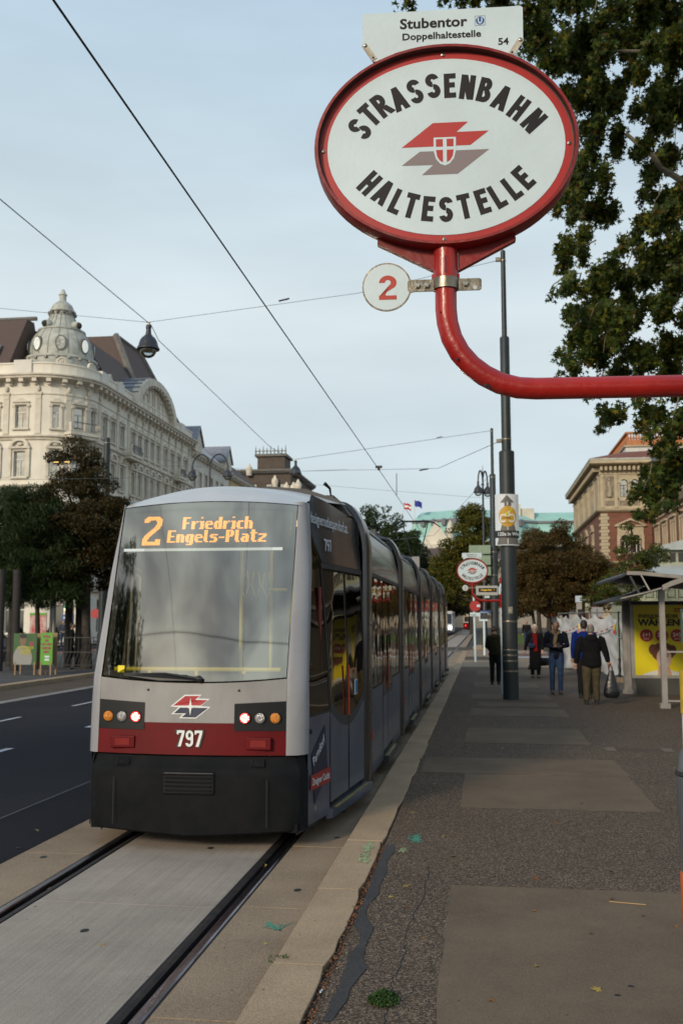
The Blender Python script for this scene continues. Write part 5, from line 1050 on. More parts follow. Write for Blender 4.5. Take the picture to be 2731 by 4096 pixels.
# side walls of the tapered front
def side_surf(y0, y1, z0, z1, sx=1, n=6, mz=4, dX=0., lean=.13):
    """y0,y1 may depend on z; z0,z1 may depend on y-fraction"""
    m = MB()
    f = lambda g, t: g(t) if callable(g) else g
    for i in range(n + 1):
        for j in range(mz + 1):
            tz = j / mz; ty = i / n; z = f(z0, ty) + (f(z1, ty) - f(z0, ty)) * tz; y = f(y0, z) + (f(y1, z) - f(y0, z)) * ty
            x = SXZ(y, z) + dX; m.v.append((CX + sx * x, y, z))
    for i in range(n):
        for j in range(mz): q = i * (mz + 1) + j; m.f.append((q, q + mz + 1, q + mz + 2, q + 1) if sx > 0 else (q, q + 1, q + mz + 2, q + mz + 1))
    return m
for sx in (-1, 1):
    side_surf(lambda z: fy(z) if z > .6 else 8.56, 9.14, .062, .965, sx, 6, 4, .0).build('side_panel', M_side, tr, smooth=True)
    gl = side_surf(fy, 9.14, .985, lambda t: 2.62 - .30 * t, sx, 5, 8, -.004).build('side_window', M_tg, tr, smooth=True)
    side_surf(fy, 9.14, .97, 1.22, sx, 5, 2, -.012).build('window_sill', M_intd, gl)
    side_surf(lambda z: 9.05, 9.14, 1.0, 2.3, sx, 1, 6, -.012).build('window_post', M_seal, gl)
    nv = side_surf(fy, 9.22, lambda t: 2.64 - .33 * t, lambda t: 2.86 + .12 * math.sin(t * PI * .55), sx, 8, 5, .002).build('navy_panel', M_navy, tr, smooth=True)
    side_surf(9.225, 10.66, 2.335, lambda t: 2.975 - .10 * t, sx, 8, 5, .0).build('upper_panel', M_dkpan, tr, smooth=True)
    side_surf(9.14, 10.68, 2.28, 2.33, sx, 4, 1, .006).build('door_rail', M_seal, tr)
    # a two-leaf door, the leaves glazed down to a rounded lower edge
    gap = .018; ym = 9.905
    for a, b, q in ((9.15, ym - gap, 0), (ym + gap, 10.64, 1)):
        cv = lambda t, q=q: (.965 - .185 * math.sin(PI / 2 * t) if q == 0 else .78 + .19 * (1 - math.cos(PI / 2 * t)) ** .9)
        dl = side_surf(a + .008, b - .008, .155, cv, sx, 10, 3, .0).build('door_leaf', M_side, tr, smooth=True)
        cvt = lambda t, cv=cv: cv(t) + .004
        side_surf(a + .03, b - .03, lambda t, cv=cv: cv(t) + .09, 2.26, sx, 10, 6, .001).build('door_glass', M_tg, dl, smooth=True)
        side_surf(a + .008, b - .008, cvt, lambda t, cv=cv: cv(t) + .09, sx, 10, 1, .0015).build('door_glass_border', M_intd, dl)
    side_surf(ym - gap - .008, ym + gap + .008, .155, 2.28, sx, 1, 5, -.006).build('door_seal', M_seal, tr)
    side_surf(9.135, 9.165, .155, 2.3, sx, 1, 4, .003).build('door_post', M_seal, tr); side_surf(10.635, 10.70, .1, 2.9, sx, 1, 6, .003).build('door_post', M_seal, tr)
    hb_ = MB(); hb_.tube([(CX + sx * (sX(9.80) + .022), 9.80, .88), (CX + sx * (sX(9.80) + .022), 9.80, 1.36)], .0105, 8); hb_.build('door_handle', M_orange2, tr)
    MB().box(CX + sx * (sX(9.8) - .01) - .012, CX + sx * (sX(9.8) - .01) + .012, 9.79, 9.81, 1.05, 1.15).build('handle_mount', M_seal, tr)
    st_ = MB(); st_.prism([(CX + sx * 1.04, 9.10, .02), (CX + sx * 1.09, 9.14, .02), (CX + sx * 1.285, 10.70, .02), (CX + sx * 1.1, 10.70, .02)], (0, 0, .085)); s__ = st_.build('door_step', M_side, tr)
    MB().prism([(CX + sx * 1.09, 9.2, .106), (CX + sx * 1.12, 9.2, .106), (CX + sx * 1.268, 10.6, .106), (CX + sx * 1.225, 10.6, .106)], (0, 0, .004)).build('step_edge', mat('worn_yellow', (.30, .24, .06), .7, c2=(.12, .11, .07), scale=14), s__)
    # the side between door bottom and track
    side_surf(8.56, 10.7, -.02, .06, sx, 4, 1, -.10).build('underside', M_intd, tr)
# sticker on the door and lens button
MB().prism([(CX + sX(10.16) + .004, 10.13, 1.05), (CX + sX(10.28) + .004, 10.27, 1.05), (CX + sX(10.28) + .004, 10.27, 1.20), (CX + sX(10.16) + .004, 10.13, 1.20)], (.002, 0, 0)).build('door_sticker', M_wht2, tr)
MB().prism([(CX + sX(10.2) + .008, 10.175, 1.06), (CX + sX(10.28) + .006, 10.26, 1.06), (CX + sX(10.28) + .006, 10.26, 1.19), (CX + sX(10.2) + .008, 10.175, 1.19)], (.002, 0, 0)).build('sticker_field', mat('sticker_blue', (.02, .14, .35), .5), tr)
# side lettering
def on_side(y, z, d=.004, rot=0., lean=False):
    dy = .1; x0, x1 = SXZ(y - dy, z), SXZ(y + dy, z); ex = Vector((x1 - x0, 2 * dy, 0)).normalized(); ez = Vector((-.13 if lean else 0, 0, 1)).normalized()
    if rot: a = Vector(ex); b = Vector(ez); ex = a * math.cos(rot) + b * math.sin(rot); ez = -a * math.sin(rot) + b * math.cos(rot)
    p = Vector((CX + SXZ(y, z), y, z)); nrm = ex.cross(ez); return frame(p + nrm * d, ex, ez)
pq = lambda pts, d: [(CX + sX(y) + d, y, z) for y, z in pts]
MB().prism(pq([(8.64, .645), (8.99, .865), (9.06, .46), (8.72, .21)], .006), (.0015, 0, 0)).build('poster_kite', mat('poster_navy', (.012, .012, .035), .5), tr)
MB().prism(pq([(8.60, .345), (9.12, .352), (9.12, .483), (8.60, .473)], .012), (.0015, 0, 0)).build('poster_band', mat('poster_red', (.24, .02, .015), .5), tr)
t_ = text_mb('Parndorf', .115, .004, xs=.85); t_.xf(on_side(8.83, .63, .011, R(31))).build('poster_text', M_wht2, tr)
t_ = text_mb('Designer Outlet', .088, .004, xs=.80); t_.xf(on_side(8.86, .385, .017)).build('poster_text', M_wht2, tr)
t_ = text_mb('designeroutletparndorf.at', .155, .004, align='LEFT', xs=.62); t_.xf(on_side(9.05, 2.70, .010, R(-1.5), True)).build('side_lettering', M_wht2, tr)
t_ = text_mb('797', .17, .002, align='LEFT', xs=.78); t_.xf(on_side(9.30, 2.45, .008, 0, True)).build('side_number', M_wht2, tr)
MB().ball((CX + sX(8.66) + .002, 8.62, .845), (.008, .022, .022), 10, 6).build('lock', M_blk, tr)
# roof of the front end: pale crown above the windscreen, rising then falling back
m = MB(); nr, mr = 24, 8
for i in range(nr + 1):
    x = -.855 + 1.69 * i / nr; u = x / .85
    for j in range(mr + 1):
        t = j / mr; zt = 2.885 - .045 * u * u; y = YF(x / .905, zt) - .012 + 1.75 * t; cr = 3.03 + .20 * t - (.135 + .06 * t) * u * u
        wid = 1 + .22 * t; z = zt + .004 + (cr - zt) * min(1, t * 6) ** .6; m.v.append((CX + x * wid, y, z))
for i in range(nr):
    for j in range(mr): k = i * (mr + 1) + j; m.f.append((k, k + mr + 1, k + mr + 2, k + 1))
m.build('front_roof', M_roofw, tr, smooth=True)
# portals: metal arches between the car sections
def arch_pts(hw, top, n=7, z0=.03, r=.42, crown=.14):
    pts = [(hw, z0), (hw, 2.55)]
    for k in range(1, n + 1): a = PI / 2 * k / n; pts.append((hw - r * .95 * (1 - math.cos(a)) * .75, 2.55 + (top - crown - 2.55) * math.sin(a)))
    pts += [(hw * .45, top - crown * .25), (0, top)]
    return pts + [(-x, z) for x, z in pts[-2::-1]]
def portal(y0, y1, name='portal'):
    p = arch_pts(1.225, 3.24); m = MB(); n_ = len(p)
    for yy, inset in ((y0, .035), (y0 + .05, 0), ((y0 + y1) / 2, -.008), (y1 - .05, 0), (y1, .035)): m.v += [(CX + x * (1 - inset), yy, z - (inset if z > 1 else 0)) for x, z in p]
    for s_ in range(4):
        for k in range(n_ - 1): a = s_ * n_ + k; m.f.append((a, a + n_, a + n_ + 1, a + 1))
    o = m.build(name, M_chrome, tr, smooth=True)
    MB().box(CX - 1.08, CX + 1.08, y0 + .06, y1 - .06, .05, 3.0).build('portal_core', M_seal, o)
    for z in (.82, 1.02, 1.58, 1.74): MB().box(CX + 1.222, CX + 1.236, y0 + .10, y1 - .10, z, z + .012).build('portal_groove', M_seal, o)
    MB().box(CX + 1.225, CX + 1.238, y1 - .14, y1 - .10, .48, .58).build('marker_lamp', M_orange2, o)
    return o
M_box = mat('roof_equipment', (.07, .07, .07), .6, c2=(.045, .045, .045), scale=2)
PY = [(10.72, 11.30), (15.45, 16.0), (20.2, 20.75), (24.95, 25.5), (29.7, 30.25), (34.3, 34.8)]
for a, b in PY: portal(a, b)
MB().prism([(CX - 1.1, 10.9, 2.85), (CX - .95, 10.9, 3.0), (CX - .3, 10.9, 3.18), (CX + .2, 10.9, 3.235), (CX + .6, 10.9, 3.20), (CX + .95, 10.9, 3.08), (CX + 1.1, 10.9, 2.9)], (0, -.45, 0)).build('roof_fairing', M_box, tr)
# middle sections
def section(y0, y1, door):
    pr_ = [(1.20, .055), (1.20, 2.33), (1.185, 2.5), (1.12, 2.80), (1.05, 2.93), (.8, 3.02), (0, 3.08)]; L_ = y1 - y0
    def strip(za, zb, ya, yb, dX=0., nm='', mt=None, par=None, sx=1):
        m = MB(); ks = sorted(set([za, zb] + [z for _, z in pr_ if za < z < zb])); X_ = lambda z: float(np.interp(z, [z_ for _, z_ in pr_], [x_ for x_, _ in pr_])) + dX
        for z in ks: m.v += [(CX + sx * X_(z), ya, z), (CX + sx * X_(z), yb, z)]
        for k in range(len(ks) - 1): a = 2 * k; m.f.append((a, a + 1, a + 3, a + 2) if sx > 0 else (a, a + 2, a + 3, a + 1))
        return m.build(nm, mt, par or tr, smooth=True)
    for sx in (1,):
        strip(2.35, 2.93, y0 + .05, y1 - .05, 0, 'upper_panel', M_dkpan, None, sx); strip(2.30, 2.345, y0, y1, .004, 'roof_rail', M_seal, None, sx)
        d0, d1 = door
        for a, b in ((y0 + .05, d0 - .02), (d1 + .02, y1 - .05)):
            if b - a < .15: continue
            strip(.055, 1.0, a, b, 0, 'lower_panel', M_side, None, sx); w__ = strip(1.02, 2.29, a, b, -.003, 'side_window', M_tgd, None, sx)
            strip(1.0, 1.02, a, b, .003, 'window_seal', M_seal, w__, sx)
            if b - a > 1.1: strip(1.02, 2.29, (a + b) / 2 - .02, (a + b) / 2 + .02, .001, 'window_post', M_seal, w__, sx)
        mid = (d0 + d1) / 2
        for q, (a, b) in enumerate(((d0, mid - .02), (mid + .02, d1))):
            dl = strip(.155, .84, a, b, .002, 'door_leaf', M_side, None, sx); strip(.845, 2.28, a + .02, b - .02, .002, 'door_glass', M_tgd, dl, sx); strip(.84, .93, a, b, .004, 'door_glass_border', M_intd, dl, sx)
        strip(.1, 2.28, mid - .02, mid + .02, -.002, 'door_seal', M_seal, None, sx); strip(.1, 2.28, d0 - .02, d0, .003, 'door_post', M_seal, None, sx); strip(.1, 2.28, d1, d1 + .02, .003, 'door_post', M_seal, None, sx)
        MB().tube([(CX + 1.225, mid - .10, .88), (CX + 1.225, mid - .10, 1.38)], .007, 6).build('door_handle', M_orange2, tr)
        MB().box(CX + 1.12, CX + 1.27, d0, d1, .02, .10).build('door_step', M_intd, tr)
        MB().box(CX + 1.225, CX + 1.268, d0 + .04, d1 - .04, .1005, .104).build('step_edge', MAT['worn_yellow'], tr)
    MB().box(CX - 1.2, CX - 1.1, y0, y1, .05, 2.9).build('left_wall', M_side, tr)
    MB().prism([(CX - 1.1, y0, 2.88), (CX - 1.0, y0, 3.0), (CX - .8, y0, 3.05), (CX + .8, y0, 3.05), (CX + 1.04, y0, 2.94), (CX + 1.1, y0, 2.86)], (0, L_, 0)).build('roof', M_box, tr)
    MB().box(CX - .75, CX + .7, y0 + .5, y1 - .5, 3.05, 3.30).build('roof_unit', M_box, tr)
    MB().box(CX - 1.08, CX + 1.08, y0 + .02, y1 - .02, -.04, .15).build('floor', M_intd, tr)
    MB().box(CX - .05, CX + .0, y0, y1, .2, 2.8).build('inner_screen', M_intd, tr)
secs = [(11.30, 15.45, (12.75, 14.05)), (16.0, 20.2, (17.3, 18.6)), (20.75, 24.95, (22.1, 23.4)), (25.5, 29.7, (26.9, 28.2)), (30.25, 34.3, (31.5, 32.8)), (34.8, 37.2, (35.2, 36.4))]
for a, b, d in secs: section(a, b, d)
MB().tube([(CX + .85, 10.62, 3.14), (CX + .84, 10.60, 3.22), (CX + .79, 10.55, 3.27)], [.008, .014, .022], 6).build('roof_aerial', M_blk, tr)
for y, x in ((16.5, .7), (20.9, .6), (25.7, .6)): MB().lathe((CX + x, y, 3.05), [(.09, 0), (.09, .1), (.05, .16), (.03, .26)], 10).build('roof_knob', M_box, tr)
MB().box(CX + .6, CX + .7, 20.2, 20.3, 3.2, 3.34).build('roof_lamp', M_orange2, tr)
# pantograph raised to the contact wire
pg = MB(); Yp = 36.4
pg.box(CX + .02, CX + .28, Yp - .9, Yp - .7, 3.05, 4.05); pgo = pg.build('pantograph', M_lgrey, tr)
f = MB().tube([(CX + .0, Yp - .8, 4.05), (CX - .30, Yp - .3, 5.1), (CX - .38, Yp, 5.40)], .022, 6).tube([(CX + .3, Yp - .8, 4.05), (CX + .52, Yp - .3, 5.1), (CX + .56, Yp, 5.40)], .022, 6).tube([(CX + .0, Yp - .8, 4.05), (CX + .3, Yp - .8, 4.05)], .03, 6)
f.tube([(CX - .85, Yp, 5.18), (CX - .62, Yp, 5.34), (CX - .42, Yp, 5.41), (CX + .55, Yp, 5.41), (CX + .78, Yp, 5.34), (CX + 1.0, Yp, 5.18)], .026, 6).tube([(CX - .40, Yp - .25, 5.36), (CX + .58, Yp - .25, 5.36)], .02, 6)
f.build('pantograph_arm', M_blk, pgo)
# interior of the front end
MB().box(CX - 1.0, CX + 1.0, 8.75, 10.7, .16, .20).build('floor', M_int, tr)
MB().box(CX - .82, CX + .82, 8.98, 10.7, 2.84, 2.88).build('ceiling', M_int, tr)
MB().box(CX - 1.05, CX + 1.05, 11.0, 11.05, .2, 2.8).build('saloon_end', M_int, tr)
MB().box(CX - 1.10, CX - 1.04, 10.0, 11, .2, 2.8).build('left_inner_wall', M_int, tr)
con = MB().prism([(CX - .80, 8.50, .9), (CX - .80, 8.52, 1.28), (CX - .80, 8.95, 1.30), (CX - .80, 9.1, .9)], (1.55, 0, 0)).build('driver_desk', M_intd, tr)
MB().box(CX - .55, CX - .12, 9.25, 9.35, .9, 1.75).box(CX - .55, CX - .12, 9.0, 9.35, .85, .95).build('driver_seat', M_intd, tr)
MB().box(CX - .95, CX - .25, 9.75, 9.8, .2, 2.7).build('cab_screen', M_intd, tr)
MB().tube([(CX - .74, 8.475, 1.375), (CX + .74, 8.475, 1.375)], .019, 8).build('yellow_bar', M_yel, tr)
for x in (-.42, 0.0, .42): MB().box(CX + x - .014, CX + x + .014, 8.46, 8.49, 1.29, 1.375).build('bar_bracket', M_yel, tr)
MB().box(CX - .70, CX - .64, 8.44, 8.50, 1.345, 1.405).build('bar_end', M_yel, tr)
for x, y in ((.04, 9.9), (.62, 9.6), (.2, 10.6)): MB().tube([(CX + x, y, .2), (CX + x, y, 2.84)], .018, 8).build('grab_pole', M_yel, tr)
MB().tube([(CX + .35, 9.8, 2.1), (CX + .8, 9.8, 2.1), (CX + .8, 9.8, 2.3)], .018, 6).build('grab_rail', M_yel, tr)
for k in range(3): MB().tube([(CX + .05 + k * .07, 9.9 + k * .2, 2.3), (CX + .03 + k * .07, 9.9 + k * .2, 2.15), (CX + .08 + k * .07, 9.9 + k * .2, 2.02), (CX + .12 + k * .07, 9.9 + k * .2, 2.15), (CX + .1 + k * .07, 9.9 + k * .2, 2.3)], .010, 5).build('grab_strap', M_yel, tr)
MB().box(CX + .15, CX + .55, 9.5, 10.5, 2.80, 2.835).build('ceiling_lamp', glow('saloon_light', (1, .72, .38), 1.6), tr)
MB().box(CX + .98, CX + 1.0, 9.0, 9.05, 1.2, 2.1).build('notice_board', mat('notice_red', (.18, .02, .02), .6), tr)
MB().tube([(CX + .86, 8.9, 1.36), (CX + .90, 9.1, 1.37), (CX + .92, 9.3, 1.35)], [.028, .034, .02], 6).build('side_bar', M_yel, tr)
# wiper
wp = MB().tube([(CX + .06, 8.335, 1.30), (CX - .25, 8.34, 1.345), (CX - .62, 8.375, 1.335)], [.018, .010, .008], 6).ball((CX + .06, 8.335, 1.30), (.035, .02, .03), 8, 6).build('wiper', M_seal, tr)
MB().prism([(CX + .05, 8.34, 1.285), (CX - .05, 8.336, 1.335), (CX - .62, 8.37, 1.345), (CX - .62, 8.37, 1.325), (CX - .3, 8.35, 1.285)], (0, -.006, 0)).build('wiper_blade', M_seal, wp)
# destination display: dark box behind the glass and amber dots
def disp(x, z, d=.095): return (CX + x, YF(x / .905, z) * 0 + 8.36 + (z - 1.27) * .315 + d, z)
MB().add([disp(-.80, 2.45), disp(.74, 2.45), disp(.74, 2.86), disp(-.80, 2.86)], [(0, 1, 2, 3)]).build('display_box', mat('display_housing', (.02, .02, .024), .5), tr)
MB().add([disp(-.66, 2.475, .088), disp(.60, 2.475, .088), disp(.60, 2.765, .088), disp(-.66, 2.765, .088)], [(0, 1, 2, 3)]).build('display_panel', mat('display_panel', (.015, .015, .015), .6, c2=(.045, .042, .04), scale=80), tr)
MB().add([disp(-.79, 2.425, .04), disp(.69, 2.425, .04), disp(.69, 2.450, .04), disp(-.79, 2.450, .04)], [(0, 1, 2, 3)]).build('display_sill', glow('sill_glow', (.80, .84, .78), .9), tr)  # white line below the display made to glow, no lamp there
G5 = {'F': ['1111111', '111....', '111....', '111....', '111111.', '111....', '111....', '111....', '111....'], 'r': ['', '', '', '111.11', '1111..', '111...', '111...', '111...', '111...'], 'i': ['.11.', '....', '....', '1111', '.111', '.111', '.111', '.111', '1111'][0:9],
 'e': ['', '', '', '.11111.', '11...11', '1111111', '111....', '111....', '.111111'], 'd': ['....111', '....111', '....111', '.111111', '111.111', '111.111', '111.111', '111.111', '.111111'], 'c': ['', '', '', '.11111', '111...', '111...', '111...', '111...', '.11111'],
 'h': ['111....', '111....', '111....', '111111.', '111.111', '111.111', '111.111', '111.111', '111.111'], 'E': ['1111111', '111....', '111....', '111....', '111111.', '111....', '111....', '111....', '1111111'], 'n': ['', '', '', '111111.', '111.111', '111.111', '111.111', '111.111', '111.111'],
 'g': ['', '', '', '.111111', '111.111', '111.111', '111.111', '111.111', '.111111', '....111', '.11111.'], 'l': ['111', '111', '111', '111', '111', '111', '111', '111', '.111'], 's': ['', '', '', '.111111', '111....', '.11111.', '....111', '....111', '111111.'],
 '-': ['', '', '', '', '', '11111', '', '', ''], 'P': ['111111.', '111.111', '111.111', '111.111', '111111.', '111....', '111....', '111....', '111....'], 'a': ['', '', '', '.11111.', '....111', '.111111', '111.111', '111.111', '.111111'],
 't': ['.111..', '.111..', '111111', '.111..', '.111..', '.111..', '.111..', '.111..', '..1111'], 'z': ['', '', '', '1111111', '....111', '...111.', '.111...', '111....', '1111111']}
def big2():
    rows = ['..1111111111..', '.111111111111.', '11111111111111', '11111....11111', '1111......1111', '..........1111', '..........1111', '.........11111', '.........1111.', '........11111.', '.......11111..', '......11111...', '.....11111....', '....11111.....', '...11111......', '..11111.......', '.11111........', '.1111.........', '11111.........', '1111......1111', '1111......1111', '11111111111111', '11111111111111', '11111111111111']
    return rows
led = MB()
def dot(x, z, s_): 
    x0, z0, d = CX + x, z, .080; y = 8.36 + (z0 - 1.27) * .315 + d; led.add([(x0 - s_, y, z0 - s_), (x0 + s_, y, z0 - s_), (x0 + s_, y + 2 * s_ * .315, z0 + s_), (x0 - s_, y + 2 * s_ * .315, z0 + s_)], [(0, 1, 2, 3)])
px_w = .1725 / 14
for j, r__ in enumerate(big2()):
    for i, c in enumerate(r__):
        if c == '1': dot(-.638 + i * px_w, 2.752 - j * .262 / 23, .0051)
def ledtext(s, x0, x1, ztop):
    gw = [max(len(r__) for r__ in G5[c]) for c in s]; tot = sum(gw) + len(s) - 1; p = (x1 - x0) / tot; x = x0
    for c, w_ in zip(s, gw):
        for j, r__ in enumerate(G5[c]):
            for i, ch in enumerate(r__):
                if ch == '1': dot(x + i * p, ztop - j * .1025 / 8, .0052)
        x += (w_ + 1) * p
ledtext('Friedrich', -.270, .392, 2.742); ledtext('Engels-Platz', -.402, .530, 2.617)
led.build('display_text', glow('led_amber', (1.0, .36, .03), 3.0), tr, kind='stuff')
# wheels and dark underframe
MB().box(CX - .85, CX + .85, 9.0, 37, -.08, .10).build('underframe', M_intd, tr)
for a, b in PY:
    for sx in (-.74, .74): MB().lathe((0, 0, 0), [(.29, -.05), (.30, .0), (.29, .05)], 18).xf(Matrix.Translation((CX + sx, (a + b) / 2, .17)) @ Matrix.Rotation(R(90), 4, 'Y')).build('wheel', M_rust, tr)
# ================================================================ stop sign, poles, wires, lamps
M_signred = mat('sign_red', (.26, .012, .010), .42, c2=(.17, .008, .007), scale=5, bump=.15, bscale=25)
M_pipered = mat('pipe_red', (.36, .014, .010), .34, c2=(.26, .009, .008), scale=4, bump=.25, bscale=18, coat=.10)
M_enamel = mat('enamel_white', (.60, .715, .775), .36, c2=(.54, .645, .695), scale=3.2, coat=.1, bump=.05, bscale=60)
M_rimred = mat('sign_rim_print', (.44, .028, .026), .4, c2=(.36, .022, .022), scale=6)
M_letter = mat('lettering_black', (.018, .015, .018), .5, spec=.25)
M_galv = mat('galvanised', (.30, .27, .22), .38, .75, c2=(.17, .15, .12), scale=16, bump=.2, bscale=30)
M_bolt = mat('bolt_steel', (.55, .54, .50), .3, .9, c2=(.35, .33, .28), scale=30)
M_pole = mat('pole_anthracite', (.022, .031, .036), .5, c2=(.015, .022, .026), scale=3, bump=.08, bscale=30)
M_cable = mat('cable_black', (.015, .017, .02), .5); M_wire = mat('wire_grey', (.10, .12, .14), .5)
def ell(a, b, n=72): return [(a * math.cos(2 * PI * k / n), b * math.sin(2 * PI * k / n)) for k in range(n)]
def stop_sign(O, ang, scale, label, weather=1.):
    """oval tram stop sign on a bent pipe; local frame: x along the face, y up, z towards the viewer"""
    F_ = frame(O, (math.cos(ang), math.sin(ang), 0), (0, 0, 1)) @ Matrix.Scale(scale, 4)
    t = empty('stop_sign', (O[0], O[1], 0), label, 'tram stop sign')
    P = lambda x, y, z=0.: F_ @ Vector((x, y, z))
    LOW = ('gusset', 'pipe_socket', 'socket_slot', 'pipe', 'strap_collar', 'strap', 'hex_bolt', 'collar_lug', 'number_disc', 'disc_neck', 'disc_face', 'number_2')
    def B(mb, name, m, par=None, smooth=False):
        if name in LOW: mb.xf(Matrix.Translation((0, .0115, 0)))
        mb.xf(F_); return mb.build(name, m, par or t, smooth)
    # frame: a deep rim ring
    n = 72; m = MB(); prof = [(.0, .0), (.0, .012), (.004, .012), (.004, -.060), (-.004, -.062), (-.006, -.02), (-.008, .0)]
    rings = [(.400, .318, -.008), (.4005, .3185, .014), (.409, .327, .014), (.413, .331, .004), (.413, .331, -.060), (.400, .318, -.064)]
    for a, b, z in rings: m.v += [(x, y, z) for x, y in ell(a, b, n)]
    for r_ in range(len(rings) - 1):
        for k in range(n): i, j = r_ * n + k, r_ * n + (k + 1) % n; m.f.append((i, i + n, j + n, j))
    m.f.append(tuple((len(rings) - 1) * n + k for k in range(n)))
    fr_ = B(m, 'sign_frame', M_signred, smooth=True)
    shd = MB()  # shade inside the deep rim, painted as a dark ring
    for a, b, z in ((.4000, .3180, -.010), (.4002, .3182, .0118), (.3960, .3140, -.0118)): shd.v += [(x, y, z) for x, y in ell(a - .0004, b - .0004, n)]
    for k in range(n): i, j = k, (k + 1) % n; shd.f += [(i, j, j + n, i + n), (i, i + 2 * n, j + 2 * n, j)]
    B(shd, 'rim_shade', mat('rim_shade_dark', (.035, .010, .009), .6, c2=(.07, .014, .012), scale=14))
    e = ell(.3985, .3165); B(MB().prism([(x, y, -.016) for x, y in e], (0, 0, .004)), 'red_border', M_rimred)
    e = ell(.3725, .2905); face = B(MB().prism([(x, y, -.0115) for x, y in e], (0, 0, .001)), 'sign_face', M_enamel)
    lt = MB()
    TOP = [('S', -.2696, .0683, 50), ('T', -.2384, .1133, 42), ('R', -.1995, .1441, 36), ('A', -.146, .1636, 24), ('S', -.0934, .1855, 17), ('S', -.037, .2016, 8), ('E', .0168, .1997, 1), ('N', .0719, .1922, -8), ('B', .1266, .1798, -16), ('A', .1794, .1514, -28), ('H', .2303, .1143, -38), ('N', .2769, .0712, -48)]
    BOT = [('H', -.2391, -.113, -45), ('A', -.195, -.1446, -36), ('L', -.1520, -.177, -26), ('T', -.1085, -.1915, -16), ('E', -.0551, -.2038, -7), ('S', -.0001, -.2078, 0), ('T', .0582, -.200, 11), ('E', .1135, -.1861, 17), ('L', .1595, -.1706, 29), ('L', .205, -.1453, 35), ('E', .2409, -.1137, 42)]
    for q, row in enumerate((TOP, BOT)):
        for k, (c, x, y, r_) in enumerate(row):
            w_ = glyph(c)[1]; M = Matrix.Translation((x, y, -.0098)) @ Matrix.Rotation(R(r_), 4, 'Z'); h = .0815; o = MB()
            for kk, p in enumerate(glyph(c, .212)[0]): o.add([M @ Vector(((px - w_ / 2) * h, (py - .5) * h, kk * .00003)) for px, py in p], [tuple(range(len(p)))])
            B(o, 'letter', M_letter, face)
    zz = -.0100
    B(MB().add([(x, y, zz) for x, y in [(-.137, -.0006), (-.0382, .0774), (.0726, .078), (.0356, .0451), (.1367, .0454), (.0784, .0003)]], [(0, 1, 2, 3, 4, 5)]), 'emblem_red', mat('emblem_print_red', (.42, .028, .026), .45), face)
    B(MB().add([(x, y, zz) for x, y in [(-.1374, -.0601), (-.0796, -.0155), (.1373, -.0155), (.0377, -.0928), (-.0742, -.0931), (-.038, -.061)]], [(0, 1, 2, 3, 4, 5)]), 'emblem_grey', mat('emblem_print_grey', (.21, .17, .18), .5), face)
    sh = [(-.0364, .0289), (.0334, .0289), (.0334, -.0159), (.0265, -.0416), (.0135, -.058), (-.0015, -.0641), (-.0165, -.058), (-.0295, -.0416), (-.0364, -.0159)]
    B(MB().add([(x, y, -.0096) for x, y in sh], [tuple(range(9))]), 'shield', M_enamel, face)
    s2 = [((x + .0015) * .80 - .0015, (y + .012) * .84 - .011) for x, y in sh]; q4 = MB(); zc = -.0092
    rc_ = lambda p: q4.add([(x, y, zc) for x, y in p], [tuple(range(len(p)))])
    rc_([(-.029, .023), (-.0075, .023), (-.0075, -.002), (-.029, -.002)]); rc_([(.0045, .023), (.026, .023), (.026, -.002), (.0045, -.002)])
    rc_([(-.029, -.0125), (-.0075, -.0125), (-.0075, -.054), (-.018, -.047), (-.026, -.033)]); rc_([(.0045, -.0125), (.026, -.0125), (.023, -.033), (.015, -.047), (.0045, -.054)])
    B(q4, 'shield_fields', mat('emblem_print_red', (.42, .028, .026)), face)
    # name plate on top
    pt = [(-.262, .345), (-.262, .444), (-.257, .4495), (.2445, .4495), (.2510, .444), (.2505, .3338), (.218, .2826), (.2031, .287), (.131, .3145), (.0545, .329), (-.0048, .3335), (-.0845, .328), (-.1544, .312), (-.2106, .287), (-.2262, .2862)]
    PY_ = lambda y: y * 1.008 + .0135
    npl = B(MB().prism([(x, PY_(y), -.030) for x, y in pt], (0, 0, .004)), 'name_plate', M_enamel)
    B(MB().prism([(x, y + .015, -.0345) for x, y in [(-.262, .345), (-.2262, .286), (-.2, .290), (-.24, .350)]], (0, 0, .004)), 'plate_bracket', M_signred, npl); B(MB().prism([(x, y + .015, -.0345) for x, y in [(.250, .334), (.218, .2825), (.20, .288), (.23, .34)]], (0, 0, .004)), 'plate_bracket', M_signred, npl)
    for sx in ((-.2555, .345, -.223, .293), (.2445, .339, .213, .290)):
        a, b = Vector((sx[0], sx[1] + .015, 0)), Vector((sx[2], sx[3] + .015, 0)); d = (b - a).normalized(); nn = Vector((-d.y, d.x, 0)) * .0095
        B(MB().prism([p + Vector((0, 0, -.0258)) for p in (a + nn, b + nn, b - nn, a - nn)], (0, 0, .0022)), 'clamp_strip', mat('strip_cream', (.55, .55, .48), .5, c2=(.32, .26, .18), scale=25), npl)
    def T_(s, x, y, size, bold, m=M_letter, align='LEFT', xs=1., sp=1.): o = text_mb(s, size, bold, .0003, align, xs, sp); o.xf(Matrix.Translation((x, y, -.0255))); return B(o, 'plate_text', m, npl)
    T_('Stubentor', -.1407, .4085, .0475, .028, xs=1.09, sp=1.02); T_('Doppelhaltestelle', -.134, .3695, .0320, .026, xs=1.09, sp=1.02); T_('54', .171, .3385, .0315, .026, xs=1.08, sp=1.0)
    M_u = mat('metro_blue', (.01, .07, .30), .5); uc = (.1155, .4235)
    uo = MB()
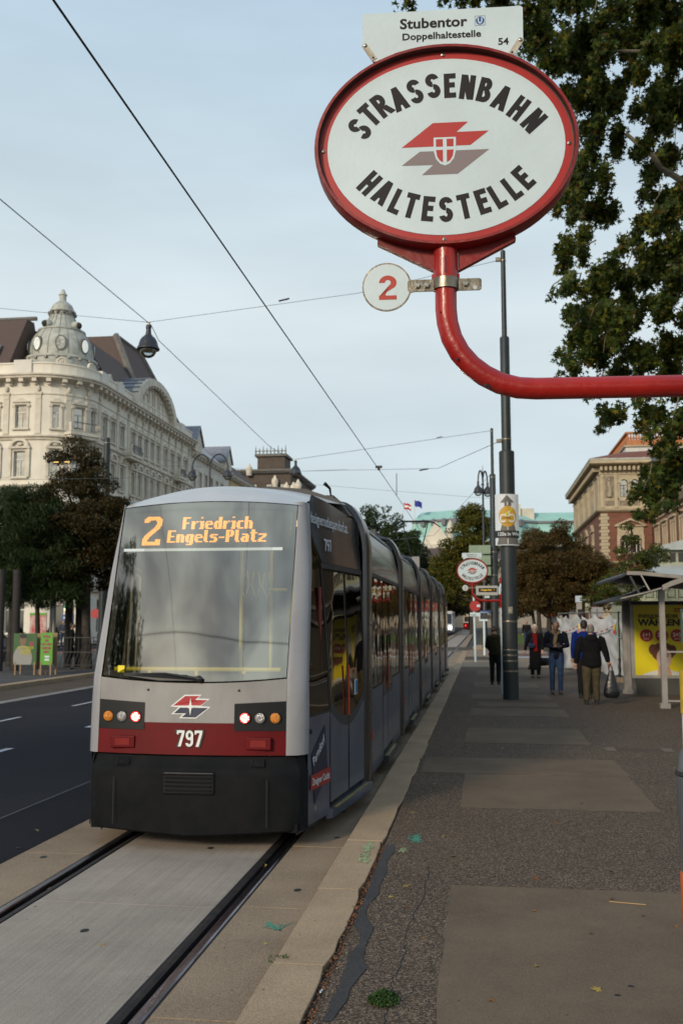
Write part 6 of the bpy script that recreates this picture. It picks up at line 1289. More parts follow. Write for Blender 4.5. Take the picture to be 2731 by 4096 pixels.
    for x0, x1, y0, y1 in ((-.0165, .0165, .0155, .0165), (-.0165, .0165, -.0165, -.0155), (-.0165, -.0155, -.0155, .0155), (.0155, .0165, -.0155, .0155)): uo.add([(uc[0] + x, uc[1] + y, -.0254) for x, y in ((x0, y0), (x1, y0), (x1, y1), (x0, y1))], [(0, 1, 2, 3)])
    B(uo, 'metro_frame', M_u, npl); B(MB().add([(uc[0] + .0135 * math.cos(a), uc[1] + .0135 * math.sin(a), -.0253) for a in [2 * PI * k / 24 for k in range(24)]], [tuple(range(24))]), 'metro_disc', M_u, npl)
    uu = MB(); um = [(-.0075, .010), (-.0075, -.002), (-.004, -.0095), (0, -.0108), (.004, -.0095), (.0075, -.002), (.0075, .010), (.0038, .010), (.0038, -.002), (0, -.0068), (-.0038, -.002), (-.0038, .010)]
    for a, b in zip(range(0, 5), range(11, 6, -1)):
        pass
    for i in range(6): j = 11 - i; uu.add([(uc[0] + um[k][0], uc[1] + um[k][1], -.0250) for k in (i, min(i + 1, 6), max(j - 1, 6), j)], [(0, 1, 2, 3)]) if i < 5 else None
    B(uu, 'metro_letter', M_enamel, npl)
    # screws
    for x, y, z in ((-.0052, .3045, -.012), (-.0064, -.3045, -.012), (-.3865, -.002, -.012), (.3835, -.006, -.012), (-.2526, .3565, -.0235), (.2420, .3505, -.0235)):
        sc = B(MB().lathe((x, y, z), [(.0062, 0), (.0062, .003), (.004, .0045)], 12), 'screw', M_bolt, smooth=True); B(MB().box(x - .005, x + .005, y - .0007, y + .0007, z + .0045, z + .0048), 'screw_slot', M_letter, sc)
    for x, y in ((-.226, .3140), (.215, .3100)): B(MB().lathe((x, y, -.0236), [(.0038, 0), (.0038, .0006)], 10), 'bolt_hole', M_letter)
    # gusset bracket under the oval and socket
    for sg in (-1, 1):
        B(MB().prism([(sg * .036, -.405, -.045), (sg * .036, -.330, -.045), (sg * .215, -.286, -.045), (sg * .2155, -.3155, -.045)][::sg], (0, 0, .008)), 'gusset', M_signred)
        B(MB().prism([(sg * .036, -.412, -.052), (sg * .2155, -.3185, -.052), (sg * .2155, -.3105, -.052), (sg * .036, -.404, -.052)][::sg], (0, 0, .026)), 'gusset', M_signred)
    B(MB().tube([(-.003, -.3315, -.038), (-.003, -.438, -.038)], .0385, 24), 'pipe_socket', M_pipered, smooth=True)
    B(MB().box(-.0055, -.0015, -.428, -.372, -.002, .0012), 'socket_slot', mat('slot_dark', (.03, .01, .03), .6))
    # bent pipe to the post
    pp = [(-.003, -.40), (-.003, -.50), (-.003, -.532), (.001, -.575), (.014, -.625), (.038, -.672), (.072, -.713), (.112, -.745), (.160, -.771), (.215, -.786), (.27, -.790), (.38, -.790), (.55, -.790), (.72, -.790)]
    B(MB().tube([(x, y, -.038) for x, y in pp], .0335, 24), 'pipe', M_pipered, smooth=True)
    for k, (a, b, w_) in enumerate(((.118, -.783, .006), (.125, -.788, .004), (.030, -.700, .004), (.21, -.812, .005), (.235, -.818, .003), (.006, -.61, .003), (-.02, -.55, .0025))):
        B(MB().ball((a, b + .0115, -.0066 - (abs(b) - .75) * .12 * (a > .05) - (.02 if a > .2 else 0)), (w_ * 1.5, w_, .0016), 7, 4), 'paint_chip', M_letter)
    # line number disc on its strap
    B(MB().tube([(-.003, -.436, -.038), (-.003, -.470, -.038)], .0400, 28), 'strap_collar', M_galv, smooth=True)
    for sg, x1 in ((-1, -.116), (1, .102)):
        st_ = [(sg * .034, -.437), (x1, -.437), (x1 + sg * .006, -.442), (x1 + sg * .006, -.470), (x1, -.475), (sg * .034, -.475)]
        B(MB().prism([(x, y, -.034) for x, y in st_][::1], (0, 0, .005)), 'strap', M_galv)
    for x, y in ((-.0905, -.4565), (-.062, -.4565), (.0585, -.4545)): B(MB().lathe((x, y, -.029), [(.0095, 0), (.0095, .006), (.006, .0075)], 6), 'hex_bolt', M_bolt)
    B(MB().lathe((.0875, -.4555, -.0288), [(.0065, 0), (.0065, .0004)], 14), 'bolt_hole', mat('sky_hole', (.5, .56, .6), .8))
    for sg in (-1, 1): B(MB().box(-.003 + sg * .0385 - .005, -.003 + sg * .0385 + .005, -.4355, -.420, -.043, -.030), 'collar_lug', M_pipered)
    cx, cy = -.1867, -.4572
    dsk = [(cx + .0775 * math.cos(a), cy + .0785 * math.sin(a)) for a in [2 * PI * k / 48 for k in range(48)]]
    do = B(MB().prism([(x, y, -.0335) for x, y in dsk], (0, 0, .003)), 'number_disc', M_galv)
    B(MB().prism([(x, y, -.0333) for x, y in [(cx + .074, cy + .022), (-.1, -.4375), (-.1, -.4745), (cx + .074, cy - .022)]], (0, 0, .0028)), 'disc_neck', M_galv, do)
    B(MB().add([(cx + .0725 * math.cos(a), cy + .0735 * math.sin(a), -.0302) for a in [2 * PI * k / 48 for k in range(48)]], [tuple(range(48))]), 'disc_face', M_enamel, do)
    d2 = MB()
    for k, p in enumerate(glyph('2', .185)[0]): d2.add([(cx + .003 + (px - .28) * .0985, cy - .002 + (py - .5) * .078, -.0298 + k * .00003) for px, py in p], [tuple(range(len(p)))])
    B(d2, 'number_2', mat('number_red', (.42, .035, .02), .45), do)
    return t
def sign_post(x, y, label):
    t = empty('stop_post', (x, y, 0), label, 'post')
    MB().tube([(x, y, 0), (x, y, 2.78)], .048, 16).build('pole', M_enamel, t, smooth=True)
    MB().tube([(x, y, 2.10), (x, y, 2.5)], .055, 16).build('red_collar', M_pipered, t, smooth=True)
    MB().tube([(x, y, 2.70), (x, y, 2.84)], .056, 16).build('red_cap', M_pipered, t, smooth=True)
    for z in (2.3, 1.9): MB().box(x - .02, x + .02, y - .06, y - .045, z, z + .03).build('clip', M_letter, t)
    return t
def bin_(x, y, label, kind):
    t = empty('litter_bin', (x, y, .72), label, 'litter bin'); pr = [(.04, .70), (.09, .705), (.105, .74), (.12, .76), (.118, .80), (.122, 1.18), (.128, 1.36), (.118, 1.42), (.085, 1.465), (.05, 1.48)]
    MB().lathe((x, y, 0), pr, 28, ay=.8).build('bin_body', mat('bin_grey', (.13, .14, .16), .35, .4, c2=(.10, .11, .12), scale=6), t, smooth=True)
    MB().lathe((x, y, 0), [(.1195, .93), (.1235, .935), (.126, 1.09), (.122, 1.095)], 28, ay=.8).build('orange_band', mat('bin_orange', (.42, .085, .02), .45), t, smooth=True)
    MB().lathe((x, y, 0), [(.127, 1.36), (.1315, 1.365), (.127, 1.375)], 28, ay=.8).build('bin_seam', M_letter, t)
    MB().tube([(x - .07, y - .05, 1.40), (x - .10, y - .07, 1.41), (x - .09, y - .03, 1.43)], .005, 6).build('handle_ring', M_bolt, t)
    return t
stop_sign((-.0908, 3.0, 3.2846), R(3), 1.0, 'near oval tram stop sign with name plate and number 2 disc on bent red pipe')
sign_post(.80, 3.04, 'white stop post just outside the right edge that carries the near stop sign')
t = empty('bin_post', (.625, 3.0, 0), 'short post with yellow and white sleeve at the right edge, holding the grey bin', 'post')
MB().tube([(.625, 3.0, 0), (.625, 3.0, 1.40)], .045, 14).build('pole', M_enamel, t, smooth=True)
MB().tube([(.625, 3, 1.535), (.625, 3, 1.655)], .066, 16).build('yellow_sleeve', mat('sleeve_yellow', (.55, .38, .01), .4, c2=(.38, .26, .02), scale=18), t, smooth=True)
MB().tube([(.625, 3, 1.38), (.625, 3, 1.534)], .063, 16).build('white_sleeve', mat('sleeve_white', (.6, .56, .56), .5, c2=(.5, .40, .40), scale=12), t, smooth=True)
bin_(.668, 3.0, 'grey litter bin with orange band at the right edge of the view', 0)
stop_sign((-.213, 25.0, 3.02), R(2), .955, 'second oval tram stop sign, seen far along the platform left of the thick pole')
sign_post(.50, 25.0, 'white post with red collar just behind the thick anthracite pole')
b2_ = bin_(.66, 25.25, 'grey litter bin with orange band half hidden behind the thick pole', 0)
for ch in b2_.children: ch.scale = (1.5, 1.5, .85) if ch.name.startswith('bin') or ch.name.startswith('orange') else (1, 1, 1)
for ch in list(b2_.children): ch.location = (ch.location[0] + (-.5 * .66 if ch.scale[0] > 1.2 else 0), ch.location[1] + (-.5 * 25.25 if ch.scale[0] > 1.2 else 0), ch.location[2] + .0)
# departure display beside the second sign
dp = empty('departure_display', (.14, 24.95, 2.42), 'small grey departure display with amber text on the post behind the thick pole', 'display')
MB().box(-.13, .40, 24.9, 25.02, 2.41, 2.64).build('display_case', mat('case_grey', (.42, .43, .42), .5), dp); MB().box(-.065, .375, 24.893, 24.899, 2.485, 2.585).build('display_screen', M_letter, dp)
tt = text_mb('2 Engels-Platz   1', .052, .01, xs=.95); tt.xf(frame((.155, 24.888, 2.52), (1, 0, 0), (0, 0, 1))); tt.build('display_text', glow('amber_far', (1, .6, .05), 1.2), dp)
MB().box(.40, .47, 24.94, 24.98, 2.43, 2.62).build('display_arm', M_enamel, dp); MB().box(.08, .2, 24.93, 24.99, 2.34, 2.40).build('loudspeaker', M_enamel, dp)
# thick anthracite pole with the cycle-lane poster
def big_pole(x, y, label, zt, z1, z2, r0, r1, r2, bands=()):
    t = empty('mast', (x, y, 0), label, 'mast')
    MB().lathe((x, y, 0), [(r0, 0), (r0, z1), (r0 * .9, z1 + .02)], 28).build('pole_base', M_pole, t, smooth=True)
    MB().lathe((x, y, 0), [(r1, z1 + .02), (r1, z2), (r1 * .85, z2 + .03)], 24).build('pole_middle', M_pole, t, smooth=True)
    MB().lathe((x, y, 0), [(r2, z2 + .03), (r2 * .93, zt), (r2 * .5, zt + .03)], 20).build('pole_top', M_pole, t, smooth=True)
    for z in bands: MB().lathe((x, y, 0), [((r0 if z < z1 else r1 if z < z2 else r2) + .003, z), ((r0 if z < z1 else r1 if z < z2 else r2) + .006, z + .02), ((r0 if z < z1 else r1 if z < z2 else r2) + .003, z + .035)], 24).build('steel_band', M_galv, t, smooth=True)
    return t
bp = big_pole(.635, 23.4, 'thick anthracite mast on the pavement, carrying the round cycling poster', 10.6, 5.72, 8.46, .178, .112, .062, (.62, .85, .98, 1.10, 1.75, 6.0, 10.35))
for z, r_ in ((10.38, .08), (5.97, .13)): MB().box(.635 - r_ - .10, .635 - r_ + .02, 23.35, 23.45, z - .02, z + .06).build('wire_clamp', M_galv, bp)
po_ = empty('pole_poster', (.61, 23.16, 3.5), 'curved poster with yellow cycling roundel strapped to the thick mast', 'poster')
def cyl(px_, pz, dd=0., Rr=.36, c=(.615, 23.52)):      # poster sheet bent round the pole
    a = px_ / Rr; return (c[0] + (Rr + dd) * math.sin(a), c[1] - (Rr + dd) * math.cos(a), pz)
def bent(poly, m, nm, dd, par=po_, sub_=10):
    xs = [p[0] for p in poly]; mb = MB(); bm = bmesh.new(); vs = [bm.verts.new((p[0], p[1], 0)) for p in poly]; bm.faces.new(vs)
    x0, x1 = min(xs), max(xs)
    for k in range(1, sub_):
        bmesh.ops.bisect_plane(bm, geom=bm.verts[:] + bm.edges[:] + bm.faces[:], plane_co=(x0 + (x1 - x0) * k / sub_, 0, 0), plane_no=(1, 0, 0))
    bm.verts.index_update(); mb.v = [cyl(v.co.x, v.co.y, dd) for v in bm.verts]; mb.f = [tuple(v.index for v in f.verts) for f in bm.faces]; bm.free(); return mb.build(nm, m, par)
M_pw = mat('poster_white', (.60, .66, .72), .5); M_pg = mat('poster_grey', (.12, .115, .11), .6); M_py = mat('poster_yellow', (.50, .29, .03), .55); M_pk = mat('poster_black', (.015, .017, .018), .6)
bent([(-.305, 3.515), (.30, 3.505), (.30, 4.695), (-.305, 4.705)], M_pw, 'sheet', 0)
bent([(-.25, 3.53), (.29, 3.53), (.15, 4.05), (-.11, 4.05)], M_pg, 'road_shape', .003)
bent([(.0, 4.68), (-.16, 4.50), (-.06, 4.50), (-.06, 4.42), (.10, 4.42), (.10, 4.50), (.17, 4.50)], M_pg, 'arrow', .003)
bent([(.01 + .205 * math.cos(a), 4.18 + .245 * math.sin(a)) for a in [2 * PI * k / 32 for k in range(32)]], M_py, 'roundel', .006, sub_=14)
def ringp(cx_, cz_, r1, r2, a0, a1, m, nm, dd, sq=1.15):
    n_ = 14; A = [R(a0 + (a1 - a0) * k / n_) for k in range(n_ + 1)]; mb = MB()
    for k in range(n_): mb.add([cyl(cx_ + r1 * math.cos(A[k]), cz_ + sq * r1 * math.sin(A[k]), dd), cyl(cx_ + r2 * math.cos(A[k]), cz_ + sq * r2 * math.sin(A[k]), dd), cyl(cx_ + r2 * math.cos(A[k + 1]), cz_ + sq * r2 * math.sin(A[k + 1]), dd), cyl(cx_ + r1 * math.cos(A[k + 1]), cz_ + sq * r1 * math.sin(A[k + 1]), dd)], [(0, 1, 2, 3)])
    mb.build(nm, m, po_)
ringp(-.09, 4.14, .085, .058, 40, 320, M_pw, 'roundel_wheel', .009); ringp(.105, 4.14, .085, .058, -140, 140, M_pw, 'roundel_wheel', .009)
bent([(.03, 4.18), (.055, 4.18), (.055, 4.29), (.03, 4.29)], M_pw, 'roundel_fork', .010, sub_=2)
bent([(-.06, 4.24), (.10, 4.34), (.09, 4.30), (-.02, 4.24), (.02, 4.17), (-.01, 4.17)], mat('poster_lime', (.55, .62, .05), .5), 'cyclist_shape', .0095, sub_=4)
bent([(.10 + .018 * math.cos(a), 4.365 + .02 * math.sin(a)) for a in [2 * PI * k / 12 for k in range(12)]], mat('poster_lime', (.5, .6, .05)), 'cyclist_head', .0095, sub_=2)
def bent_text(s, x, z, size, m, nm, dd, bold=.01, xs=1.): t_ = text_mb(s, size, bold, 0., 'LEFT', xs); t_.v = [cyl(x + v[0], z + v[1], dd) for v in t_.v]; return t_.build(nm, m, po_)
bent_text('CITYBIKE', -.115, 4.125, .052, M_pk, 'roundel_text', .011, .02, .9); bent_text('www.citybikewien.at', -.12, 4.015, .022, M_pk, 'roundel_text', .011)
bent([(-.305, 3.69), (.30, 3.68), (.30, 3.845), (-.305, 3.855)], M_pk, 'caption_band', .008)
bent_text('120x in Wien', -.235, 3.735, .112, M_pw, 'caption_text', .011, .02, .93)
for a, b in ((3.54, 3.66), (3.87, 3.93), (4.44, 4.52)): bent([(.0, a), (.02, a), (.02, b), (.0, b)], M_pw, 'road_dash', .006, sub_=2)
MB().box(.60, .70, 23.221, 23.223, 1.95, 2.10).build('sticker', mat('sticker_old', (.35, .33, .25), .6, c2=(.08, .09, .10), scale=30), bp)
b2m = big_pole(.615, 48.0, 'slimmer anthracite mast farther along the stop, behind the second oval sign', 11.0, 6.25, 8.75, .185, .145, .075, (10.85, 5.0, 3.9, 8.6))
# ornate lamp standard with two lamps
M_lamp = mat('lamp_anthracite', (.028, .032, .042), .45, c2=(.018, .021, .028), scale=6)
M_globe = glass_mat('lamp_glass', (.80, .84, .84), .10, .15)
def lamp_head(par, x, y, zr, s=1., nm='lamp_shade'):
    sh = MB().lathe((x, y, zr), [(.285 * s, -.055 * s), (.305 * s, -.04 * s), (.300 * s, 0), (.268 * s, .045 * s), (.255 * s, .10 * s), (.225 * s, .20 * s), (.175 * s, .28 * s), (.115 * s, .325 * s), (.11 * s, .345 * s), (.085 * s, .36 * s), (.070 * s, .44 * s), (.064 * s, .53 * s), (.074 * s, .54 * s), (.074 * s, .61 * s), (.05 * s, .64 * s)], 24).build(nm, M_lamp, par, smooth=True)
    MB().lathe((x, y, zr), [(.02 * s, -.265 * s), (.09 * s, -.25 * s), (.16 * s, -.205 * s), (.205 * s, -.14 * s), (.22 * s, -.06 * s), (.22 * s, -.057 * s)], 20).build('lamp_globe', M_globe, sh, smooth=True)
    return sh
def hanging(x, y, zr, label, s=1.):
    t = empty('hanging_lamp', (x, y, zr), label, 'street lamp'); sh = lamp_head(t, x, y, zr, s)
    MB().tube([(x, y, zr + .62 * s), (x, y, zr + .70 * s)], .012, 6).tube([(x, y, zr + .68 * s), (x - .07, y, zr + .72 * s)], .01, 6).tube([(x, y, zr + .68 * s), (x + .07, y, zr + .72 * s)], .01, 6).build('hanger', mat('brass', (.45, .33, .15), .4, .6), t)
    return t
hanging(-8.70, 25.0, 9.02, 'dark bell-shaped lamp hung from crossed wires left of the tram')
hanging(-9.0, 48.0, 9.02, 'smaller distant bell-shaped lamp hung over the middle of the tram roof', 1.0)
def standard(x, y, zr, sp_, label, top=None, dirx=1, diry=0):
    t = empty('lamp_standard', (x, y, 0), label, 'street lamp')
    b = MB().lathe((x, y, 0), [(.19, 0), (.19, .9), (.15, 1.0), (.13, 3.2), (.10, 3.3), (.09, 6.2), (.075, 6.3), (.06, zr + .6)], 16); b.build('pole', M_lamp, t, smooth=True)
    for z in (3.25, 4.2, 5.0, 5.6, 6.25, zr - 1.2): MB().lathe((x, y, z), [(.11, 0), (.14, .04), (.11, .08)], 12).build('collar', M_galv if z < 6 else M_lamp, t)
    a = MB()
    for sg in (-1, 1): a.tube([(x + sg * dirx * sp_ * (1 - math.cos(q)) * .5 , y + sg * diry * sp_ * (1 - math.cos(q)) * .5, zr + .55 + 1.05 * math.sin(q) * .8) for q in [PI * k / 12 for k in range(13)]], .05, 8)
    a.build('curved_arm', M_lamp, t, smooth=True)
    for sg in (-1, 1): lamp_head(t, x + sg * dirx * sp_, y + sg * diry * sp_, zr, 1.05)
    if top: MB().tube([(x, y, zr), (x, y, top - 1.2), (x, y, top)], [.06, .05, .012], 8).ball((x, y, top - 1.25), .09).build('spire', M_lamp, t)
    return t
standard(-16.7, 60, 10.75, 1.14, 'double-armed curved street lamp standing before the white houses left of centre')
standard(.20, 64.4, 10.0, .30, 'tall ornate lamp standard with a spire, right of the green avenue tree', 11.75, 1, .9)
standard(-11.0, 92, 9.0, 1.2, 'far double-armed lamp whose arches peep over the tram roof')
# mast on the left pavement in the brown tree
ml = big_pole(-17.6, 45, 'anthracite mast rising behind the brown tree at left', 10.45, 6.2, 8.8, .2, .18, .16, (10.2,))
# wires
def wire(pts, r_, label, m=M_cable, cat='wire', sag=0.):
    P = []
    for a, b in zip(pts[:-1], pts[1:]):
        for k in range(10): u = k / 10; v = Vector(a).lerp(Vector(b), u); v.z -= sag * 4 * u * (1 - u); P.append(v)
    P.append(Vector(pts[-1])); o = MB().tube(P, r_, 6).build('overhead_wire', m, None, smooth=True); tag(o, label, cat); return o
wire([(-2.42, -40, 5.42), (-2.42, 5, 5.40), (-2.42, 24, 5.44), (-2.42, 50, 5.42), (-2.42, 110, 5.42), (-2.4, 200, 5.4)], .0085, 'thick black contact wire running above the track over the tram')
wire([(-8.05, -10, 8.95), (-8.0, 15.3, 8.92), (-8.6, 24.9, 9.62), (-8.62, 25.6, 9.4), (-8.35, 39, 8.75), (-9.0, 48, 9.6)], .010, 'grey supply cable running lengthways to the bell-shaped lamp', M_wire)
wire([(-33.4, 25, 13.0), (-12.95, 25, 10.30), (-8.72, 25, 9.73)], .006, 'thin span wire from the left houses to the hanging lamp', M_wire)
wire([(-8.72, 25, 9.73), (-3.0, 24.5, 10.1), (.55, 23.5, 10.42)], .006, 'thin span wire from the hanging lamp to the thick mast', M_wire)
wire([(-9.0, 48, 9.72), (.54, 48, 10.9)], .011, 'span wire from the distant hanging lamp to the slim mast', M_wire)
wire([(.52, 23.4, 6.0), (-1.2, 29, 6.22), (-7.3, 40, 7.9), (-17, 45, 9.2)], .007, 'slanting stay wire from the thick mast across the track', M_wire)
wire([(.45, 48, 8.7), (-2.4, 52, 6.2), (-9, 62, 6.4)], .010, 'stay wire slanting down from the slim mast to the contact wire', M_wire)
wire([(-17.6, 45, 9.9), (-9, 47, 8.4), (.5, 48, 7.6)], .006, 'faint thin cross wire low over the tram roof', M_wire)
wire([(-24, 30, 6.35), (-11.1, 30, 6.27), (-4.0, 30, 6.4)], .005, 'fine pale wire crossing in front of the brown tree', M_wire)
wire([(-16, .4, 8.4), (-4.5, .8, 6.75), (-2.42, 1.0, 6.45), (1.5, 1.0, 6.6), (7, 1.2, 8.2)], .013, 'thick cross wire behind the viewpoint, mirrored in the tram windscreen')
wire([(-16, -1.0, 7.2), (-2.42, -.6, 6.35), (7, -.4, 7.4)], .006, 'thin cross wire behind the viewpoint, mirrored in the tram windscreen')
hg = MB().tube([(-2.42, 23.86, 5.5), (-2.42, 23.86, 5.42)], .03, 6).box(-2.50, -2.34, 23.82, 23.9, 5.48, 5.53).tube([(-2.42, 29, 6.1), (-2.42, 29, 5.45)], .012, 5)
tag(hg.build('wire_hanger', M_cable), 'small black clamp hanging the contact wire from its cross wire', 'wire clamp')
for x, y, z, l_ in ((-4.9, 24.4, 9.98, 'black insulator on the thin span wire left of the oval sign'), (-1.7, 30.5, 6.42, 'black insulator on the stay wire left of the thick mast'), (-1.9, 48, 10.65, 'loop insulator on the span wire of the slim mast')):
    tag(MB().tube([(x - .14, y + .02, z - .02), (x + .14, y - .02, z + .02)], .022, 6).build('insulator', M_cable), l_, 'insulator')
# ================================================================ shelter, fence, posters, kiosk, signs, vehicles
M_alu = mat('aluminium', (.34, .32, .30), .45, .3, c2=(.26, .245, .23), scale=4)
M_dkst = mat('dark_steel', (.03, .028, .03), .6)
M_pyel = mat('poster_bright_yellow', (.68, .56, .0), .45, c2=(.60, .50, .0), scale=1.2); M_pred2 = mat('poster_crimson', (.33, .012, .014), .5)
M_skin = mat('skin', (.42, .25, .18), .6, c2=(.36, .20, .14), scale=6); M_hair_r = mat('hair_auburn', (.12, .035, .018), .7)
sh = empty('stop_shelter', (4.0, 23, 0), 'glazed tram stop shelter with dark winged roof at the right edge', 'shelter')
for x, y, zt, w_ in ((3.70, 21.5, 2.42, .055), (3.50, 25.6, 2.3, .05), (3.58, 25.5, 2.3, .035)):
    MB().box(x - w_, x + w_, y - w_, y + w_, .08, zt).build('post', M_alu, sh); MB().box(x - w_ * 1.8, x + w_ * 1.8, y - w_ * 1.8, y + w_ * 1.8, 0, .10).build('post_foot', M_alu, sh)
for z in (1.13, .13): MB().box(3.755, 6.4, 21.46, 21.5, z, z + .035).build('rail', M_alu, sh)
def slab(pts, y0, y1, th, m, nm): MB().prism([(x, y0, z) for x, z in pts] + [(x, y0, z - th) for x, z in pts[::-1]], (0, y1 - y0, 0)).build(nm, m, sh)
slab([(2.80, 2.225), (3.15, 2.325), (3.68, 2.47), (4.02, 2.62), (4.6, 2.80), (6.2, 2.92)], 20.9, 26.2, .045, M_dkst, 'lower_roof')
slab([(3.62, 2.50), (3.80, 2.585), (4.06, 2.672), (4.6, 2.84), (6.2, 2.96)], 20.82, 20.90, .10, M_alu, 'roof_edge'); slab([(2.80, 2.25), (3.3, 2.37), (3.60, 2.455)], 20.86, 20.92, .03, M_alu, 'roof_edge')
slab([(2.88, 2.72), (3.02, 2.80), (3.3, 2.79), (4.2, 2.69), (6.2, 2.5)], 21.4, 26.0, .05, M_dkst, 'upper_roof'); slab([(3.0, 2.81), (3.3, 2.80), (4.2, 2.71), (6.2, 2.52)], 21.3, 21.4, .075, M_alu, 'roof_edge')
MB().tube([(3.06, 21.3, 2.70), (3.22, 21.2, 2.33)], .028, 6).build('strut', M_dkst, sh); MB().tube([(3.27, 21.3, 2.74), (3.42, 21.2, 2.41)], .018, 6).build('strut', M_alu, sh)
lb = empty('poster_lightbox', (4.3, 25.2, 0), 'lightbox with the bright yellow supermarket poster at the end of the shelter', 'poster')
MB().box(3.58, 5.10, 25.15, 25.35, .40, 2.26).build('case', M_alu, lb); MB().box(3.70, 5.0, 25.17, 25.33, 0, .40).build('plinth', mat('plinth_dark', (.05, .05, .045), .7), lb)
MB().box(3.60, 5.08, 25.12, 25.15, 2.17, 2.25).build('top_rail', M_dkst, lb)
MB().quad((3.665, 25.143, .47), (5.02, 25.143, .47), (5.02, 25.143, 2.16), (3.665, 25.143, 2.16)).build('poster_sheet', M_pyel, lb)
def lt_(s, x, z, size, m, nm, bold=.02, xs=1., d=.005, par=lb, y=25.143, al='LEFT'): t_ = text_mb(s, size, bold, 0., al, xs); t_.xf(frame((x, y - d, z), (1, 0, 0), (0, 0, 1))); return t_.build(nm, m, par)
lt_('ENDLICH WIEDER', 3.765, 1.855, .118, M_pk, 'poster_text', .035, .98); lt_('WÄHLEN!', 3.765, 1.67, .215, M_pk, 'poster_text', .045, 1.08)
for x, s in ((3.95, '1+1'), (4.31, '2+1'), (4.665, '2+2')):
    MB().add([(x + .155 * math.cos(a), 25.138, 1.43 + .152 * math.sin(a)) for a in [2 * PI * k / 28 for k in range(28)]], [tuple(range(28))]).build('price_disc', M_pred2, lb)
    lt_(s, x, 1.405, .125, mat('poster_cream', (.75, .70, .62), .5), 'poster_text', .03, 1., .009, al='CENTER'); lt_('GRATIS', x, 1.335, .04, mat('poster_cream', (.75, .7, .62)), 'poster_text', .02, 1., .009, al='CENTER')
MB().quad((4.62, 25.139, 1.99), (4.86, 25.139, 1.99), (4.86, 25.139, 2.09), (4.62, 25.139, 2.09)).build('brand_plate', mat('brand_red', (.40, .06, .01), .5), lb); lt_('BILLA', 4.74, 2.015, .075, M_pyel, 'poster_text', .02, 1., .008, al='CENTER')
# the portrait on the poster: flat print
def disc(cx_, cz_, rx, rz, y, m, nm, par, n=24, cut=None):
    p = [(cx_ + rx * math.cos(2 * PI * k / n), cz_ + rz * math.sin(2 * PI * k / n)) for k in range(n)]
    if cut is not None: p = [(x, max(z, cut)) for x, z in p]
    return MB().add([(x, y, z) for x, z in p], [tuple(range(n))]).build(nm, m, par)
M_pskin = mat('print_skin', (.62, .42, .33), .5, c2=(.56, .36, .27), scale=5); M_pskin2 = mat('print_skin_shade', (.45, .26, .19), .5)
disc(4.33, .30, .62, .30, 25.1405, mat('print_dress', (.55, .55, .53), .5), 'print_shoulders', lb, cut=.475); MB().add([(x, 25.1395, z) for x, z in ((4.19, .475), (4.21, .72), (4.45, .72), (4.52, .475))], [(0, 1, 2, 3)]).build('print_neck', M_pskin2, lb)
disc(4.32, 1.03, .27, .235, 25.1385, M_hair_r, 'print_hair', lb); disc(4.09, 1.09, .10, .13, 25.1382, M_hair_r, 'print_hair', lb); disc(4.55, 1.07, .09, .13, 25.1382, M_hair_r, 'print_hair', lb)
disc(4.345, .885, .175, .245, 25.1375, M_pskin, 'print_face', lb)
for x in (4.275, 4.42): disc(x, .93, .028, .012, 25.1365, M_pk, 'print_eye', lb, 10); disc(x, .972, .04, .010, 25.1365, M_hair_r, 'print_brow', lb, 10)
disc(4.35, .855, .018, .035, 25.1368, M_pskin2, 'print_nose', lb, 10); disc(4.35, .775, .05, .014, 25.1365, mat('print_lips', (.40, .10, .09), .5), 'print_lips', lb, 10)
tc_ = empty('timetable_case', (4.28, 21.45, 1.34), 'dark green timetable case beside the yellow poster', 'notice case')
MB().box(4.07, 4.6, 21.5, 21.56, 1.33, 2.03).build('case', mat('case_green', (.045, .075, .06), .5), tc_); MB().box(4.12, 4.25, 21.49, 21.5, 1.8, 1.95).build('notice', M_pw, tc_); MB().box(4.12, 4.5, 21.49, 21.5, 1.42, 1.72).build('notice', mat('notice_grey', (.3, .34, .3), .6), tc_)
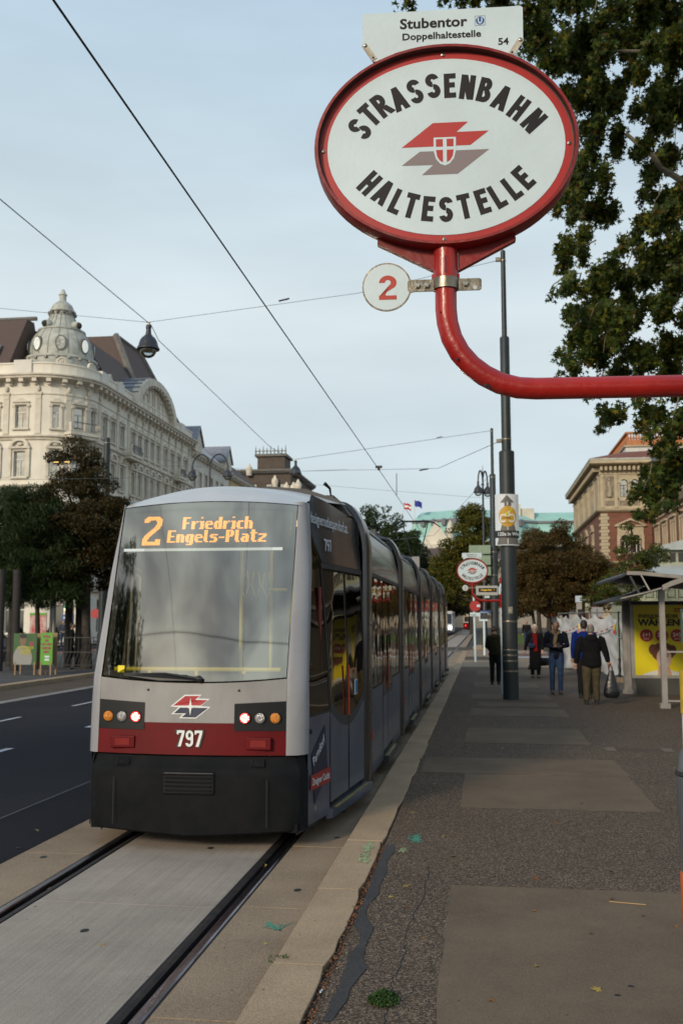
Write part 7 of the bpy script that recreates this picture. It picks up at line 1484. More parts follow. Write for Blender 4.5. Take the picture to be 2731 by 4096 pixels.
# fence of scaffold frames draped with white tarpaulin
fe = empty('tarpaulin_fence', (3.4, 32, 0), 'mesh fence hung with white tarpaulin and red-white tape', 'fence')
FP = [(2.60, 34.9), (3.15, 31.9), (3.97, 30.2), (4.75, 30.4)]
M_tarp = mat('tarpaulin', (.56, .57, .58), .6, c2=(.48, .49, .50), scale=2.2, bump=.25, bscale=7)
for k, (a, b) in enumerate(zip(FP[:-1], FP[1:])):
    a, b = Vector((*a, 0)), Vector((*b, 0)); d = b - a; n_ = Vector((d.y, -d.x, 0)).normalized(); fr_ = MB()
    if n_.y > 0: n_ = -n_
    zt = 2.02
    for p in (a, b): fr_.tube([p + Vector((0, 0, .05)), p + Vector((0, 0, zt + .04))], .022, 6)
    fr_.tube([a + Vector((0, 0, zt)), b + Vector((0, 0, zt))], .02, 6).tube([a + Vector((0, 0, .2)), b + Vector((0, 0, .2))], .02, 6); fr_.build('fence_frame', M_galv, fe)
    N, Mz = 34, 22; tm = MB(); rr_ = random.Random(k * 7 + 3); ph = rr_.random() * 6
    for i in range(N + 1):
        u = i / N; top = zt - .03 - .17 * abs(math.sin(u * PI * 2.5 + .2 * k)) ** .8 * (1 if k < 2 else .3); bot = .22 + .05 * math.sin(u * 9 + ph) + (.10 * (1 - u) if k == 0 else 0)
        for j in range(Mz + 1):
            v = j / Mz; z = bot + (top - bot) * v; w_ = .05 * math.sin(u * 15 + v * 2.2 + ph) * (1 - v * .4) + .035 * math.sin(v * 17 + math.sin(u * 6) * 2.4) + .07 * math.sin(u * PI) * (1 - v)
            p = a + d * u + n_ * (.045 + abs(w_)); tm.v.append((p.x, p.y, z))
    for i in range(N):
        for j in range(Mz): q = i * (Mz + 1) + j; tm.f.append((q, q + 1, q + Mz + 2, q + Mz + 1))
    tm.build('tarpaulin', M_tarp, fe, smooth=True)
    for zz0, zz1, sg_ in (((1.45, 1.60, .12),) if k < 2 else ((1.50, 1.50, .02), (1.05, 1.05, .02))):      # barrier tape in red and white lengths
        K_ = 14
        for i in range(K_):
            u0, u1 = i / K_, (i + 1) / K_; f_ = lambda u: zz0 + (zz1 - zz0) * u - sg_ * 4 * u * (1 - u); p0, p1 = a + d * u0 + n_ * .19, a + d * u1 + n_ * .19
            MB().quad((p0.x, p0.y, f_(u0)), (p1.x, p1.y, f_(u1)), (p1.x, p1.y, f_(u1) + .035), (p0.x, p0.y, f_(u0) + .035)).build('barrier_tape', mat('tape_red', (.42, .02, .02), .5) if i % 2 else M_tarp, fe)
    p = b + n_ * .16; MB().box(p.x - .03, p.x + .03, p.y - .02, p.y, 1.40, 1.50).build('warning_light', mat('warn_red', (.6, .02, .02), .4), fe); MB().box(p.x - .02, p.x + .02, p.y - .02, p.y, 1.52, 1.68).build('yellow_tag', mat('warn_yellow', (.7, .6, .05), .5), fe)
    MB().box(b.x - .14, b.x + .14, b.y - .25, b.y + .25, 0, .14).build('fence_foot', M_slab2, fe)
MB().tube([(4.08, 30.1, .35), (4.08, 30.1, 2.1)], .028, 8).build('scaffold_tube', M_galv, fe); MB().tube([(3.92, 30.1, 1.28), (4.18, 30.1, 1.28)], .03, 8).build('scaffold_clamp', M_bolt, fe)
# pale green kiosk pavilion behind the shelter
kk = empty('kiosk_pavilion', (8, 47, 0), 'pale green ornate kiosk pavilion behind the stop shelter', 'kiosk')
M_kgr = mat('kiosk_green', (.36, .38, .28), .7, c2=(.29, .31, .23), scale=3); M_kroof = mat('kiosk_roof', (.40, .43, .43), .45, c2=(.33, .36, .36), scale=2)
MB().box(6.5, 14, 45.2, 52, 0, 3.5).build('wall', M_kgr, kk); MB().box(6.35, 14.1, 45.0, 52.1, 3.38, 3.55).build('cornice', M_kgr, kk); MB().box(6.42, 14.1, 45.1, 52.1, 2.6, 2.7).build('moulding', M_kgr, kk)
for k in range(14): MB().box(6.55 + k * .46, 6.63 + k * .46, 45.08, 45.199, 2.703, 3.379).build('pilaster', M_kgr, kk); MB().box(6.68 + k * .46, 6.96 + k * .46, 45.12, 45.198, 2.8, 3.3).build('lattice_panel', mat('lattice', (.17, .20, .15), .8, c2=(.33, .36, .27), scale=22), kk)
MB().add([(6.1, 44.7, 3.56), (14.4, 44.7, 3.56), (14.4, 52.5, 3.56), (6.1, 52.5, 3.56), (7.9, 46.6, 4.25), (12.6, 46.6, 4.25), (12.6, 50.6, 4.25), (7.9, 50.6, 4.25)], [(0, 1, 5, 4), (1, 2, 6, 5), (2, 3, 7, 6), (3, 0, 4, 7), (4, 5, 6, 7)]).build('roof', M_kroof, kk)
MB().box(8.0, 12.5, 46.7, 50.5, 4.253, 4.95).build('lantern', M_kgr, kk)
for k in range(12): MB().box(8.12 + k * .36, 8.36 + k * .36, 46.66, 46.698, 4.42, 4.82).build('lantern_window', M_dkst, kk)
for k in range(8): MB().box(7.96, 7.998, 46.9 + k * .42, 47.15 + k * .42, 4.42, 4.82).build('lantern_window', M_dkst, kk)
MB().box(7.8, 12.7, 46.4, 50.7, 4.953, 5.08).build('lantern_roof', M_kroof, kk); MB().prism([(7.8, 46.4, 5.083), (10.2, 46.4, 5.7), (12.7, 46.4, 5.083)], (0, 4.3, 0)).build('lantern_gable', M_kroof, kk)
for k in range(5): MB().prism([(6.52 + k * 1.4, 44.8, 3.37), (6.52 + k * 1.4, 45.19, 3.37), (6.52 + k * 1.4, 45.19, 2.9)], (.14, 0, 0)).build('eaves_bracket', M_kgr, kk)
# low awning roof of a stall and grey cabinet near the lights
st = empty('covered_sign', (4.7, 50, 0), 'signboard wrapped in pale plastic above the tarpaulin fence', 'sign')
MB().tube([(4.62, 50, 0), (4.62, 50, 2.9)], .04, 6).build('post', M_alu, st); MB().box(4.54, 4.85, 49.9, 50.0, 2.66, 2.98).build('plastic_wrap', mat('plastic_wrap', (.42, .48, .56), .4, bump=.6, bscale=9), st); MB().box(4.60, 4.84, 49.92, 50.0, 2.32, 2.64).build('sign_board', M_alu, st)
st = empty('grey_sign_board', (5.5, 50, 0), 'grey information board on posts above the tarpaulin fence', 'sign')
MB().box(5.28, 5.85, 49.95, 50.0, 1.95, 2.42).build('board', mat('board_grey', (.26, .26, .28), .6), st); MB().tube([(5.2, 50, 0), (5.2, 50, 2.85)], .04, 6).tube([(4.9, 50, 2.78), (5.2, 50, 2.78)], .03, 6).build('post', M_alu, st); MB().box(5.0, 5.16, 49.9, 50.0, 2.15, 2.62).build('lamp_box', M_kgr, st); MB().tube([(5.56, 49.94, 2.0), (5.56, 49.94, 2.35)], .015, 5).build('board_mark', M_pk, st)
# traffic lights showing red
def traffic(x, y, z, label, n=2):
    t = empty('traffic_light', (x, y, 0), label, 'traffic light'); MB().tube([(x + .2, y + .06, 0), (x + .2, y + .06, z + .45)], .05, 8).build('post', M_alu, t)
    MB().box(x - .15, x + .15, y - .1, y + .1, z - .62, z + .20).build('signal_head', M_dkst, t)
    for k in range(n): MB().ball((x - .055 + .11 * k if n > 1 else x, y - .11, z), (.06, .03, .10), 10, 6).build('red_lamp', glow('red_signal', (1, .05, .02), 4.), t)
    return t
traffic(4.84, 60, 2.55, 'traffic light showing red twin lamps above the man with the phone', 2); traffic(4.02, 60, 2.13, 'traffic light showing red at the left, with a pale board beside it', 1)
t = empty('round_sign', (4.2, 58, 0), 'back of a round white sign on a thin post behind the man with the phone', 'sign'); MB().tube([(4.12, 58, 0), (4.12, 58, 2.95)], .05, 8).build('post', M_enamel, t); MB().lathe((0, 0, 0), [(.27, 0), (.27, .03)], 20).xf(Matrix.Translation((4.12, 57.9, 1.85)) @ Matrix.Rotation(R(90), 4, 'X')).build('sign_disc', M_enamel, t); MB().box(3.98, 4.10, 57.9, 57.95, 2.2, 2.75).build('sign_board', M_kgr, t)
# signs about the far end of the platform
t = empty('no_entry_sign', (-.29, 43.7, 0), 'slim grey post with red and white no entry sign left of the slim mast', 'sign')
MB().tube([(-.29, 43.7, 0), (-.33, 43.7, 2.95)], .045, 8).build('post', M_enamel, t); MB().lathe((0, 0, 0), [(.235, 0), (.235, .02)], 24).xf(Matrix.Translation((-.27, 43.62, 2.40)) @ Matrix.Rotation(R(90), 4, 'X')).build('sign_disc', mat('sign_signal_red', (.36, .02, .02), .5), t)
MB().box(-.20, -.06, 43.585, 43.6, 2.36, 2.46).build('sign_bar', M_enamel, t); MB().box(-.50, -.06, 43.60, 43.63, 1.96, 2.12).build('plate', M_enamel, t)
lt_('ausgen.', -.47, 2.0, .09, M_pk, 'plate_text', .01, 1., .003, t, 43.6)
t = empty('street_name_sign', (.2, 47.7, 2.2), 'small dark blue street name plate on the slim mast', 'sign'); MB().box(-.10, .45, 47.7, 47.74, 2.10, 2.25).build('plate', mat('plate_blue', (.015, .04, .14), .5), t); lt_('Stubenring', -.05, 2.14, .085, M_pw, 'plate_text', .01, 1., .003, t, 47.7)
MB().box(-.08, .42, 47.72, 47.78, 1.84, 2.04).build('lower_plate', M_dkst, t)
t = empty('direction_sign', (0, 47.6, 4.2), 'two pale green direction boards seen from behind on the slim mast', 'sign')
for z0, z1 in ((4.92, 5.33), (4.40, 4.84), (3.9, 4.3)): MB().box(-.55 if z0 > 4.3 else .25, .46, 47.6, 47.66, z0, z1).build('board', mat('board_green_pale', (.22, .30, .21), .6, c2=(.19, .26, .19), scale=3), t)
t = empty('thin_white_post', (.12, 52, 0), 'thin white post with a small plate near the ornate lamp', 'post'); MB().tube([(.12, 52, 0), (.12, 52, 2.0)], .06, 8).build('post', M_enamel, t); MB().box(-.13, .3, 51.95, 52, 1.75, 2.0).build('plate', M_enamel, t)
# distant red tram and white bus
t = empty('distant_tram', (-2.42, 195, -.12), 'old red and cream tram far down the track seen from behind', 'tram')
MB().box(-3.5, -1.4, 195, 208, .1, 1.35).build('lower_body', M_red, t); bevel(MB().box(-3.5, -1.4, 195.0, 208, 1.353, 2.9).build('upper_body', mat('tram_cream', (.50, .40, .28), .5), t), .15, 2)
MB().box(-3.3, -1.6, 194.9, 194.99, 1.5, 2.45).build('rear_window', M_pane_d, t); MB().box(-3.53, -1.37, 194.93, 208, 1.3, 1.42).build('belt', M_enamel, t)
for x in (-3.1, -1.85): MB().ball((x, 194.85, .75), (.12, .05, .12), 8, 6).build('tail_light', glow('tail_red', (1, .03, .02), 4), t)
MB().box(-3.2, -1.7, 195.5, 207, -.05, .1).build('underframe', M_dkst, t)
t = empty('bus', (-4.9, 130, -.12), 'white bus with one bright headlight beyond the rear of the tram', 'bus')
bevel(MB().box(-6.1, -3.72, 130, 141, .2, 2.95).build('bus_body', mat('bus_white', (.5, .54, .6), .4), t), .08, 2); MB().box(-5.95, -3.85, 129.95, 129.995, 1.3, 2.6).build('windscreen', mat('bus_dark_glass', (.03, .04, .06), .1), t); MB().box(-6.0, -3.8, 129.9, 129.95, .2, .5).build('bumper', M_dkst, t)
for x in (-5.8, -4.02): MB().ball((x, 129.88, .82), (.13, .05, .12), 10, 6).build('headlight', glow('headlight_on', (.95, 1, .97), 30), t)
MB().ball((-3.6, 129.7, 2.5), (.1, .1, .2), 8, 5).build('mirror', M_dkst, t)
for x in (-5.9, -3.95): MB().lathe((0, 0, 0), [(.45, -.12), (.47, 0), (.45, .12)], 16).xf(Matrix.Translation((x, 132, .34)) @ Matrix.Rotation(R(90), 4, 'Y')).build('wheel', M_dkst, t)
# ---- left pavement: election posters, railings, café gear
def aboard(x0, x1, y, z0, z1, label, m, legs):
    t = empty('election_poster', ((x0 + x1) / 2, y, 0), label, 'poster stand'); MB().box(x0, x1, y, y + .03, z0, z1).build('board', m, t)
    MB().box(x0, x1, y + .35, y + .38, z0, z1).build('rear_board', mat('plywood', (.28, .19, .11), .8), t)
    for x in legs:
        for yy in (y - .01, y + .38): MB().box(x - .025, x + .025, yy, yy + .05, 0, z0 + .1).build('leg', mat('plywood', (.28, .19, .11)), t)
    return t
M_eg = mat('election_green', (.025, .11, .018), .5, c2=(.018, .08, .018), scale=2); M_eg2 = mat('election_lime', (.10, .34, .02), .5, c2=(.08, .28, .02), scale=2); M_ey = mat('election_yellow', (.40, .38, .03), .5); M_em = mat('election_magenta', (.27, .02, .07), .5)
t = aboard(-15.33, -14.52, 31.4, .33, 1.36, 'green election poster with a dark-haired man in a pale shirt and yellow slogan', M_eg, (-15.25, -14.58))
disc(-15.0, .55, .33, .42, 31.396, mat('print_shirt', (.26, .26, .25), .6), 'print_shirt', t, cut=.34); disc(-15.0, 1.12, .115, .165, 31.392, mat('print_skin_dark', (.19, .11, .075), .6), 'print_face', t); disc(-15.0, 1.27, .125, .075, 31.389, M_pk, 'print_hair', t)
disc(-14.70, 1.02, .07, .08, 31.395, M_em, 'print_badge', t, 16)
for k, (s, xs_) in enumerate((('#COMEBACK', .9), ('SAUBERE', .9), ('POLITIK', .9))): lt_(s, -14.9, .86 - k * .095, .105, M_ey, 'poster_text', .04, xs_, .012, t, 31.4, 'CENTER')
t = aboard(-14.40, -13.98, 31.42, .33, 1.38, 'lime green election poster with magenta slogan, right of the portrait poster', M_eg2, (-14.37, -14.03))
for k, s in enumerate(('WÄHL', 'DIE', 'GRÜNEN', 'WIEDER', 'REIN.')): lt_(s, -14.19, 1.22 - k * .125, .105, M_em, 'poster_text', .05, .85, .004, t, 31.42, 'CENTER')
for z in (.60, .50): MB().box(-14.24, -14.08, 31.412, 31.417, z - .03, z + .03).build('poster_block', M_pw, t)
def railing(x0, x1, y, label, h_=1.15, bulge=True):
    t = empty('iron_railing', ((x0 + x1) / 2, y, 0), label, 'railing'); n_ = int((x1 - x0) / .14)
    for z in (.15, .62, h_): MB().box(x0, x1, y - .015, y + .015, z, z + .03).build('rail', M_dkst, t)
    for k in range(n_ + 1):
        x = x0 + (x1 - x0) * k / n_; MB().tube([(x, y, h_ + (.15 if k % 3 == 0 else 0)), (x, y, .6), (x - .06 if bulge else x, y - .10 if bulge else y, .35), (x - .10 if bulge else x, y - .15 if bulge else y, 0)], .014, 5).build('bar', M_dkst, t)
    return t
railing(-15.15, -13.3, 35.0, 'black iron railing round the foot of the brown tree, nearest the tram'); railing(-18.2, -16.6, 36.4, 'black iron railing behind the portrait election poster', 1.2, False)
for k, (x, y, lb_) in enumerate(((-16.95, 33.6, 'left one of two dark pillars at the left edge'), (-16.55, 34.0, 'right one of two dark pillars at the left edge'), (-15.75, 36.8, 'left one of two dark trunks-like pillars behind the lime poster'), (-15.45, 37.1, 'right one of two dark pillars behind the lime poster'))):
    o = MB().tube([(x, y, 0), (x, y, 3.6)], .15, 12).build('dark_pillar', mat('pillar_dark', (.035, .03, .028), .8, c2=(.025, .022, .02), scale=4), None, True); tag(o, lb_.replace('trunks-like ', ''), 'pillar')
for x, y, lb_ in ((-17.9, 40, 'grey post behind the iron railing at left'), (-17.1, 38.5, 'thin grey post between the pillars and the forked tree')):
    tag(MB().tube([(x, y, 0), (x, y, 4.2)], .07, 10).build('grey_post', M_alu, None, True), lb_, 'post')
t = empty('billboard', (-28.0, 60.5, 0), 'red and white poster board before the cafe windows', 'poster'); MB().box(-28.5, -27.4, 60.5, 60.6, .9, 2.25).build('board', mat('board_red', (.40, .05, .05), .6, c2=(.55, .45, .42), scale=2.2), t); MB().box(-28.5, -27.4, 60.48, 60.5, 2.1, 2.25).build('board_top', M_eg2, t); MB().tube([(-28, 60.6, 0), (-28, 60.6, 1)], .06, 6).build('post', M_alu, t)
t = empty('one_way_sign', (-26.45, 62, 0), 'blue and white arrow sign on a thin post near the cafe', 'sign'); MB().tube([(-26.7, 62, 0), (-26.7, 62, 2.9)], .04, 6).build('post', M_alu, t); MB().box(-26.95, -26.2, 61.9, 61.95, 1.75, 2.15).build('plate', mat('plate_blue2', (.03, .10, .35), .5), t); MB().box(-26.85, -26.3, 61.88, 61.899, 1.88, 2.02).build('arrow', M_pw, t); MB().box(-26.9, -26.5, 61.9, 61.95, 2.55, 2.8).build('green_plate', mat('plate_teal', (.02, .20, .14), .5), t)
t = empty('stop_board', (-23.8, 60, 0), 'red warning sign half hidden by the tree trunk beside the tram', 'sign'); MB().tube([(-23.7, 60, 0), (-23.7, 60, 2.6)], .05, 6).build('post', M_alu, t); MB().lathe((0, 0, 0), [(.3, 0), (.3, .03)], 16).xf(Matrix.Translation((-23.9, 59.9, 2.2)) @ Matrix.Rotation(R(90), 4, 'X')).build('sign_disc', mat('sign_signal_red', (.36, .02, .02)), t)
for k, (x, y, s_, lb_) in enumerate(((-28.9, 63, .6, 'left round green shrub before the cafe'), (-28.0, 63, .5, 'right round green shrub before the cafe'))):
    o = empty('shrub', (x, y, 0), lb_, 'shrub'); me = leaves_mesh('foliage', clumps([(x, y, .75, s_, s_, .65)], 2600, 90 + k, .2), .10, LM['green'], oval, k); c = bpy.data.objects.new('foliage', me); COL.objects.link(c); adopt(c, o); c['kind'] = 'stuff'; MB().tube([(x, y, 0), (x, y, .7)], .04, 6).build('stem', M_bark, o)
# parked car glimpsed at the far left
t = empty('parked_car', (-22.3, 41, 0), 'pale car behind the cyclist at the left edge', 'car'); b = MB().prism([(-22.9, 39, .35), (-22.9, 39, .8), (-22.9, 39.9, .95), (-22.9, 40.5, 1.4), (-22.9, 42.2, 1.42), (-22.9, 43, .95), (-22.9, 43.3, .9), (-22.9, 43.3, .35)], (1.7, 0, 0)).build('car_body', mat('car_silver', (.35, .37, .40), .3, .5), t); bevel(b, .08, 3)
MB().prism([(-21.19, 40.1, .98), (-21.19, 40.6, 1.34), (-21.19, 42.1, 1.36), (-21.19, 42.7, .98)], (.005, 0, 0)).build('side_window', M_pane_d, t)
for y in (39.8, 42.5): MB().lathe((0, 0, 0), [(.3, -.08), (.31, 0), (.3, .08)], 16).xf(Matrix.Translation((-21.25, y, .31)) @ Matrix.Rotation(R(90), 4, 'Y')).build('wheel', M_dkst, t)
# pair of small lit lamps among the leaves
for x, lb_ in ((-15.36, 'left warm lamp glowing among the leaves of the brown tree'), (-14.93, 'right warm lamp glowing among the leaves of the brown tree')):
    o = empty('tree_lamp', (x, 34.0, 7.55), lb_, 'lamp'); MB().box(x - .09, x + .09, 34.3, 34.34, 7.54, 7.575).build('lamp_bar', glow('lamp_amber', (1, .62, .18), 1.3), o); MB().tube([(x, 34.03, 7.58), (x, 34.03, 7.68)], .01, 5).build('lamp_mount', M_dkst, o)
# ================================================================ people and the dog
def cloth(name, c, c2=None, sc=12, rough=.85): return mat(name, c, .95, c2=c2 or [x * .7 for x in c], scale=sc, bump=.6, bscale=18, spec=.1)
def solid(mb, name, m, parent, vox=.014, sm=4):
    """fuse the overlapping limbs of MB into one continuous skin"""
    o = bpy.data.objects.new(name, mb.mesh(name, m)); COL.objects.link(o); adopt(o, parent)
    r_ = o.modifiers.new('fuse', 'REMESH'); r_.mode = 'VOXEL'; r_.voxel_size = vox; r_.use_smooth_shade = True
    s_ = o.modifiers.new('smooth', 'SMOOTH'); s_.factor = .5; s_.iterations = sm
    bpy.context.view_layer.update(); me = bpy.data.meshes.new_from_object(o.evaluated_get(bpy.context.evaluated_depsgraph_get())); o.modifiers.clear(); old = o.data; o.data = me; me.name = name; bpy.data.meshes.remove(old)
    me.polygons.foreach_set('use_smooth', [True] * len(me.polygons)); return o
def hand(mb, w, d, side, curl=.5, s=1.):
    """palm, thumb and four bent fingers at wrist w pointing along d"""
    d = Vector(d).normalized(); up = Vector((0, 0, 1)) if abs(d.z) < .8 else Vector((0, -1, 0)); x = d.cross(up).normalized(); n_ = x.cross(d).normalized(); w = Vector(w)
    mb.tube([w - d * .02, w + d * .03, w + d * .085], [.026 * s, .034 * s, .036 * s], 8)
    for k, (o_, l_) in enumerate(((-.030, .062), (-.010, .074), (.010, .070), (.030, .055))):
        a = w + d * .080 + x * o_; b = a + d * l_ * .45; c = b + (d * (1 - curl) - n_ * curl) * l_ * .35; e_ = c + (d * (.6 - curl) - n_ * (curl + .2)) * l_ * .3
        mb.tube([a - d * .015, b, c, e_], [.011 * s, .010 * s, .009 * s, .007 * s], 6)
    a = w + d * .02 + x * side * .028; mb.tube([a, a + d * .03 + x * side * .022 - n_ * .008, a + d * .062 + x * side * .024 - n_ * .018], [.014 * s, .012 * s, .009 * s], 6)
def person(loc, rz, h, label, up, leg, shoe, hairc, skin=(.40, .24, .17), pose='stand', coat=.88, hair='short', hood=False, arms=None, legs=None, head=(0, 0), bulk=1., extra=None):
    t = empty('person', loc, label, 'person', rz=rz); LOCALP.add(t.name); s = h / 1.75; V = lambda x, y, z: Vector((x * s, y * s, z * s))
    Mu, Ml, Ms, Mh = up, leg, shoe, hairc; Mk = mat('skin_%.2f' % skin[0], skin, .55, c2=[c * .8 for c in skin], scale=20)
    # joints: face looks to -y
    A = arms or {1: [(.20, .0, 1.42), (.25, .03, 1.14), (.255, -.06, .90)], -1: [(-.20, .0, 1.42), (-.25, .03, 1.14), (-.255, -.06, .90)]}
    Lg = legs or {1: [(.095, 0, .92), (.10, -.02, .50), (.10, .03, .09)], -1: [(-.095, 0, .92), (-.10, .02, .50), (-.10, .05, .09)]}
    hc = V(0, -.02 + head[1], 1.635); 
    b = MB()      # body: one skin from feet to crown
    b.ball(hc, (.076 * s, .094 * s, .112 * s), 16, 12).ball(hc + V(0, -.028, -.055), (.052 * s, .058 * s, .060 * s), 12, 8)
    b.tube([V(0, .012, 1.40), V(0, .0, 1.50), hc + V(0, .01, -.06)], [.065 * s, .054 * s, .055 * s], 10)
    b.tube([hc + V(0, -.085, .02), hc + V(0, -.112, -.022), hc + V(0, -.092, -.034)], [.010 * s, .017 * s, .013 * s], 6)
    for sg in (-1, 1): b.ball(hc + V(sg * .078, .012, -.008), (.010 * s, .020 * s, .031 * s), 6, 6)
    b.lathe(V(0, .01, 0), [(.13 * s, .86 * s), (.135 * s, .98 * s), (.115 * s, 1.10 * s), (.15 * s, 1.28 * s), (.15 * s, 1.38 * s), (.06 * s, 1.46 * s)], 12, ay=.62)
    for sg in (-1, 1):
        p = [V(*q) for q in A[sg]]; b.tube([p[0], p[1], p[2]], [.042 * s, .034 * s, .026 * s], 8); hand(b, p[2], (p[2] - p[1]) if len(A[sg]) < 4 else V(*A[sg][3]), -sg, .55, s)
        q = [V(*q_) for q_ in Lg[sg]]; b.tube([q[0], q[1], q[2], q[2] + V(0, -.10, -.03)], [.075 * s, .05 * s, .038 * s, .035 * s], 8)
    bo = solid(b, 'body', Mk, t, .0095, 2)
    for sg in (-1, 1): sub(MB().ball(hc + V(sg * .031, -.083, .012), (.012 * s, .008 * s, .007 * s), 6, 4).mesh('eye', M_pk), 'eye', bo)
    sub(MB().ball(hc + V(0, -.086, -.060), (.022 * s, .008 * s, .006 * s), 8, 4).mesh('mouth', mat('lips', (.22, .07, .06), .6)), 'mouth', bo)
    # trousers
    m = MB()
    for sg in (-1, 1):
        q = [V(*q_) for q_ in Lg[sg]]; m.tube([q[0] + V(-sg * .01, 0, .06), q[0].lerp(q[1], .4), q[1], q[1].lerp(q[2], .35), q[2] + V(0, 0, .0)], [.105 * s * bulk, .092 * s * bulk, .070 * s * bulk, .066 * s * bulk, .058 * s * bulk], 12)
    m.ball(V(0, .01, .95), (.165 * s * bulk, .115 * s * bulk, .12 * s), 14, 10); solid(m, 'trousers', Ml, t, .013, 3)
    for sg in (-1, 1):
        q = V(*Lg[sg][2]); f = MB(); f.ball(q + V(0, -.055, -.055), (.048 * s, .125 * s, .045 * s), 12, 8).tube([q + V(0, .01, -.03), q + V(0, 0, .05)], [.05 * s, .048 * s], 10); f.box(*[v * s for v in (q.x / s - .042, q.x / s + .042, q.y / s - .17, q.y / s + .06)], q.z - .098 * s, q.z - .07 * s); solid(f, 'shoe', Ms, t, .010, 2)
    # jacket or coat
    j = MB(); zb = coat; k = bulk
    j.lathe(V(0, .015, 0), [(.155 * s * k * (1.12 if zb < .7 else 1), zb * s), (.185 * s * k * (1.05 if zb < .7 else 1), (zb + .05) * s), (.18 * s * k, .98 * s), (.165 * s * k, 1.12 * s), (.185 * s * k, 1.28 * s), (.18 * s * k, 1.38 * s), (.12 * s * k, 1.455 * s), (.075 * s, 1.50 * s)], 18, ay=.68)
    for sg in (-1, 1):
        p = [V(*q) for q in A[sg]]; j.tube([p[0] + V(-sg * .06, 0, .015), p[0], p[0].lerp(p[1], .5), p[1], p[1].lerp(p[2], .5), p[2] + (p[2] - p[1]) * .03], [.085 * s * k, .082 * s * k, .070 * s * k, .060 * s * k, .054 * s * k, .044 * s * k], 12)
    if hood: j.ball(V(0, .115, 1.44), (.135 * s, .08 * s, .095 * s), 12, 8).tube([V(-.10, .04, 1.47), V(-.07, .12, 1.46), V(0, .15, 1.43), V(.07, .12, 1.46), V(.10, .04, 1.47)], .045 * s, 8)
    solid(j, 'jacket', Mu, t, .013, 3)
    # hair
    q = MB()
    if hair in ('short', 'grey', 'bald'): q.ball(hc + V(0, .022, .026), (.082 * s, .088 * s, .098 * s), 14, 10).ball(hc + V(0, .05, -.02), (.072 * s, .06 * s, .07 * s), 10, 8)
    if hair == 'bun': q.ball(hc + V(0, .024, .028), (.090 * s, .094 * s, .10 * s), 14, 10).ball(hc + V(0, .05, -.03), (.088 * s, .07 * s, .09 * s), 10, 8)
    if hair == 'curly':
        r_ = random.Random(5)
        for _ in range(34): a, c_ = r_.uniform(0, 6.28), r_.uniform(-.5, 1); q.ball(hc + V(.075 * math.cos(a) * math.sqrt(1 - c_ * c_ * .8), .03 + .075 * math.sin(a) * math.sqrt(1 - c_ * c_ * .8), .02 + .085 * c_), .036 * s, 6, 5)
    ho = solid(q, 'hair', Mh, t, .012, 1)
    # keep the face free: hair sits back from the forehead
    for v in ho.data.vertices:
        lim = hc.y - (.055 if v.co.z > hc.z + .065 * s else .0) * s
        if v.co.y < lim: v.co.y = lim + (v.co.y - lim) * .15
    if hair == 'bald': sub(MB().ball(hc + V(.0, .055, .088), (.042 * s, .040 * s, .030 * s), 10, 6).mesh('bald_spot', Mk), 'bald_spot', bo)
    if extra: extra(t, s, V, bo, hc)
    return t
K_black = cloth('cloth_black', (.010, .010, .012)); K_navy = cloth('cloth_navy', (.010, .013, .024)); K_olive = cloth('cloth_olive', (.026, .026, .017)); K_blue = cloth('cloth_blue', (.008, .024, .16)); K_jean = cloth('cloth_jeans', (.035, .065, .14), (.020, .038, .085)); K_khaki = cloth('cloth_khaki', (.085, .07, .042), (.055, .045, .028)); K_char = cloth('cloth_charcoal', (.016, .017, .018)); K_redk = cloth('cloth_red', (.17, .008, .012))
K_shoe = mat('shoe_black', (.010, .009, .009), .4); H_dark = mat('hair_dark', (.012, .009, .008), .6); H_grey = mat('hair_grey', (.22, .20, .18), .8, c2=(.10, .09, .08), scale=30); H_white = mat('hair_white', (.62, .60, .52), .8, c2=(.45, .43, .36), scale=25); H_brown = mat('hair_brown', (.035, .018, .010), .7, c2=(.015, .010, .008), scale=20)
# elderly man walking away with a bag
p1 = person((2.33, 22.25, 0), R(180), 1.71, 'elderly grey-haired man in black hooded jacket and khaki trousers seen from behind', K_black, K_khaki, K_shoe, H_grey, coat=.80, hair='bald', hood=True, bulk=1.20,
    arms={1: [(.22, 0, 1.40), (.30, .02, 1.13), (.33, -.04, .90)], -1: [(-.22, 0, 1.40), (-.31, .0, 1.13), (-.36, -.02, .93)]}, legs={1: [(.10, 0, .90), (.12, .03, .48), (.13, .06, .09)], -1: [(-.10, 0, .90), (-.09, -.06, .49), (-.10, -.05, .09)]}, head=(0, -.02))
bg_ = empty('carrier_bag', (2.74, 22.25, .12), 'full black carrier bag held in the right hand of the elderly man', 'bag')
b = MB(); b.lathe((2.735, 22.25, 0), [(.03, .13), (.12, .14), (.165, .19), (.17, .28), (.135, .42), (.09, .56), (.06, .68), (.05, .72)], 18, ay=.55); b.build('bag_body', mat('bag_black', (.008, .009, .012), .35, bump=.5, bscale=14), bg_, smooth=True)
MB().tube([(2.70, 22.25, .68), (2.685, 22.25, .80), (2.70, 22.25, .86)], .012, 6).tube([(2.77, 22.25, .68), (2.75, 22.25, .80), (2.705, 22.25, .86)], .012, 6).build('bag_handle', mat('bag_black', (.008, .009, .012)), bg_)
# younger man in blue beside him
p2 = person((2.36, 24.0, 0), R(178), 1.80, 'black-haired man in a bright blue jacket walking ahead of the elderly man, mostly hidden by him', K_blue, K_char, K_shoe, H_dark, coat=.88, bulk=1.05)
def strap_(t, s, V, bo, hc): sub(MB().tube([V(-.02, .13, 1.46), V(-.12, .12, 1.30), V(-.15, .10, 1.0)], .018, 6).mesh('strap', M_pk), 'strap', bo)
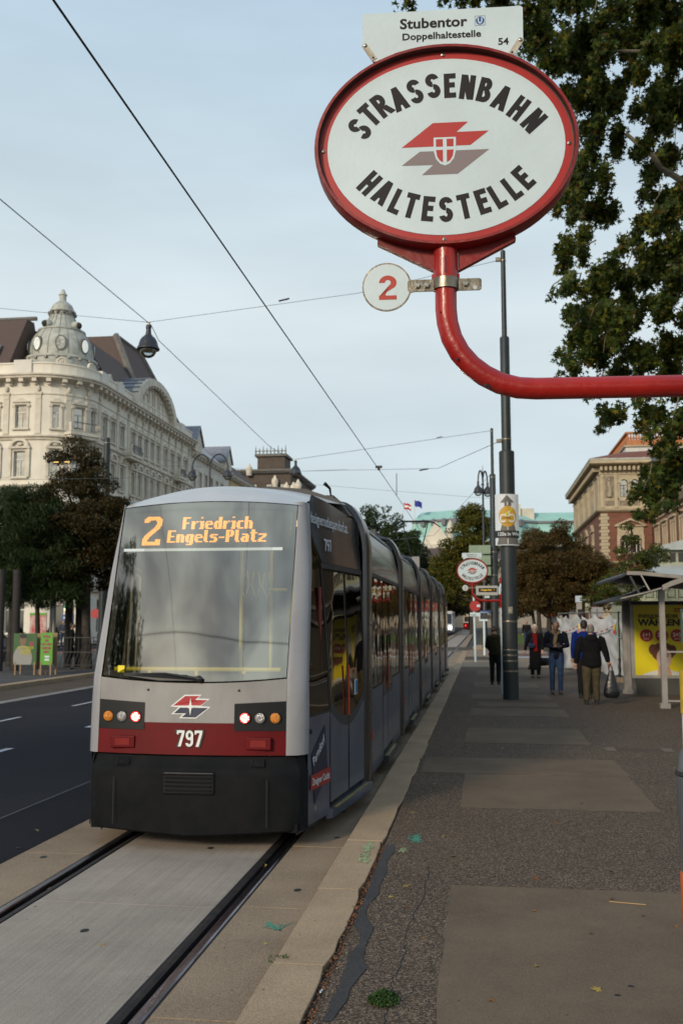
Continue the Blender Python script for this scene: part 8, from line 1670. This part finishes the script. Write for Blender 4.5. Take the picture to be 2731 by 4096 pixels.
# man reading his phone
def ph(t, s, V, bo, hc):
    MB().box(-.035 * s, .035 * s, -.40 * s, -.392 * s, 1.12 * s, 1.24 * s).build('phone', M_pk, t)
    sc = MB(); sc.tube([V(-.085, .02, 1.50), V(-.06, -.085, 1.46), V(.0, -.115, 1.40), V(.06, -.09, 1.46), V(.085, .02, 1.50), V(.0, .085, 1.52), V(-.085, .02, 1.50)], .038 * s, 8).tube([V(.0, -.12, 1.42), V(-.03, -.15, 1.30), V(-.05, -.15, 1.18)], [.045 * s, .05 * s, .04 * s], 8); solid(sc, 'scarf', mat('scarf_pattern', (.20, .14, .07), .9, c2=(.05, .04, .03), scale=28), t, .012, 2)
p3 = person((1.79, 25.05, 0), R(2), 1.78, 'man in dark jacket, scarf and blue jeans looking down at the phone in his hands', K_navy, K_jean, K_shoe, H_dark, skin=(.20, .11, .07), coat=.84, bulk=.98, extra=ph, head=(0, -.045),
    arms={1: [(.20, 0, 1.42), (.265, -.03, 1.16), (.08, -.30, 1.14), (-.75, -.45, .25)], -1: [(-.20, 0, 1.42), (-.265, -.03, 1.16), (-.08, -.30, 1.14), (.75, -.45, .25)]}, legs={1: [(.09, 0, .92), (.085, -.05, .50), (.08, -.02, .09)], -1: [(-.09, 0, .92), (-.10, .02, .50), (-.105, .06, .09)]})
# white-haired woman with a dog
def wm(t, s, V, bo, hc):
    f = MB(); f.prism([V(-.075, -.135, 1.46), V(.075, -.135, 1.46), V(.085, -.15, 1.10), V(.10, -.155, .86), V(-.02, -.155, .86), V(-.05, -.15, 1.10)], V(0, .05, 0)); solid(f, 'red_top', K_redk, t, .012, 2)
    g = MB().ball(V(-.10, -.19, 1.06), (.13 * s, .05 * s, .085 * s), 12, 8).tube([V(-.2, -.17, 1.10), V(-.06, -.16, 1.3), V(.13, -.06, 1.47)], .012, 6); solid(g, 'handbag', cloth('bag_navy', (.03, .04, .075)), t, .010, 1)
    sk = MB().lathe(V(0, .01, 0), [(.17 * s, .26 * s), (.19 * s, .34 * s), (.17 * s, .8 * s), (.15 * s, .95 * s)], 16, ay=.72); solid(sk, 'skirt', K_black, t, .014, 2)
    sub(MB().tube([hc + V(-.06, -.088, .01), hc + V(.06, -.088, .01)], .004, 5).mesh('glasses', M_pk), 'glasses', bo)
p4 = person((1.64, 32.0, 0), R(-6), 1.66, 'white-haired woman in long black coat over a red top, with a dark blue bag', K_black, K_black, K_shoe, H_white, skin=(.46, .29, .22), coat=.42, hair='bun', bulk=1.03, extra=wm,
    arms={1: [(.19, 0, 1.40), (.26, .02, 1.12), (.24, -.08, .92)], -1: [(-.19, 0, 1.40), (-.28, .02, 1.12), (-.33, -.04, .90)]})
# person in an olive quilted jacket
def quilt(t, s, V, bo, hc):
    for k in range(5): MB().lathe(V(0, .015, 0), [(.193 * s, (1.0 + k * .085) * s), (.200 * s, (1.03 + k * .085) * s), (.193 * s, (1.06 + k * .085) * s)], 18, ay=.70).build('quilting', K_olive, t, smooth=True)
p5 = person((.36, 28.6, 0), R(170), 1.62, 'person with dark curly hair in olive quilted jacket, waiting left of the thick mast', K_olive, K_char, K_shoe, H_brown, coat=.86, hair='curly', hood=True, bulk=1.08, extra=quilt,
    arms={1: [(.20, 0, 1.40), (.26, -.05, 1.14), (.14, -.22, 1.02)], -1: [(-.20, 0, 1.40), (-.27, -.05, 1.14), (-.16, -.22, 1.02)]})
p6 = person((3.0, 69, 0), R(0), 1.76, 'distant person in dark jacket and jeans under the brown trees', K_char, K_jean, K_shoe, H_grey)
p7 = person((-26.1, 60.2, 0), R(20), 1.78, 'man in grey checked shirt and jeans standing before the cafe', cloth('cloth_check', (.06, .07, .10)), K_jean, K_shoe, H_dark, arms={1: [(.20, 0, 1.42), (.25, -.02, 1.16), (.08, -.24, 1.06)], -1: [(-.20, 0, 1.42), (-.25, -.02, 1.16), (-.08, -.24, 1.06)]})
p8 = person((-26.75, 60.0, 0), R(-20), 1.66, 'dark-haired person in black beside the man in the checked shirt', K_black, K_black, K_shoe, H_dark, hair='bun')
p9 = person((-15.0, 35.35, 0), R(120), 1.70, 'person in a long black coat leaning by the brown tree beside the railing', K_black, K_black, K_shoe, H_dark, coat=.45, hood=True)
# bicycles
def bicycle(x, y, rz, label):
    t = empty('bicycle', (x, y, 0), label, 'bicycle', rz=rz); LOCALP.add(t.name)
    for yy in (-.52, .52):
        w_ = MB(); n_ = 24; r_ = .34
        w_.tube([(0, yy + r_ * math.cos(2 * PI * k / n_), r_ + r_ * math.sin(2 * PI * k / n_)) for k in range(n_ + 1)], .017, 6, caps=False); o = w_.build('wheel', M_dkst, t)
        sp_ = MB(); [sp_.tube([(0, yy, r_), (0, yy + r_ * math.cos(2 * PI * k / 12), r_ + r_ * math.sin(2 * PI * k / 12))], .002, 3) for k in range(12)]; sp_.build('spokes', M_bolt, o)
    f = MB().tube([(0, -.42, .88), (0, -.05, .30), (0, .12, .85), (0, -.38, .80)], .016, 6).tube([(0, -.05, .30), (0, .52, .34), (0, .12, .80)], .011, 6).tube([(0, -.40, .95), (0, -.45, .72), (0, -.52, .34)], .014, 6); f.build('frame', M_dkst, t)
    MB().tube([(-.28, -.36, 1.0), (-.1, -.42, 1.0), (.1, -.42, 1.0), (.28, -.36, 1.0)], .013, 6).build('handlebar', M_bolt, t); MB().ball((0, .14, .95), (.07, .13, .035), 8, 5).build('saddle', M_dkst, t); MB().tube([(0, .12, .82), (0, .14, .93)], .012, 5).build('seat_post', M_bolt, t)
    MB().ball((0, .56, .74), (.06, .02, .03), 8, 5).build('rear_light', glow('bike_red', (1, .02, .02), 1.5), t)
    return t
bicycle(-19.15, 39.4, R(172), 'bicycle ridden away from the camera at the left edge'); bicycle(-26.9, 58.6, R(70), 'parked bicycle leaning before the cafe')
p10 = person((-19.15, 39.35, .02), R(172), 1.72, 'cyclist in dark clothes with a fair scarf, seen from behind at the left edge', K_black, K_char, K_shoe, H_dark, coat=.90, bulk=1.1, arms={1: [(.20, 0, 1.42), (.27, -.18, 1.2), (.25, -.38, 1.02)], -1: [(-.20, 0, 1.42), (-.27, -.18, 1.2), (-.25, -.38, 1.02)]},
    legs={1: [(.09, .08, .96), (.11, -.28, .75), (.11, -.10, .36)], -1: [(-.09, .08, .96), (-.11, -.20, .60), (-.11, .02, .18)]})
# the dog
d = empty('dog', (1.98, 32.5, 0), 'shaggy black dog standing behind the white-haired woman', 'dog'); m = MB(); dx, dy = 1.98, 32.5; Q = lambda x, y, z: Vector((dx + x * .72, dy + y, z * .98 - (.10 if x < -.45 and z > .3 else 0)))
m.tube([Q(.30, .05, .50), Q(.12, .03, .50), Q(-.12, 0, .49), Q(-.32, -.03, .52)], [.10, .125, .135, .14], 14); m.tube([Q(-.32, -.03, .54), Q(-.48, -.06, .55), Q(-.58, -.10, .50)], [.105, .085, .07], 12)
m.ball(Q(-.62, -.12, .45), (.095, .08, .085), 12, 8).tube([Q(-.66, -.14, .43), Q(-.76, -.20, .37)], [.052, .034], 10)
for sg in (-1, 1): m.ball(Q(-.58, -.10 + sg * .08, .44), (.035, .02, .075), 8, 6)
m.tube([Q(.38, .05, .52), Q(.48, .06, .46), Q(.50, .06, .30)], [.05, .045, .02], 8)
for sg in (-1, 1):
    m.tube([Q(.30, sg * .07 + .04, .46), Q(.22, sg * .08 + .04, .32), Q(.36, sg * .08 + .04, .20), Q(.33, sg * .08 + .04, .04)], [.085, .06, .035, .026], 8); m.ball(Q(.30, sg * .08 + .04, .03), (.055, .032, .03), 8, 5)
    m.tube([Q(-.28, sg * .08, .44), Q(-.27, sg * .085, .24), Q(-.29, sg * .085, .04)], [.07, .042, .028], 8); m.ball(Q(-.32, sg * .085, .03), (.055, .032, .03), 8, 5)
solid(m, 'body', mat('dog_fur', (.012, .012, .013), .9, bump=.8, bscale=40), d, .012, 1)
tag(MB().tube([(1.92, 31.95, .86), (1.75, 32.1, .62), (1.5, 32.4, .52)], .006, 5).build('dog_lead', M_pk), 'thin dark dog lead between the woman and the black dog', 'dog lead')
# ================================================================ litter, leaves, weeds
LL = [leaves_mesh('fallen_leaf', np.array([[0., 0, .006]]), .115, leaf_mat('dead_leaf%d' % i, [c, [x * .7 for x in c]], .1), star, 200 + i, 4., 0, True) for i, c in enumerate([(.34, .15, .03), (.24, .09, .025), (.42, .30, .07), (.30, .20, .05), (.16, .07, .025)])]
spots = [(.02, 5.0), (-.47, 4.62), (.54, 5.2), (.26, 5.5), (.95, 6.5), (1.1, 6.3), (.8, 6.85), (-.25, 7.9), (-.33, 8.6), (.1, 8.1), (-.1, 7.6), (.9, 7.6), (1.25, 8.3), (-.55, 11.3), (-.1, 11.0), (.0, 10.2), (.9, 11.6), (.95, 10.3), (.4, 13.1), (1.1, 13.0), (.25, 14.5), (-.2, 16.2), (1.0, 17.8), (2.1, 16.2), (2.2, 18.5), (1.35, 12.0), (.62, 9.3), (-.62, 6.7), (-.55, 7.0), (-.5, 6.5), (.3, 6.5), (.6, 6.1), (1.2, 5.6), (-.3, 18.5), (1.9, 14.2), (2.6, 20.4), (1.6, 22.3), (3.0, 20.0), (.2, 20.2), (1.3, 19.2), (-.35, 5.9), (.35, 7.3), (1.05, 9.0), (-.68, 9.6), (.75, 15.3), (2.3, 12.9)]
for i, (x, y) in enumerate(spots):
    o = put(LL[i % 5], 'fallen_leaf', None, (x, y, .003 if not (x > -.23 and y < 7.06) else .008), rnd.uniform(0, 6.3), [rnd.uniform(.45, 1.0)] * 3); 
    cn = ['rust orange', 'reddish brown', 'yellow', 'tan', 'dark brown'][i % 5]
    pl_ = ('on the large smooth patch nearest the camera' if x > -.23 and y < 7.06 else 'on rough asphalt between kerb and nearest patch' if y < 7.06 else 'on rough asphalt just beyond the nearest patch' if y < 9.9 else 'on the second smooth patch with the strip behind it' if y < 13.5 and x > -.25 else 'on asphalt beside the kerb near the tram doors' if x < -.25 else 'on pavement before the shelter' if x > 1.7 else 'on pavement between second patch and thick mast')
    tag(o, 'dry %s leaf %s' % (cn, pl_), 'leaf', 'dry leaves scattered on the pavement')
for x, y, z in ((-1.73, 5.55, -.15), (-1.79, 4.95, -.15), (-1.76, 4.7, -.15), (-2.25, 5.9, -.118), (-3.12, 7.1, -.13), (-3.0, 6.6, -.12), (-1.70, 6.6, -.15), (-4.05, 8.9, -.11), (-3.9, 8.2, -.11), (-5.3, 9.8, -.118), (-1.3, 6.05, -.118), (-1.72, 8.0, -.14)):
    o = put(LL[(int(x * 31 + y * 7)) % 5], 'fallen_leaf', None, (x, y, z), rnd.uniform(0, 6.3), [rnd.uniform(.35, .7)] * 3); tag(o, 'small dry leaf %s' % ('in the groove of the right rail' if -1.85 < x < -1.65 else 'beside the left rail' if x < -2.9 and x > -3.5 else 'on the road edge left of the track' if x < -3.5 else 'on concrete between the rails' if x < -1.9 else 'on concrete by the kerb'), 'leaf', 'dry leaves on the track bed')
# crumbs of leaf in the gap along the kerb, gravel crumbs by the tar seam
rg = np.random.default_rng(4); n_ = 700; P = np.stack([rg.normal(-.797, .010, n_), rg.uniform(4.2, 8.2, n_), np.full(n_, .006)], 1)
c = bpy.data.objects.new('leaf_litter', leaves_mesh('leaf_litter', P, .020, leaf_mat('leaf_crumbs', [(.10, .045, .018), (.26, .10, .03), (.05, .03, .02)], .1), oval, 5, 2.)); COL.objects.link(c); tag(c, 'brown leaf crumbs caught in the gap behind the kerb', 'leaf litter', kind='stuff')
n_ = 2600; P = np.stack([rg.uniform(-.79, .5, n_) ** 1, rg.uniform(4.3, 8.5, n_), np.full(n_, .0035)], 1); P = P[(rg.random(n_) < np.exp(-(P[:, 0] + .75) * 3.))]
c = bpy.data.objects.new('grit', leaves_mesh('grit', P, .011, mat('grit_stone', (.28, .24, .19), .9, c2=(.12, .10, .085), mode='island'), [(-.4, -.3), (.4, -.4), (.5, .3), (-.2, .5)], 6, 3., fold=False)); COL.objects.link(c); tag(c, 'loose pale grit on the worn asphalt', 'grit', kind='stuff')
wd = empty('weed_tuft', (-.487, 4.93, 0), 'small green weed tuft growing from the pavement crack', 'weed'); rg = np.random.default_rng(8)
a = rg.uniform(0, 6.28, 900); r_ = rg.uniform(0, 1, 900) ** .6; P = np.stack([-.487 + r_ * .075 * np.cos(a), 4.93 + r_ * .10 * np.sin(a), .008 + .05 * rg.random(900) * (1.1 - r_)], 1)
c = bpy.data.objects.new('foliage', leaves_mesh('foliage', P, .016, leaf_mat('weed_leaf', [(.025, .06, .012), (.05, .10, .02), (.03, .07, .015)], .3), oval, 9, .6)); COL.objects.link(c); adopt(c, wd); c['kind'] = 'stuff'
wd = empty('weed_tuft', (-1.10, 5.6, 0), 'thin green weed line growing in the kerb joint', 'weed'); P = np.stack([rg.uniform(-1.16, -1.04, 140), rg.normal(5.45, .012, 140), rg.uniform(-.03, .02, 140)], 1)
c = bpy.data.objects.new('foliage', leaves_mesh('foliage', P, .013, MAT['weed_leaf'] if 'weed_leaf' in MAT else MAT['leaf_green'], oval, 10, .6)); COL.objects.link(c); adopt(c, wd); c['kind'] = 'stuff'
for x, y in ((.62, 5.15), (.70, 5.28), (1.02, 5.5)):
    tag(MB().lathe((x, y, .0045), [(.017, 0), (.016, .0015), (.008, .002)], 12, ay=.8).build('gum_spot', M_crack), 'flat black gum spot on the smooth asphalt patch', 'gum spot', 'gum spots on the pavement')
tag(MB().tube([(-.80, 4.98, .008), (-.795, 5.015, .009)], .004, 8).build('cigarette_end', M_enamel), 'white cigarette end beside the kerb gap', 'cigarette end')
tag(MB().tube([(.78, 6.78, .008), (1.0, 6.73, .010)], .003, 6).build('twig', mat('straw', (.40, .26, .12), .8)), 'thin pale twig lying at the far edge of the large patch', 'twig')
mh = MB().box(1.75, 2.45, 14.4, 14.75, .0005, .005).build('manhole_cover', M_patch2, None); tag(mh, 'rectangular cover plate in the pavement near the bin', 'cover')
for x in (1.68, 2.45): MB().box(x, x + .14, 14.38, 14.77, .0055, .008).build('edge_strip', mat('cover_edge', (.14, .105, .075), .85), mh)
